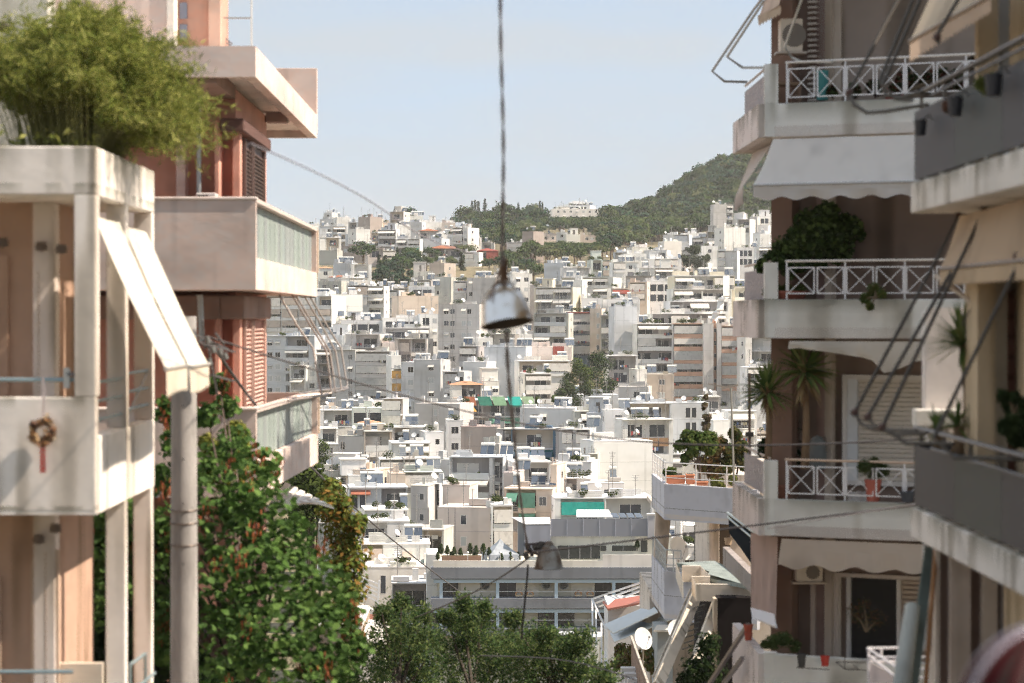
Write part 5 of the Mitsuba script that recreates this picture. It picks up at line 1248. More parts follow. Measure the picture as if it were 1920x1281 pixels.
# canopy roof with its cream fascia, slanted beams, dark void below
cb = thing('porch_canopy', 'cream concrete porch canopy with green felt roof and slanted beams', 'canopy')
d6 = 64
g = M()
g.poly([W(1268, 1056, 72), W(1340, 1052, 72), W(1420, 1090, 60), W(1416, 1098, 60), W(1330, 1086, 66), W(1332, 1078, 67), W(1302, 1062, 70)], [0, 0, -.1], (.22, .26, .24)); g.build('felt_roof', 'm_concrete', cb)
for a, b, h in (((1268, 1056), (1282, 1094), 0), ((1280, 1062), (1314, 1062), 1), ((1314, 1062), (1332, 1080), 1), ((1298, 1082), (1332, 1082), 1), ((1298, 1082), (1306, 1096), 1), ((1306, 1096), (1385, 1097), 1), ((1385, 1097), (1416, 1100), 1)):
    dA, dB = 68 - (a[1] - 1056) * .12, 68 - (b[1] - 1056) * .12
    hh = 32 if a[0] > 1296 else 30
    A_, B_ = W(*a, dA), W(*b, dB); g = M(); z = -hh * dA / F
    g.add([A_, B_, B_ + [0, 0, z], A_ + [0, 0, z], A_ + [0, .14, 0], B_ + [0, .14, 0], B_ + [0, .14, z], A_ + [0, .14, z]], [[0, 1, 2], [0, 2, 3], [4, 6, 5], [4, 7, 6], [0, 4, 5], [0, 5, 1], [3, 2, 6], [3, 6, 7], [0, 3, 7], [0, 7, 4], [1, 5, 6], [1, 6, 2]], (.66, .58, .49)); g.build('fascia', 'm_plaster', cb)
for a, b, w_, dd in (((1312, 1105), (1232, 1290), 19, 66), ((1346, 1128), (1282, 1300), 17, 64), ((1296, 1105), (1226, 1270), 4, 68)):
    g = M(); g.bar(W(*a, dd), W(*b, dd - 4), w_ * dd / F, (.66, .58, .49), .18 if w_ > 5 else .04, up=(0, 1, 0)); g.build('slanted_beam', 'm_plaster', cb)
g = M(); g.box(X(1350, 62), X(1414, 62), 62.5, 70, -24, Z(1126, 62), (.012, .010, .010)); g.box(X(1336, 63), X(1352, 63), 62.6, 63, -24, Z(1120, 63), (.55, .46, .36)); g.build('back_wall', 'm_plaster', cb)  # near-black box paints the deep shade under the canopy, tan jamb beside it
t = thing('garden_bush', 'dark leafy bush growing at the foot of the slanted beams', 'shrub'); g = M(); rr = np.random.default_rng(8)
for px, py, r in ((1318, 1240, 30), (1330, 1210, 24), (1300, 1262, 30), (1335, 1270, 34), (1290, 1280, 20)): clump(g, W(px, py, 60), r * 60 / F, 420, rr, .055, [(.03, .05, .02), (.045, .065, .025), (.02, .035, .015)], 1)
g.build('foliage', 'm_leaf', t)
# louvred strip between the beams
t = thing('spiked_lattice', 'lattice with dark slanting slats seen between the slanted beams', 'lattice')
for k in range(8):
    g = M(); a = W(1322 + k * 1.2 - 4 * k, 1134 + 11 * k, 65); g.bar(a, a + [-.3, 0, -.1], .05, (.12, .12, .11), .02); g.build('slat', 'm_flat', t)
# corrugated roof, red tin roof, fences
t = thing('corrugated_roof', 'pale blue corrugated metal roof in two strips beside the dish', 'roof')
for A_, B_, C_, D_ in (((1133, 1172), (1222, 1134), (1234, 1148), (1150, 1188)), ((1144, 1188), (1234, 1150), (1258, 1162), (1152, 1204))):
    a, b, c, d = W(*A_, 110), W(*B_, 101), W(*C_, 92), W(*D_, 100)
    n = 36; rows = []
    for q in range(n + 1):
        u = q / n; o = .035 * math.sin(q * math.pi / 1.5); rows.append([a + (d - a) * u + [0, 0, o], b + (c - b) * u + [0, 0, o]])
    g = M(); g.sheet(np.array(rows), (.60, .68, .76), thick=(0, 0, -.03)); g.build('sheet', 'm_metal', t)
t = thing('tin_roof', 'rusty red tin roof sloping up behind the corrugated one', 'roof')
g = M(); g.poly([W(1130, 1128, 116), W(1222, 1114, 110), W(1222, 1126, 106), W(1140, 1142, 110)], [0, 0, -.08], (.42, .14, .10)); g.build('sheet', 'm_flat', t)
g = M(); g.box(X(1140, 112), X(1225, 112), 112, 116, -40, Z(1136, 112), (.62, .62, .64)); g.build('wall', 'm_town', t)
t = thing('garden_umbrella', 'closed green garden umbrella behind the tin roof', 'umbrella'); g = M(); c = W(1217, 1106, 108)
clump(g, c, .28, 160, rr, .12, [(.03, .22, .16), (.05, .28, .2)]); g.tube([c - [0, 0, 1.4], c + [0, 0, .3]], .03, (.5, .5, .5), 6); g.build('canopy', 'm_cloth', t)
t = thing('steel_stair', 'white steel stair frame left of the corrugated roof', 'stair')
for a, b in (((1110, 1124), (1148, 1205)), ((1111, 1124), (1111, 1200)), ((1118, 1140), (1118, 1215)), ((1128, 1170), (1128, 1260)), ((1146, 1205), (1146, 1262)), ((1110, 1124), (1222, 1086)), ((1116, 1132), (1222, 1092)), ((1124, 1138), (1222, 1100)), ((1136, 1176), (1136, 1260))):
    g = M(); g.bar(W(*a, 118), W(*b, 112), .07, (.72, .72, .70)); g.build('bar', 'm_flat', t)
t = thing('white_yard_wall', 'sunlit white yard wall right of the treetops', 'wall'); g = M(); g.box(X(1095, 125), X(1130, 125), 125, 127, -40, Z(1195, 125), (.80, .78, .74)); g.build('wall', 'm_plaster', t)
t = thing('board_fence', 'brown board fence with a pale capping beside the cream dish', 'fence')
for k in range(9):
    a0, a1 = (1184 + k * 3.2, 1196 + k * 9.2), (1187 + k * 3.2, 1205 + k * 9.2); g = M()
    da, db = 82 - k * .8, 81.2 - k * .8
    g.poly([W(*a0, da), W(*a1, db), W(a1[0], 1310, db), W(a0[0], 1310, da)], [.06, .02, 0], (.26, .19, .15)); g.build('plank', 'm_concrete', t)
g = M(); g.bar(W(1184, 1194, 82), W(1216, 1284, 74.5), .06, (.46, .42, .37), .05); g.build('capping', 'm_plaster', t)
crown_tree('garden_bush', 'yellowish bush under the corrugated roof', 'shrub', [(W(1165, 1225, 95), .5), (W(1180, 1240, 94), .5), (W(1168, 1255, 93), .45), (W(1225, 1240, 88), .5), (W(1212, 1225, 92), .4)], W(1175, 1285, 92), [(.16, .14, .05), (.10, .12, .04), (.2, .13, .07)], 600, .08, r=.05, seed=12)
t = thing('outhouse', 'small grey outhouse with a tiled top right of the cream dish', 'shed'); g = M(); g.box(X(1233, 86), X(1262, 86), 86, 89, -30, Z(1186, 86), (.30, .32, .33)); g.build('wall', 'm_plaster', t)
g = M(); g.poly([W(1226, 1186, 85.5), W(1268, 1186, 85.5), W(1262, 1172, 89), W(1234, 1172, 89)], [0, 0, .06], (.5, .46, .4)); g.build('roof', 'm_town', t)
t = thing('garden_stair', 'pale concrete steps with side walls at the bottom of the yard', 'stair')
for k in range(5): pbox(t, 'step', None, X(1165 + k * 5, 80), X(1200 + k * 4, 80), 80 - k * .4, 80.4 - k * .4, -30, Z(1254 + k * 7, 80), (.66, .64, .6), 'm_plaster')

# ---------------------------------------------------------------- laurel trees at the bottom, 55 m away
def leaves(g, pts, size, rng, cols, shape, up=.5, spread=1.0):
    """leaf blades at pts: 'laurel' long and pointed, 'heart' round, 'needle' very narrow"""
    n = len(pts); nrm = rng.normal(size=(n, 3)) * spread; nrm[:, 2] = np.abs(nrm[:, 2]) * .6 + up; nrm /= np.linalg.norm(nrm, axis=1, keepdims=True)
    a = rng.normal(size=(n, 3)); a -= (a * nrm).sum(1, keepdims=True) * nrm; a /= np.linalg.norm(a, axis=1, keepdims=True); b = np.cross(nrm, a)
    s = (size * rng.uniform(.5, 1.3, n))[:, None]
    if shape == 'heart':
        prof = [(-.42, .26), (-.10, .46), (.25, .36), (.55, .0), (.25, -.36), (-.10, -.46), (-.42, -.26), (-.36, 0)]
    elif shape == 'laurel':
        prof = [(-.5, 0), (-.1, .17), (.5, 0), (-.1, -.17)]
    else:
        prof = [(-.5, 0), (.0, .085), (.5, 0), (.0, -.085)]
    k = len(prof)
    v = np.stack([pts + a * (s * x) + b * (s * y) + nrm * (s * (.22 * abs(y) - .10 * max(x, 0))) for x, y in prof], 1).reshape(-1, 3)
    i = np.arange(n)[:, None] * k
    f = np.vstack([i + [0, j, j + 1] for j in range(1, k - 1)])
    g.add(v, f, np.repeat(np.asarray(cols)[rng.integers(0, len(cols), n)], k, axis=0))


LAU = [(0.072, 0.124, 0.046), (0.098, 0.156, 0.052), (0.052, 0.091, 0.039), (0.143, 0.202, 0.072), (0.078, 0.137, 0.058), (0.195, 0.247, 0.091)]
rl = np.random.default_rng(31)
for lab, dd, blobs in (('left glossy dark laurel tree with a pointed top', 54, [(735, 1165, 42), (720, 1215, 55), (770, 1200, 50), (735, 1260, 70), (800, 1235, 48), (690, 1285, 60), (770, 1290, 70), (752, 1140, 22), (790, 1160, 25), (716, 1150, 18)]),
                       ('middle glossy dark laurel tree, broadest at the bottom edge', 57, [(870, 1165, 38), (850, 1205, 50), (900, 1195, 50), (930, 1235, 55), (870, 1250, 70), (820, 1290, 60), (940, 1290, 70), (868, 1135, 20), (905, 1150, 24), (838, 1160, 22), (960, 1210, 32)]),
                       ('right glossy dark laurel tree sloping down to the yard', 55, [(1000, 1215, 40), (1040, 1235, 50), (980, 1255, 60), (1085, 1255, 50), (1020, 1290, 70), (1110, 1290, 60), (965, 1165, 22), (1025, 1195, 26), (1090, 1205, 30), (1070, 1222, 34), (1130, 1282, 30)])):
    t = thing('laurel_tree', lab, 'tree', 'laurel trees along the street'); g = M()
    for px, py, r in blobs:
        dB = dd + rl.uniform(-1.2, 1.2); c = W(px, py, dB); R = r * dB / F * .93
        for q in range(int(5 + r * .45)):                         # shoots: a twig with leaves along it
            dr_ = rl.normal(size=3); dr_ /= np.linalg.norm(dr_); dr_[2] = dr_[2] * .8 + .25
            p0 = c + dr_ * R * rl.uniform(.2, .6); p1 = c + dr_ * R * rl.uniform(.85, 1.15) + [0, 0, R * rl.uniform(.1, .55)]
            n = 26; tt = rl.uniform(0, 1, (n, 1)); pts = p0 + (p1 - p0) * tt + rl.normal(size=(n, 3)) * .045
            leaves(g, pts, .105, rl, LAU, 'laurel', up=.35)
        d = rl.normal(size=(int(r * 14), 3)); d /= np.linalg.norm(d, axis=1, keepdims=True)
        leaves(g, c + d * R * rl.uniform(.5, 1.0, (len(d), 1)), .105, rl, LAU, 'laurel', up=.5)
    g.build('crown', 'm_leaf', t)
    g = M(); c = W(np.mean([b[0] for b in blobs]), 1300, dd); b = c.copy(); b[2] = float(ground(c[0], c[1])) - .3
    g.tube([b, (b + c) / 2 + [.1, 0, 0], c], [.22, .18, .1], (.13, .10, .08), 8); g.build('trunk', 'm_flat', t, smooth=True)
    for px, py, r in blobs: g = M(); g.tube([c, (c + W(px, py, dd)) / 2 + [0, .3, -.1], W(px, py, dd + .3)], [.05, .03, .01], (.07, .06, .045), 5); g.build('branch', 'm_flat', t)

# ---------------------------------------------------------------- cream building at near left
CRM = (.85, .785, .735); PEA = (.50, .345, .25); RAIL = (.30, .40, .44)
cb = thing('cream_apartment_building', 'cream apartment building at near left with a planted roof edge and white drop awnings', 'building')
XS = -3.75
g = M()
g.bbox(-13, XS, 25.0, 25.16, 1.15, 1.60, CRM); g.bbox(XS - .16, XS, 25.163, 29.3, 1.14, 1.60, CRM); g.bbox(-13, XS - .163, 29.14, 29.3, 1.15, 1.6, CRM)
g.box(-13, XS - .17, 25.17, 29.13, 1.15, 1.32, CRM); g.build('planter_band', 'm_drips', cb)
g = M(); g.box(-12.9, XS - .18, 25.18, 29.1, 1.322, 1.54, (.07, .05, .035)); g.build('planter_soil', 'm_soil', cb)
g = M(); g.bbox(-3.95, XS, 25.0, 25.25, -.75, 1.148, CRM); g.build('corner_column', 'm_plaster', cb)
for y in (27.05, 29.1):
    g = M(); g.bbox(-3.95, XS + .003, y, y + .16, -1.12, 1.138, CRM); g.build('fin', 'm_plaster', cb)
    g = M(); g.bbox(-3.96, XS - .01, y, y + .16, -9, -1.86, CRM); g.build('lower_column', 'm_plaster', cb)
g = M(); g.bbox(-13, XS, 25.0, 25.16, -1.82, -.75, CRM); g.build('front_parapet', 'm_drips', cb)
g = M(); g.bbox(XS - .16, XS, 25.163, 29.3, -1.82, -1.123, CRM); g.build('side_parapet', 'm_plaster', cb)
g = M(); g.box(-13, XS - .003, 25.005, 29.295, -1.852, -1.70, CRM); g.build('balcony_floor', 'm_plaster', cb)
g = M(); g.box(-13, -4.42, 26.7, 29.29, -1.698, 1.149, PEA); g.build('upper_wall', 'm_plaster', cb)
g = M(); g.bbox(-4.62, -4.40, 26.62, 26.9, -1.698, 1.148, (.78, .72, .66)); g.build('wall_end', 'm_plaster', cb)
g = M(); g.box(-13, -4.42, 26.7, 29.29, -9, -1.853, PEA); g.build('lower_wall', 'm_plaster', cb)
g = M(); g.bbox(-4.62, -4.40, 26.62, 26.9, -9, -1.854, (.78, .72, .66)); g.build('wall_end', 'm_plaster', cb)
g = M(); g.box(-13, -4.8, 28.6, 29.1, 1.5, 4.7, (.66, .64, .56)); g.build('roof_room', 'm_plaster', cb)
g = M(); g.tube([W(125, 90, 28.9), W(122, -30, 28.9)], .03, (.7, .69, .65), 8); g.build('drain_pipe', 'm_plaster', cb)
for k, (a, b, y0, y1) in enumerate(((72, 101, 505, 760), (-20, 18, 480, 760), (60, 78, 1050, 1290), (84, 112, 1030, 1290), (-20, 3, 1080, 1290))):
    s_ = pbox(cb, 'shutter', None, X(a, 26.7), X(b, 26.7), 26.64, 26.695, Z(y1, 26.7), Z(y0, 26.7), (.50, .35, .25) if k < 2 else (.60, .46, .36), 'm_plaster')
    for q in np.arange(y0 + 6, y1, 8.5): pbox(s_, 'slat', None, X(a, 26.7) + .012, X(a, 26.7) + .03 if k < 4 else X(b, 26.7) - .02, 26.615, 26.637, Z(q + 5, 26.7), Z(q, 26.7), (.42, .30, .22))
for px, py, d, lab in ((80, 463, 26.6, 'upper'), (118, 468, 26.55, 'upper'), (8, 456, 26.6, 'upper'), (75, 1010, 26.6, 'lower'), (106, 990, 26.55, 'lower')):
    g = M(); c = W(px, py, d); th = np.linspace(0, 2 * np.pi, 13)
    g.sheet(np.array([[c + [q * math.cos(a), -.06 + q * math.sin(a), z] for a in th] for q, z in ((.005, .05), (.045, .045), (.06, 0), (.055, -.035), (.005, -.05))]), (.14, .11, .09)); g.bar(c + [0, 0, 0], c + [0, .12, .02], .02, (.2, .18, .15)); g.build('wall_lamp', 'm_flat', cb, smooth=40)
g = M(); g.tube([W(-30, 712, 25.08), W(140, 712, 25.08)], .021, RAIL, 8); g.build('front_rail', 'm_metal', cb, smooth=True)
g = M(); g.box(X(119, 25), X(130, 25), 25.02, 25.1, Z(728, 25), Z(690, 25), (.5, .5, .48)); g.box(X(126, 25), X(139, 25), 25.0, 25.05, Z(705, 25), Z(698, 25), (.12, .12, .13)); g.build('rail_bracket', 'm_metal', cb)
for y0, y1, zs in ((25.25, 27.05, (-.62, -.80, -.98)), (27.21, 29.1, (-.58, -.77, -.95))):
    for z in zs: g = M(); g.tube([[XS - .05, y0, z], [XS - .05, y1, z]], .016, RAIL, 7); g.build('side_rail', 'm_metal', cb, smooth=True)
g = M(); g.tube([[XS - .05, 27.25, -1.1], [XS - .05, 29.05, -.6]], .012, (.45, .42, .36), 6); g.build('awning_arm', 'm_metal', cb)
for z in (-3.35, -3.58): g = M(); g.tube([[-13, 25.2, z], [-4.0, 25.2, z]], .02, RAIL, 7); g.build('lower_rail', 'm_metal', cb, smooth=True)
g = M()
for a, b in (((243, 1247), (272, 1226)), ((272, 1226), (272, 1300)), ((243, 1247), (243, 1310)), ((243, 1300), (290, 1262)), ((252, 1290), (252, 1320))): g.tube([W(*a, 27.6), W(*b, 28.6 if b[0] > 260 else 27.6)], .018, (.38, .48, .5), 7)
g.build('lower_side_rail', 'm_metal', cb)
g = M(); g.box(-4.7, -3.98, 26.95, 27.05, -9, -3.5, (.62, .56, .46)); g.build('lower_parapet', 'm_plaster', cb)
AW = (.82, .78, .70)
for y0, y1, s_ in ((25.3, 27.0, 0), (27.26, 29.06, 1)):
    zt, zb = .95 - .02 * s_, -.50 - .02 * s_; xo = -3.13
    g = M(); n = 9
    yy = np.linspace(y0, y1, 3 * n)
    rows = []
    for u in np.linspace(0, 1, 18):
        rows.append([[XS - .06 + (xo - XS + .06) * u, y + .28 * u * 0, zt + (zb - zt) * u - .045 * math.sin(math.pi * u) + .012 * math.sin(3 * y) * u + .03 * (float(meshkit.fbm(np.array([y * 2.2, u * 2.5, 3.0]), 3)) - .5)] for y in yy])
    g.sheet(np.array(rows), AW, thick=.006)
    p = g.build('drop_awning', 'm_cloth', cb, smooth=50)
    for q in (1, 2): g = M(); j = q * len(yy) // 3; g.tube([np.array(r_[j]) + [.004, 0, .004] for r_ in rows], .004, (.66, .60, .52), 4); g.build('seam', 'm_cloth', p)
    g = M(); yv = np.linspace(y0, y1, 81)
    g.sheet(np.array([[[xo + .003, y, zb + .012 * math.sin(3 * y)] for y in yv], [[xo + .01, y, zb - .24 + (.02 if k % 2 else -.02) + .02 * math.sin(2.2 * y)] for k, y in enumerate(yv)]]), (.78, .70, .58)); g.build('valance', 'm_cloth', p)
    g = M(); g.tube([[xo, y0 - .03, zb + .01], [xo, y1 + .03, zb + .01]], .022, (.62, .58, .5), 8); g.build('front_bar', 'm_metal', p)
# wreath
t = thing('dried_wreath', 'wreath of dried brown flowers hung with ribbons on the cream parapet', 'wreath'); c = W(81, 810, 24.93); rw = np.random.default_rng(3)
g = M(); th = np.linspace(0, 2 * np.pi, 25); g.tube(np.stack([c[0] + .095 * np.cos(th), np.full(25, c[1]), c[2] + .095 * np.sin(th)], 1), .035, (.16, .09, .05), 8, False); g.build('ring', 'm_flat', t)
WR = [(.34, .20, .09), (.22, .11, .06), (.55, .38, .2), (.62, .52, .36), (.16, .08, .06), (.42, .22, .10)]
for k in range(46):
    a = rw.uniform(0, 6.28); q = .095 + rw.normal() * .026; p = c + [q * math.cos(a), -.03 + rw.uniform(-.02, .02), q * math.sin(a)]; r = rw.uniform(.012, .03)
    g = M(); clump(g, p, r, 14, rw, r * .9, [WR[rw.integers(0, 6)]]); g.build('dried_flower', 'm_flat', t)
g = M(); g.sheet(np.array([[c + [-.012 + .01 * math.sin(3 * u), -.01, .09 + .42 * u] for u in np.linspace(0, 1, 5)], [c + [.014 + .012 * math.sin(3 * u), -.012, .09 + .42 * u] for u in np.linspace(0, 1, 5)]]), (.76, .66, .62)); g.build('white_ribbon', 'm_cloth', t)
for dx in (-.012, .016): g = M(); g.sheet(np.array([[c + [dx - .01, -.03, -.12 - .26 * u] for u in (0, .5, 1)], [c + [dx + .012 + .004 * u, -.033, -.12 - .26 * u] for u in (0, .5, 1)]]), (.60, .10, .08)); g.build('red_ribbon', 'm_cloth', t)
# the feathery bamboo in the planter
t = thing('bamboo', 'big feathery olive green bamboo spilling over the cream planter', 'plant'); rb_ = np.random.default_rng(12)
BAM = [(0.237, 0.263, 0.062), (0.312, 0.325, 0.094), (0.163, 0.200, 0.050), (0.413, 0.400, 0.138), (0.200, 0.237, 0.056)]
gl, gs = M(), M()
mc, mr = W(178, 178, 27.1), np.array([1.25, 1.6, .84])
for k in range(900):
    dv = rb_.normal(size=3); dv[2] = abs(dv[2]) if k % 4 else -abs(dv[2]) * .5; dv /= np.linalg.norm(dv)
    stray = k % 5 == 0
    tip = mc + dv * mr * (rb_.uniform(1.0, 1.22) if stray else rb_.uniform(.4, .98) ** .6)
    if dv[2] < 0 and dv[0] < .25: continue
    tip[2] -= .22 * max(0, tip[0] + 4.0)
    b = np.array([np.clip(mc[0] + (tip[0] - mc[0]) * .55, -6, -3.95), np.clip(mc[1] + (tip[1] - mc[1]) * .6, 25.3, 29.0), 1.52])
    cp = np.array([b[0] * .7 + tip[0] * .3, b[1] * .7 + tip[1] * .3, max(tip[2], 2.0) + .22 * np.linalg.norm(tip[:2] - b[:2])])
    u = np.linspace(0, 1, 10)[:, None]; pts = b * (1 - u) ** 2 + cp * 2 * u * (1 - u) + tip * u ** 2
    gs.tube(pts, np.linspace(.006, .002, 10), (.17, .17, .06), 3, False)
    n = int((16 if stray else 44) + (26 if stray else 56) * np.linalg.norm(tip - b)); w_ = rb_.uniform(.3, 1, n) ** .7; i0 = np.minimum((w_ * 9).astype(int), 8); fr_ = (w_ * 9 - i0)[:, None]
    pp = pts[i0] * (1 - fr_) + pts[i0 + 1] * fr_ + rb_.normal(size=(n, 3)) * .05
    leaves(gl, pp, .105, rb_, BAM, 'needle', up=.25)
gl.build('foliage', 'm_leaf', t); gs.build('stems', 'm_flat', t)
tag('bamboo__stems', None)
labels.pop('bamboo__stems')
g = M(); leaves(g, np.stack([rb_.uniform(-5.2, XS - .1, 500), rb_.uniform(25.1, 29.2, 500), rb_.uniform(1.5, 1.8, 500)], 1), .09, rb_, BAM, 'laurel'); g.build('undergrowth', 'm_leaf', t)
t = thing('wall_lantern', 'dark round lamp on the wall at the upper left corner', 'lamp'); c = W(10, 52, 27.8); s = trimesh.creation.icosphere(2, .075); g = M(); g.add(s.vertices * [1.1, 1, .85] + c, s.faces, (.06, .04, .035)); g.build('shade', 'm_flat', t, smooth=True); g = M(); g.bar(c, c + [0, .25, 0], .03, (.1, .08, .07)); g.build('arm', 'm_flat', t)

# ---------------------------------------------------------------- pink building behind it
PK_SHADED = (.60, .50, .47); PK_LIT = (.70, .60, .56); SA = (.61, .345, .27); BRN = (.13, .08, .07); HD_ = (.30, .22, .20); PAN = (.27, .315, .305)  # one pink paint as a shaded and a sunlit copy for different faces
pb = thing('pink_apartment_building', 'pink and salmon apartment building with grey panelled balconies behind the concrete pole', 'building')
g = M(); g.box(-12, -4.0, 41, 46.5, .54, 3.5, SA); g.box(-12, -4.0, 41, 46.5, -9, .39, SA); g.build('wall', 'm_pink', pb)
for nm, z0, z1, z2, pa in (('upper_balcony', .395, .85, 1.67, [(-12, 38.0), (-3.42, 38.0), (-3.42, 51.0), (-12, 51.0)]), ('lower_balcony', -2.57, -2.06, -1.33, [(-12, 38.0), (-3.42, 38.0), (-3.15, 47.2), (-12, 47.2)])):
    g = M(); A_, B_ = np.array(pa[1]), np.array(pa[2])
    ring_wall(g, [pa[0], pa[1]], z0, z2, .16, PK_SHADED); ring_wall(g, [pa[1], pa[2]], z0, z1, .16, PK_LIT); ring_wall(g, [pa[2], pa[3]], z0, z2, .16, PK_SHADED)
    g.poly([[a + .01 * (k in (0, 3)), b, z0 + .002] for k, (a, b) in enumerate([(-12, 38.02), (A_[0] - .01, 38.02), (B_[0] - .01, pa[2][1] - .02), (-12, pa[2][1] - .02)])], [0, 0, .15], PK_LIT)
    b = g.build(nm, 'm_pink', pb)
    g = M(); g.bbox(-12, A_[0] + .02, 37.97, 38.2, z2, z2 + .045, (.70, .62, .58), .015); g.build('coping', 'm_pink', b)
    n = 26
    for k in range(n):
        p, q = A_ + (B_ - A_) * (k / n + .0001), A_ + (B_ - A_) * ((k + 1) / n - .0003); o = -.10 + (.004 if k % 2 else 0)
        g = M(); g.add([[p[0] + o, p[1], z1 + .01], [q[0] + o, q[1], z1 + .01], [q[0] + o, q[1], z2 - .04], [p[0] + o, p[1], z2 - .04], [p[0] + o - .02, p[1], z1 + .01], [q[0] + o - .02, q[1], z1 + .01], [q[0] + o - .02, q[1], z2 - .04], [p[0] + o - .02, p[1], z2 - .04]],
                       [[0, 1, 2], [0, 2, 3], [4, 6, 5], [4, 7, 6], [0, 4, 5], [0, 5, 1], [3, 2, 6], [3, 6, 7], [0, 3, 7], [0, 7, 4], [1, 5, 6], [1, 6, 2]], tuple(np.array(PAN) * (1 + .07 * math.sin(k * 2.3)))); g.build('panel', 'm_flat', b)
    g = M(); g.bar([A_[0] - .06, A_[1], z2], [B_[0] - .06, B_[1], z2], .14, (.62, .54, .48), .06); g.build('cap_rail', 'm_flat', b)
    g = M(); g.bar([A_[0] - .08, A_[1] + .22, z1], [A_[0] - .08, A_[1] + .22, z2], .06, (.5, .5, .48)); g.bar([B_[0] - .03, B_[1] + .02, z1], [B_[0] - .03, B_[1] + .02, z2], .12, (.66, .55, .45)); g.build('post', 'm_flat', b)
# roof slab with its coffered underside
g = M(); RP = [(-12, 38.0), (-3.42, 38.0), (-3.42, 51.0), (-12, 51.0)]
ring_wall(g, RP, 3.42, 3.86, .16, PK_LIT); g.poly([[-12, 38.03, 3.56], [-3.45, 38.03, 3.56], [-3.45, 50.97, 3.56], [-12, 50.97, 3.56]], [0, 0, .2], (.74, .68, .62))
g.box(-4.9, -4.0, 38.17, 41.0, 3.35, 3.555, HD_); g.box(-3.98, -3.62, 46.2, 46.6, 3.38, 3.555, (.4, .32, .3)); g.build('roof_slab', 'm_pink', pb)
g = M(); g.bbox(-4.30, -3.42, 51.003, 51.2, 3.50, 4.76, PK_SHADED); g.build('roof_screen', 'm_pink', pb)
g = M(); g.box(-5.15, -4.45, 43, 44.4, 3.78, 7.5, (.58, .36, .29)); g.bbox(-4.62, -4.42, 42.9, 43.0, 3.78, 7.5, (.70, .50, .42)); g.build('stair_tower', 'm_pink', pb)
g = M(); g.box(-9, -5.22, 42.4, 45, 3.78, 7.5, PK_SHADED); g.bbox(-5.22, -5.10, 42.35, 42.8, 3.78, 7.5, (.74, .70, .66)); g.build('roof_room', 'm_pink', pb)
for k in range(5): pbox(pb, 'tower_window_slat', None, -5.09, -4.97, 42.95, 42.99, 4.1 + k * .35, 4.36 + k * .35, (.20, .22, .30), 'm_gloss')
g = M()
for a, b in (((418, 68), (437, 84)), ((418, 68), (418, 86)), ((424, 74), (424, 87)), ((430, 79), (430, 88)), ((418, 78), (434, 86))): g.bar(W(*a, 44), W(*b, 44), .02, (.3, .3, .33))
g.build('roof_rail', 'm_metal', pb)
for lev, (zb, zt, hz0, hz1) in enumerate(((.55, 3.42, 2.80, 3.0), (-2.4, .39, -.03, .33))):
    for x0, x1, y0, c_ in ((-4.86, -4.72, 40.55, PK_SHADED), (-4.26, -4.19, 40.4, SA), (-4.02, -3.9, 40.7, SA)):
        g = M(); g.bbox(x0, x1, y0, 41.0, zb, zt - (.45 if lev == 0 else .37), tuple(np.array(c_) * 1.12)); g.build('pilaster', 'm_pink', pb)
    g = M(); g.bbox(-4.16, -3.80, 40.25, 45.1, hz0, hz1, HD_ if lev else BRN, .02)
    if lev: g.bbox(-12, -4.163, 40.25, 40.98, hz0 + .0, hz1, HD_, .02)
    g.build('shutter_box', 'm_pink', pb)
    for y0, y1 in ((41.5, 42.6), (42.9, 44.9)):
        s_ = pbox(pb, 'shutter', None, -3.995, -3.93, y0, y1, zb + (.02 if lev else .02), hz0 - .02, (.09, .06, .055) if lev == 0 else (.36, .15, .11), 'm_flat')
        col = (.17, .12, .11) if lev == 0 else (.60, .42, .36)
        for k in range(26):
            z = zb + .5 + k * (hz0 - .6 - zb) / 26
            g = M(); g.bar([-3.92, y0 + .06, z], [-3.92, y1 - .06, z + .0], .055, col, .018, up=(.5, 0, 1)); g.build('slat', 'm_flat', s_)
        for y in (y0, y1): g = M(); g.box(-3.928, -3.88, y - .03, y + .03, zb, hz0 - .02, tuple(np.array(col) * .9)); g.build('stile', 'm_flat', s_)
g = M(); g.tube([[-4.50, 40.45, .55], [-4.50, 40.45, 3.4]], .04, (.42, .44, .46), 8); g.build('drain_pipe', 'm_metal', pb, smooth=True)
g = M(); g.tube([W(375, 553, 39), W(379, 640, 39)], .045, (.45, .48, .5), 8); g.build('drain_pipe', 'm_metal', pb, smooth=True)
g = M(); g.box(-12, -4.9, 40.6, 40.98, 2.6, 3.4, BRN); g.build('blind_box', 'm_pink', pb)
t = thing('air_conditioner', 'white air conditioner unit behind the upper pink parapet', 'air conditioner')
g = M(); g.bbox(X(368, 39.3), X(405, 39.3), 39.3, 39.7, 1.3, Z(362, 39.3), (.70, .66, .62)); g.build('case', 'm_flat', t)
pbox(t, 'grille', None, X(371, 39.3), X(391, 39.3), 39.27, 39.298, 1.4, Z(366, 39.3), (.12, .10, .10))
t = mast('thin white mast on the corner of the pink roof', (472.5, 472.5), -10, 90, 42.6, .018, (.75, .75, .74), [((420, 35), (472, 35))])
t = thing('awning_arms', 'row of bent metal awning arms hanging outside the lower pink balcony', 'awning frame')
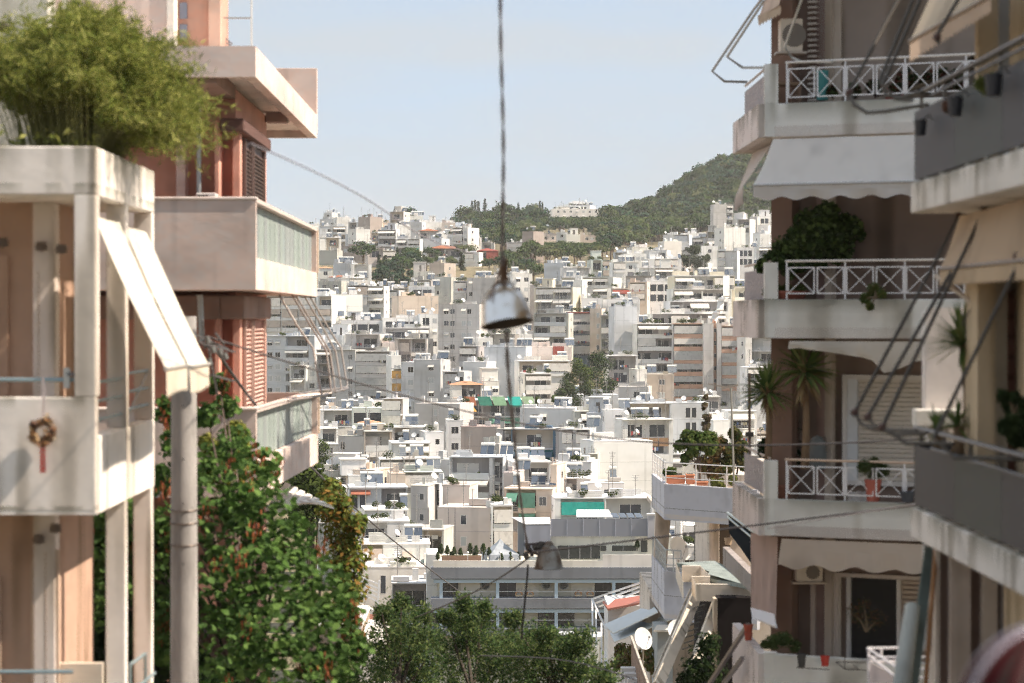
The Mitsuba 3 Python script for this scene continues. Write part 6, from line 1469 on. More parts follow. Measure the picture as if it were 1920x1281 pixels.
for pts, d0, d1 in (([(524, 553), (556, 608), (588, 655), (596, 700), (604, 742)], 44, 43), ([(548, 553), (582, 610), (612, 658), (618, 700), (622, 737)], 46, 44), ([(556, 556), (590, 612), (619, 660), (625, 700), (629, 736)], 46.5, 44.5), ([(572, 557), (604, 612), (630, 660), (636, 700), (641, 733)], 48.5, 46), ([(582, 557), (614, 612), (640, 654), (647, 700), (652, 722), (645, 732), (600, 734)], 50, 47)):
    n = len(pts); P = np.array([W(*p, d0 + (d1 - d0) * k / (n - 1)) for k, p in enumerate(pts)]); g = M(); g.tube(P, .017, (.40, .36, .33), 6); g.build('arm', 'm_metal', t, smooth=True)
for a, b, da, db in (((604, 742), (540, 752), 43, 42), ((652, 726), (560, 738), 47, 44.5), ((622, 737), (556, 744), 44, 43.5), ((604, 742), (652, 728), 43, 47)):
    g = M(); g.tube([W(*a, da), W(*b, db)], .017, (.36, .33, .31), 6); g.build('bar', 'm_metal', t)
t = thing('slatted_awning', 'small white slatted canopy below the lower pink balcony', 'canopy')
for k in range(7):
    a, b = (497 + k * 13, 950 - k * 3.2 + 4), (536 + k * 13.5, 904 + k * 7.2)
    g = M(); g.poly([W(a[0], a[1], 44), W(a[0] + 9, a[1] + 3.5, 44), W(b[0] + 9, b[1] + 4.5, 46.5), W(b[0], b[1], 46.5)], [0, 0, -.03], (.80, .77, .72)); g.build('slat', 'm_flat', t)

# ---------------------------------------------------------------- concrete pole
t = thing('utility_pole', 'grey concrete utility pole between the cream and the pink building', 'pole')
g = M(); zz_ = np.linspace(-9, .01, 16); xp, yp = X(345, 31), 31.0
g.tube([[xp, yp, z] for z in zz_], np.interp(zz_, [-9, 0], [.178, .145]), (.47, .45, .43), 28); g.build('shaft', 'm_concrete', t, smooth=50)
for py in (955, 979, 1020): g = M(); th = np.linspace(0, 2 * np.pi, 29); z = Z(py, 31); g.tube(np.stack([xp + .163 * np.cos(th), yp + .163 * np.sin(th), z + .012 * np.sin(th)], 1), .008, (.16, .12, .1), 5, False); g.build('wire_band', 'm_metal', t)
for py in (760, 860, 942, 1055): g = M(); g.tube([[xp + .01, yp - .153, Z(py, 31)], [xp + .01, yp - .158, Z(py, 31)]], .011, (.03, .03, .03), 8); g.build('hole', 'm_flat', t)
g = M()
for a, b in (((368, 628), (428, 655)), ((380, 600), (384, 655)), ((372, 640), (420, 668)), ((385, 645), (440, 660)), ((392, 655), (400, 700)), ((404, 625), (420, 645)), ((385, 700), (440, 715)), ((398, 690), (408, 740))): g.bar(W(*a, 30.9), W(*b, 31.2), .022, (.20, .19, .19))
for px, py in ((388, 632), (398, 650), (412, 655), (421, 662), (392, 672)): g.tube([W(px, py, 30.8), W(px + 4, py + 12, 30.8)], .03, (.26, .25, .24), 7)
g.build('insulator_bracket', 'm_metal', t)
# ---------------------------------------------------------------- cables
def cable(lab, pts, r, col=(.10, .09, .09), name='cable', drop=0):
    g = M(); P = np.array([W(*p) for p in pts])
    if len(P) == 2: P = sag(P[0], P[1], drop)
    else:
        from scipy.interpolate import CubicSpline
        s_ = np.r_[0, np.cumsum(np.linalg.norm(np.diff(P, axis=0), axis=1))]; P = CubicSpline(s_, P)(np.linspace(0, s_[-1], 60))
    g.tube(P, r, col, 6); k = g.build(name, 'm_flat', smooth=True); tag(k, lab, 'cable', 'overhead cables')


cable('long dark cable sagging from the concrete pole across the town to the right', [(386, 630, 31), (610, 700, 33), (860, 768, 35), (1260, 832, 38), (1560, 832, 36), (1760, 820, 28)], .012)
cable('cable running steeply down from the concrete pole to the long terrace building', [(395, 640, 31), (640, 930, 60), (815, 1075, 90), (905, 1142, 115)], .02)
cable('thin blurred cable slanting down over the skyline from the pink building', [(470, 270, 22), (620, 337, 26), (722, 396, 32), (900, 478, 50)], .008, (.30, .29, .33))
cable('cable from the second lamp bracket rising to the lower grey balcony', [(1000, 1034, 41), (1120, 1022, 38), (1380, 990, 36), (1718, 958, 27)], .014)
cable('second thinner cable beside the one to the lower grey balcony', [(1440, 992, 36), (1580, 968, 32), (1718, 946, 27)], .007, (.3, .28, .27))
cable('slack cable between the second lamp and the treetops', [(1000, 1040, 41), (900, 1105, 46), (800, 1150, 52), (690, 1200, 58)], .014)
cable('dangling black cord below the second lamp bracket', [(990, 1060, 41), (987, 1100, 41.2), (982, 1150, 41.5), (978, 1200, 42)], .016, (.03, .03, .03))
cable('wire draped over the trees at the lower middle', [(900, 1230, 50), (1020, 1235, 47), (1110, 1250, 44), (1190, 1275, 42)], .012)

# the two hanging street lamps on a cable that runs down the street
def twisted(pts, r, n=90):
    from scipy.interpolate import CubicSpline
    P = np.array([W(*p) for p in pts]); s_ = np.r_[0, np.cumsum(np.linalg.norm(np.diff(P, axis=0), axis=1))]; L = CubicSpline(s_, P)(np.linspace(0, s_[-1], n)); out = []
    for ph in (0, np.pi):
        a = np.arange(n) * .33 + ph; out.append(L + np.stack([r * np.cos(a), r * np.sin(a), 0 * a], 1))
    return out


for lab, pts, r in (('twisted pair cable dropping into view from above to the first hanging lamp', [(939, -60, 20.5), (940, 120, 20.8), (944, 300, 21.2), (942, 420, 21.6), (943, 500, 21.9)], .008), ('cable running on from the first hanging lamp to the second one', [(950, 622, 22), (953, 700, 25), (962, 800, 29), (972, 900, 34), (990, 1030, 41)], .011)):
    t = thing('lamp_cable', lab, 'cable', 'lamp cables')
    for P in twisted(pts, r): g = M(); g.tube(P, r * .95, (.20, .17, .17), 6); g.build('strand', 'm_flat', t, smooth=True)


def hanging_lamp(lab, px, py, d, dia, hgt, tilt, nod, prof, mat='m_zinc'):
    t = thing('hanging_lamp', lab, 'lamp', 'bell shaped lamps over the street')
    c = W(px, py, d); R = np.array(mi.ScalarTransform4f().rotate([0, 1, 0], -tilt).rotate([1, 0, 0], nod).matrix, float)[:3, :3]; th = np.linspace(0, 2 * np.pi, 49)
    m = np.eye(4); m[:3, :3] = R; m[:3, 3] = c
    rows = [[[q * dia / 2 * math.cos(a), q * dia / 2 * math.sin(a), z * hgt] for a in th] for q, z in prof]
    inner = [[[(q * dia / 2 - .008) * math.cos(a), (q * dia / 2 - .008) * math.sin(a), z * hgt] for a in th] for q, z in prof[::-1]]
    g = M(m); g.sheet(np.array(rows), (.6, .6, .6)); g.build('shade', mat, t, smooth=40)
    g = M(m); g.sheet(np.array(inner), (.10, .07, .05)); g.build('inside', 'm_flat', t, smooth=40)
    g = M(m); g.tube([[0, 0, hgt * .55], [0, 0, hgt * .95]], [.05, .05], (.25, .2, .15), 14); g.tube([[0, 0, hgt * .98], [0, 0, hgt * 1.12]], [.085, .035], (.16, .12, .09), 14); g.build('cap', 'm_flat', t, smooth=40)
    g = M(m); s = trimesh.creation.icosphere(2, .055); g.add(s.vertices * [1, 1, 1.3] + [0, 0, hgt * .42], s.faces, (.7, .7, .66)); g.build('bulb', 'm_gloss', t, smooth=True)
    return t, m


BELL = [(1.0, 0), (1.02, .02), (.99, .06), (.965, .18), (.92, .36), (.85, .54), (.75, .70), (.61, .84), (.44, .94), (.28, .98), (.14, 1.0)]
t, m = hanging_lamp('larger silvery bell lamp hanging in the middle, dented and stained', 951, 608, 22, .435, .335, 9, -11, BELL)
g = M(); g.tube([W(945, 485, 21.9), W(944, 505, 21.95), W(946, 530, 22)], [.028, .034, .03], (.13, .075, .04), 10); g.tube([W(938, 500, 21.95), W(952, 494, 21.95)], .03, (.10, .06, .035), 10); g.build('rusty_hanger', 'm_flat', t, smooth=40)
g = M(); g.tube([W(937, 505, 21.9), W(932, 528, 21.9), W(921, 550, 21.9), W(915, 562, 21.85)], .014, (.22, .16, .12), 6); g.tube([W(946, 528, 21.9), W(958, 531, 21.9), W(968, 545, 21.9)], .01, (.3, .26, .22), 6); g.build('bail', 'm_flat', t)
BELL2 = [(1.0, 0), (1.03, .015), (.93, .07), (.88, .2), (.82, .38), (.73, .6), (.60, .8), (.44, .93), (.2, 1.0)]
t, m = hanging_lamp('smaller grey bell lamp hanging low before the long terrace building', 1029, 1067, 41, .47, .38, 0, 0, BELL2, 'm_iron')
g = M(); rr = np.random.default_rng(6)
for a, b in (((984, 1022), (1030, 1018)), ((990, 1034), (1010, 1040)), ((992, 1020), (996, 1042)), ((1004, 1018), (1008, 1034)), ((1018, 1016), (1022, 1030)), ((986, 1028), (1000, 1044)), ((1026, 1016), (1030, 1030))): g.bar(W(*a, 41), W(*b, 41), .035, (.07, .06, .055))
for q in range(12): px, py = rr.uniform(984, 1030), rr.uniform(1016, 1042); g.tube([W(px, py, 40.95), W(px + 2, py + 4, 41.05)], .035, (.06, .05, .045), 6)
g.build('cable_bracket', 'm_flat', t)

# ---------------------------------------------------------------- tree with round leaves and rusty pods
t = thing('pod_tree', 'round leaved tree with rusty red seed pods around the concrete pole', 'tree'); rp = np.random.default_rng(17)
PG = [(0.088, 0.169, 0.044), (0.119, 0.219, 0.062), (0.062, 0.119, 0.037), (0.163, 0.250, 0.075), (0.075, 0.138, 0.044)]
POD = [(.40, .12, .06), (.30, .09, .05), (.50, .18, .09), (.24, .08, .05)]
g, gp = M(), M(); heads = []
BL = [(550, 1020, 34.5, 52), (500, 980, 34, 70), (430, 1010, 34, 75), (480, 1080, 33.5, 80), (560, 1090, 34, 75), (610, 1120, 34.5, 65), (420, 1120, 33.5, 80), (520, 1180, 33, 90), (600, 1210, 33.5, 80), (430, 1230, 33, 90), (540, 1270, 33, 90), (620, 1270, 33.5, 60), (640, 1150, 34, 40), (480, 905, 35, 45), (400, 920, 34.5, 60), (415, 860, 35.5, 40), (440, 840, 36, 40), (390, 780, 35, 25), (425, 760, 36, 24), (412, 720, 36, 18), (500, 870, 36, 30),
      (330, 830, 34.5, 36), (312, 900, 34.5, 36), (325, 980, 34, 42), (310, 1050, 34, 42), (330, 1130, 34, 48), (300, 1200, 34, 50), (220, 960, 34, 45), (190, 1030, 34, 50), (230, 1090, 34, 55), (180, 1130, 34, 55), (250, 1000, 34, 50), (330, 780, 35.5, 30), (660, 1215, 34, 36), (310, 770, 35.5, 26), (160, 980, 35, 40), (455, 950, 34, 45)]
for px, py, d, r in BL:
    c = W(px, py, d); R = r * d / F; n = int(10 + r * 3.6)
    dv = rp.normal(size=(n, 3)); dv /= np.linalg.norm(dv, axis=1, keepdims=True)
    p = c + dv * R * rp.uniform(.3, 1.08, (n, 1)) ** .7
    leaves(g, p, .105, rp, PG, 'heart', up=.55, spread=.9)
    for q in range(int(rp.integers(0, 3 + r // 60))):
        a = c + np.array([rp.normal(), -abs(rp.normal()) - .3, rp.normal()]) * R * .62; m_ = 26
        pts = a + rp.normal(size=(m_, 3)) * [.05, .05, .09]
        dn = np.array([0, 0, -.055]); nn = rp.normal(size=(m_, 3)); nn[:, 2] = 0; nn /= np.linalg.norm(nn, axis=1, keepdims=True)
        v = np.stack([pts - nn * .011, pts + nn * .011, pts + dn + nn * .008, pts + dn - nn * .008], 1).reshape(-1, 3); i = np.arange(m_)[:, None] * 4
        gp.add(v, np.vstack([i + [0, 1, 2], i + [0, 2, 3]]), np.repeat(np.array(POD)[rp.integers(0, 4, m_)], 4, axis=0))
g.build('crown', 'm_leaf', t); k = gp.build('seed_pods', 'm_leaf', t); tag(k, 'rusty red hanging clusters of dry pods', kind='stuff')
# the nearest leaves one by one
n1 = {}
for k in range(150):
    px, py, d, r = BL[int(rp.integers(0, 24))]; R = r * d / F; dv = rp.normal(size=3); dv /= np.linalg.norm(dv); dv[1] = -abs(dv[1]) - .4; dv /= np.linalg.norm(dv)
    p = W(px, py, d) + dv * R * 1.1; kk = int(rp.integers(0, 5)); a = rp.uniform(0, 6.28)
    if kk not in n1:
        q = M(); leaves(q, np.zeros((1, 3)), 1.0, np.random.default_rng(kk), [PG[kk]], 'heart', up=1.2, spread=.5); v, f, c = q.mesh(); n1[kk] = mikit.ply((v, f), 'm_leaf', uv=c)
    R_ = np.array(mi.ScalarTransform4f().rotate([0, 0, 1], math.degrees(a)).rotate([1, 0, 0], rp.uniform(-35, 55)).matrix, float); m_ = np.eye(4); m_[:3, :3] = R_[:3, :3] * rp.uniform(.085, .13); m_[:3, 3] = p
    scene[numbered(t + '__leaf')] = {**n1[kk], 'to_world': T(m_)}
g = M(); b = W(470, 1330, 33.8); b0 = b.copy(); b0[2] = float(ground(b[0], b[1])) - .2
g.tube([b0, b + [.1, 0, -.3], W(460, 1230, 33.8)], [.16, .13, .09], (.12, .09, .07), 9); g.build('trunk', 'm_flat', t, smooth=True)
for px, py, d, r in BL:
    g = M(); g.tube([W(460 + (px - 460) * .2, 1230, 33.8), W((px + 470) / 2, (py + 1190) / 2, (d + 33.8) / 2 + .15), W(px, py, d)], [.035, .022, .008], (.13, .095, .075), 5); g.build('branch', 'm_flat', t)
crown_tree('ivy_column', 'orange and green climber hanging at the right of the round leaved tree', 'plant', [(W(630, 940, 48), .42), (W(655, 960, 48), .40), (W(640, 1000, 48), .46), (W(662, 1030, 48), .40), (W(640, 1060, 48), .5), (W(655, 1100, 48), .45), (W(636, 1140, 48), .5), (W(610, 920, 49), .3), (W(672, 985, 48), .25)], W(640, 1320, 48), [(.16, .20, .045), (.22, .22, .06), (.30, .18, .06), (.10, .16, .04), (.20, .25, .07)], 420, .06, r=.06, seed=14)
crown_tree('yellow_shrub', 'feathery yellow green shrub against the lower pink balcony', 'shrub', [(W(436, 845, 36.5), .26), (W(425, 890, 36.5), .3), (W(445, 810, 36.5), .16), (W(405, 880, 36.5), .25), (W(390, 840, 36.8), .2)], W(420, 990, 36.5), [(.22, .24, .05), (.16, .19, .04), (.27, .27, .07)], 700, .05, r=.02, seed=15)
crown_tree('background_tree', 'dark tree behind the columns of the cream building', 'tree', [(W(180, 1180, 40), 1.0), (W(250, 1060, 40), .8), (W(310, 1180, 40), .9), (W(150, 1060, 40), .8), (W(220, 1270, 40), 1.0), (W(400, 1270, 39), 1.0)], W(250, 1400, 40), [(.03, .05, .02), (.04, .07, .025), (.02, .035, .015)], 2600, .11, r=.15, seed=16)

# ---------------------------------------------------------------- building with the cross-braced railings, right, 40 m away
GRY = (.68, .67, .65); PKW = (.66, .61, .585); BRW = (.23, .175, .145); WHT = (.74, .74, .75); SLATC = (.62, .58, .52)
rbd = thing('balcony_building', 'grey pink apartment building on the right with white cross braced balcony railings', 'building')
A1, B1, C1 = np.array([4.13, 40.5]), np.array([6.55, 39.25]), np.array([4.10, 44.6])
u1 = (B1 - A1) / np.linalg.norm(B1 - A1); L1 = np.linalg.norm(B1 - A1)
fr = np.eye(4); fr[:3, 0] = [*u1, 0]; fr[:3, 1] = [-u1[1], u1[0], 0]; fr[:3, 3] = [*A1, 0]     # x along the balcony front, y into the building
BW = L1 + 4.2  # front lengthened out of view at the right so it blocks the sun
LEV = [(2.73, 3.24, 3.86), (-.32, .27, .85), (-3.32, -2.76, -2.16), (-6.35, -5.12, -5.08), (5.76, 6.3, 6.9)]  # last level is out of view above, added to shade the awnings below


def xrail(key, at, x0, x1, y, z0, z1, npan, col, top=(.70, .68, .66)):
    """white railing: round hand rail above a frame of square panels, each with a diagonal cross"""
    r = numbered(key + '__railing')
    g = M(at); g.tube([[x0 - .02, y, z1], [x1, y, z1]], .019, top, 8); scene[r + '__hand_rail'] = mikit.ply(g.mesh()[:2], 'm_flat', uv=g.mesh()[2], smooth=True)
    pw = (x1 - x0) / npan; zb, zt = z0 + .09, z1 - .10
    for k in range(npan):
        a, b = x0 + k * pw + .025, x0 + (k + 1) * pw - .025; g = M(at)
        for p, q in (((a, zb), (a, zt)), ((b, zb), (b, zt)), ((a, zb), (b, zb)), ((a, zt), (b, zt))): g.bar([p[0], y, p[1]], [q[0], y, q[1]], .017, col, up=(0, 1, 0))
        g.bar([a, y - .006, zb], [b, y - .006, zt], .011, col, .008, up=(0, 1, 0)); g.bar([a, y + .008, zt], [b, y + .008, zb], .011, col, .008, up=(0, 1, 0))
        g.build('cross_panel', 'm_flat', r)
    for k in range(0, npan + 1, 2):
        g = M(at); g.bar([x0 + k * pw, y, z0], [x0 + k * pw, y, z1 - .01], .02, col, up=(0, 1, 0)); g.build('post', 'm_flat', r)
    return r


for k, (zb, zt, zr) in enumerate(LEV):
    b = thing_key = numbered(rbd + '__balcony')
    g = M(fr); g.bbox(-.02, BW, 0, .14, zb, zt, GRY, .015); scene[b + '__front_parapet'] = None; scene.pop(b + '__front_parapet')
    g2 = M(); d1 = (C1 - A1) / np.linalg.norm(C1 - A1)
    ring_wall(g2, [C1, A1 + d1 * .02], zb, zt, -.14, PKW)
    g2.bar([*(A1 + d1 * .05 + [.05, 0]), zb + .01], [*(A1 + d1 * .05 + [.05, 0]), zr - .02], .20, GRY, .2)
    g.v += g2.v; g.f += [f + g.n for f in g2.f]; g.c += g2.c; g.n += g2.n
    m = M(); m.poly([[*A1, zb + .003], [*(A1 + u1 * BW), zb + .003], [*(A1 + u1 * BW + [1.2, 5]), zb + .003], [*(C1 + [1.6, 0]), zb + .003], [*C1, zb + .003]], [0, 0, .16], (.50, .47, .44))
    g.v += m.v; g.f += [f + g.n for f in m.f]; g.c += m.c; g.n += m.n
    v, f, c = g.mesh(); scene[b] = mikit.ply((v, f), 'm_drips', uv=c)
    n_ = numbered
    if k != 3:
        xrail(b, fr, .28, BW - .1, .07, zt, zr, 14, WHT, (.68, .66, .64) if k < 2 else (.58, .44, .34))
        g = M(); a_, c_ = np.array([*A1, 0]) + [.06, .25, 0], np.array([*C1, 0]) + [.06, -.1, 0]
        g.tube([a_ + [0, 0, zr], c_ + [0, 0, zr]], .02, (.5, .42, .36), 7)
        for q in np.linspace(0, 1, 30): g.bar(a_ + (c_ - a_) * q + [0, 0, zt], a_ + (c_ - a_) * q + [0, 0, zr - .1], .02, (.55, .52, .50), .05)
        g.build('side_railing', 'm_flat', b)
# walls behind the balconies
g = M(fr); WZ = 1.15
# roller shutter window on the third balcony, open door on the lowest, shutters on the top one
zq = lambda py: Z(py, 41.3)
def fx(px, d=41.0):
    """the x in the balcony frame of the front wall under this bearing"""
    s_ = (px - CX) / F; o = A1 + np.array([-u1[1], u1[0]]) * (WZ + .25)
    return float((s_ * o[1] - o[0]) / (u1[0] - s_ * u1[1]))
wy = WZ + .25
g = M(fr); g.box(fx(1459), fx(1498), WZ - .05, WZ + .6, -12, 8, (.26, .17, .135)); g.box(fx(1498) + .003, BW + 6, wy, wy + 4, -12, 8, BRW); g.box(fx(1536), fx(1552), wy - .12, wy - .003, -12, 8, (.25, .19, .165)); g.box(fx(1555), fx(1568), wy - .2, wy - .003, -12, 8, (.52, .45, .39))  # main wall runs on unseen at the right to keep sun off the awning
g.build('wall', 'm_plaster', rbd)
def frame_bars(parent, x0, x1, z0, z1, w, col, dep=.08):
    g = M(fr)
    for a in ((x0, x0 + w, z0, z1), (x1 - w, x1, z0, z1), (x0 + w, x1 - w, z1 - w, z1), (x0 + w, x1 - w, z0, z0 + w)): g.box(a[0], a[1], wy - dep, wy - .002, a[2], a[3], col)
    return g.build('frame', 'm_flat', parent)
w_ = numbered(rbd + '__shutter_window'); a, b, z0, z1 = fx(1583), fx(1583) + 2.2, -2.6, zq(703)
frame_bars(w_, a, b, z0, z1, .07, (.66, .64, .60))
g = M(fr); g.box(a + .075, a + .24, wy - .05, wy - .003, z0, z1 - .07, (.66, .68, .72)); g.build('guide_rail', 'm_flat', w_); g = M(fr); g.box(a + 1.33, a + 1.42, wy - .06, wy - .003, z0, z1 - .07, (.70, .70, .72)); g.build('guide_rail', 'm_flat', w_)
for k in range(22):
    z = z1 - .085 - k * .072; g = M(fr); g.bar([a + .25, wy - .028, z], [a + 1.325, wy - .028, z], .028, SLATC, .06, up=(0, -.25, 1)); g.build('slat', 'm_flat', w_)
for k in range(22):
    z = z1 - .085 - k * .072; g = M(fr); g.bar([a + 1.425, wy - .028, z], [b - .08, wy - .028, z], .028, SLATC, .06, up=(0, -.25, 1)); g.build('slat', 'm_flat', w_)
g = M(fr); g.box(a + .2, b - .07, wy - .004, wy - .001, z0, z1 - .07, (.10, .08, .07)); g.build('gap', 'm_flat', w_)
d_ = numbered(rbd + '__open_door'); a, b, z0, z1 = fx(1568), fx(1568) + 2.2, -6.2, zq(1076)
frame_bars(d_, a, b, z0, z1, .06, (.62, .56, .50))
g = M(fr); g.box(a + .27, a + 1.02, wy - .02, wy - .003, z0, z1 - .06, (.012, .011, .011)); g.build('dark_opening', 'm_flat', d_)  # near-black panel painted for the unlit room behind the door
g = M(fr); g.box(a + .06, a + .10, wy - .06, wy - .003, z0, z1 - .06, (.55, .5, .45)); g.box(a + .20, a + .265, wy - .07, wy - .003, z0, z1 - .06, (.60, .60, .60)); g.box(a + 1.02, a + 1.08, wy - .09, wy - .003, z0, z1 - .06, (.68, .66, .64)); g.build('sash', 'm_flat', d_)
for k in range(24):
    z = z1 - .10 - k * .075; g = M(fr); g.bar([a + 1.09, wy - .03, z], [b - .07, wy - .03, z], .026, (.55, .47, .38), .055, up=(0, -.4, 1)); g.build('slat', 'm_flat', d_)
g = M(fr); g.box(a - .36, a - .28, wy - .16, wy + .1, -7, -3.3, (.48, .43, .38)); g.build('door_post', 'm_plaster', d_)
s_ = numbered(rbd + '__louvre_shutter')
for px0, px1 in ((1519, 1541),):
    a, b = fx(px0), fx(px1)
    for k in range(30): z = 3.3 + k * .085; g = M(fr); g.bar([a, wy - .10, z], [b, wy - .10, z], .05, (.60, .55, .50), .016, up=(0, -.7, 1)); g.build('slat', 'm_flat', s_)
g = M(fr); g.box(fx(1541), fx(1556), wy - .12, wy - .003, 2.9, 7, (.36, .38, .38)); g.box(fx(1556), fx(1568), wy - .05, wy - .003, 2.9, 7, (.36, .3, .25)); g.box(fx(1568), fx(1580), wy - .09, wy - .003, 2.9, 7, (.5, .45, .38)); g.box(fx(1580), BW, wy - .03, wy - .003, 2.9, 7, (.30, .26, .23)); g.build('sliding_panel', 'm_plaster', s_)
# awnings of this building
def scallop(g, P0, P1, P2, P3, n, deep, col):
    """cloth from the top edge P0-P1 down to P3-P2 with a scalloped hem"""
    P0, P1, P2, P3 = (np.asarray(p, float) for p in (P0, P1, P2, P3)); t_ = np.linspace(0, 1, n * 10 + 1)[:, None]
    top, low = P0 + (P1 - P0) * t_, P3 + (P2 - P3) * t_; dirn = (low - top); dirn /= np.linalg.norm(dirn, axis=1, keepdims=True)
    low = low - dirn * deep * (np.abs(np.sin(t_ * n * np.pi)) < 2) * (.5 + .5 * np.cos(t_ * n * 2 * np.pi))
    w = np.cross(P1 - P0, dirn[0]); w /= np.linalg.norm(w)
    g.sheet(np.stack([top, (top * .6 + low * .4) + w * .012 * np.sin(t_ * 40), low + w * .03 * np.sin(t_ * 55)], 0), col)
F3 = lambda x, y, z: (fr @ [x, y, z, 1])[:3]
aw = numbered(rbd + '__drop_awning')
g = M(); top, mid = [F3(.10, -.04, 2.70), F3(BW, -.04, 2.70)], [F3(-.02, -.55, 1.98), F3(BW, -.55, 1.98)]
rows = []
for q in np.linspace(0, 1, 12): rows.append([top[0] + (mid[0] - top[0]) * q + (top[1] + (mid[1] - mid[0] + top[0]) * 0 - top[1]) * 0 + (mid[1] - mid[0]) * s + np.array([0, 0, -.04 * math.sin(math.pi * q) + .035 * (float(meshkit.fbm(np.array([s * 9, q * 2.0, 1.0]), 3)) - .5)]) for s in np.linspace(0, 1, 50)])
g.sheet(np.array(rows), (.82, .80, .76)); v, f, c = g.mesh(); scene[aw] = mikit.ply((v, f), 'm_cloth', uv=c, smooth=True)
g = M(); scallop(g, mid[0] + [0, 0, -.003], mid[1] + [0, 0, -.003], mid[1] + [0, 0, -.235], mid[0] + [0, 0, -.235], 15, .055, (.60, .58, .56)); g.build('valance', 'm_cloth', aw)
g = M(); g.tube([mid[0], mid[1]], .02, (.45, .45, .45), 7); g.build('front_bar', 'm_metal', aw)
aw = numbered(rbd + '__side_awning')
a_, b_ = W(1446, 272, 41.0), W(1412, 286, 44.0); c_, d_2 = W(1393, 350, 40.9), W(1378, 372, 43.8)
g = M(); g.sheet(np.array([[a_ + (b_ - a_) * s for s in np.linspace(0, 1, 6)], [c_ + (d_2 - c_) * s for s in np.linspace(0, 1, 6)]]), (.60, .55, .51)); v, f, c = g.mesh(); scene[aw] = mikit.ply((v, f), 'm_cloth', uv=c)
g = M(); scallop(g, c_, d_2, d_2 + [0, 0, -.22], c_ + [0, 0, -.26], 5, .06, (.58, .53, .49)); g.build('valance', 'm_cloth', aw)
aw = numbered(rbd + '__side_curtain'); ta, tb, la, lb_ = W(1459, 1008, 40.7), W(1408, 1000, 43.9), W(1455, 1182, 40.6), W(1409, 1142, 43.8)
g = M(); nn_ = 24; g.sheet(np.array([[(ta + (tb - ta) * s) * (1 - q) + (la + (lb_ - la) * s) * q + np.array([.03 * math.sin(22 * s) * q, 0, .02 * math.sin(40 * s) * q]) for s in np.linspace(0, 1, nn_)] for q in np.linspace(0, 1, 8)]), (.58, .47, .42)); v, f, c = g.mesh(); scene[aw] = mikit.ply((v, f), 'm_cloth', uv=c, smooth=True)
aw = numbered(rbd + '__torn_awning'); g = M(); tz = -.36; n = 40; xs = np.linspace(.35, BW, n); rr = np.random.default_rng(9)
hang = np.interp(xs, [.3, .9, 1.5, 1.68, 1.75, 2.1, 2.5, 3.2], [.10, .14, .22, .24, .50, .42, .26, .22]) + rr.uniform(-.02, .02, n)
g.sheet(np.array([[F3(x, .0 - .02 * math.sin(9 * x), tz) for x in xs], [F3(x, -.06 - .03 * math.sin(13 * x), tz - h * .5) for x, h in zip(xs, hang)], [F3(x, -.05 + .03 * math.sin(17 * x), tz - h) for x, h in zip(xs, hang)]]), (.62, .57, .52)); v, f, c = g.mesh(); scene[aw] = mikit.ply((v, f), 'm_cloth', uv=c, smooth=True)
aw = numbered(rbd + '__rolled_awning'); g = M(); scallop(g, F3(.22, .02, -3.36), F3(BW, .02, -3.36), F3(BW, -.16, -3.80), F3(.22, -.16, -3.80), 11, .07, (.56, .47, .39)); v, f, c = g.mesh(); scene[aw] = mikit.ply((v, f), 'm_cloth', uv=c)
aw = numbered(rbd + '__top_awning'); g = M(); g.poly([W(1440, -20, 42), W(1470, -20, 40), W(1464, 12, 40), W(1420, 30, 42)], [0, .01, 0], (.62, .52, .42)); g.sheet(np.array([[W(1420 + 44 * s, 30 - 20 * s, 42 - 2 * s) for s in np.linspace(0, 1, 15)], [W(1422 + 42 * s, 48 - 22 * s + (3 if k % 2 else -2), 42 - 2 * s) for k, s in enumerate(np.linspace(0, 1, 15))]]), (.56, .46, .37)); v, f, c = g.mesh(); scene[aw] = mikit.ply((v, f), 'm_cloth', uv=c)
for pts in ([(1430, -4, 42), (1412, 20, 42.2), (1335, 134, 42.8), (1358, 153, 43), (1400, 154, 43.2)], [(1432, 2, 41), (1363, 107, 41.6), (1392, 127, 41.8), (1440, 127, 41.5)], [(1506, -10, 40), (1471, 89, 40.4), (1484, 108, 40.6), (1504, 117, 40.5), (1560, 116, 40)]):
    g = M(); g.tube([W(*p) for p in pts], .022, (.50, .50, .49), 7); g.build('awning_arm', 'm_metal', rbd)
for px, py, w, h, d, lab in ((1463, 35, 42, 62, 40.9, 'air conditioner hung on the end of the top right balcony wall'), (1494, 1056, 50, 36, 40.9, 'air conditioner under the rolled beige awning')):
    t = thing('air_conditioner', lab, 'air conditioner'); x0, z1 = X(px, d), Z(py, d); ww, hh = w * d / F, h * d / F
    g = M(); g.bbox(x0, x0 + ww, d, d + .32, z1 - hh, z1, (.55, .48, .40)); g.build('case', 'm_flat', t)
    g = M(); c = np.array([x0 + ww * .62, d - .012, z1 - hh * .5]); th = np.linspace(0, 2 * np.pi, 21)[:-1]; g.poly(np.stack([c[0] + hh * .36 * np.cos(th), np.full(20, c[1]), c[2] + hh * .36 * np.sin(th)], 1), [0, .011, 0], (.16, .13, .11)); g.build('fan_grille', 'm_flat', t)
    g = M(); g.box(x0 - .06, x0 + ww + .06, d - .05, d + .34, z1 - hh - .03, z1 - hh - .003, (.42, .37, .3)); g.build('bracket', 'm_metal', t)
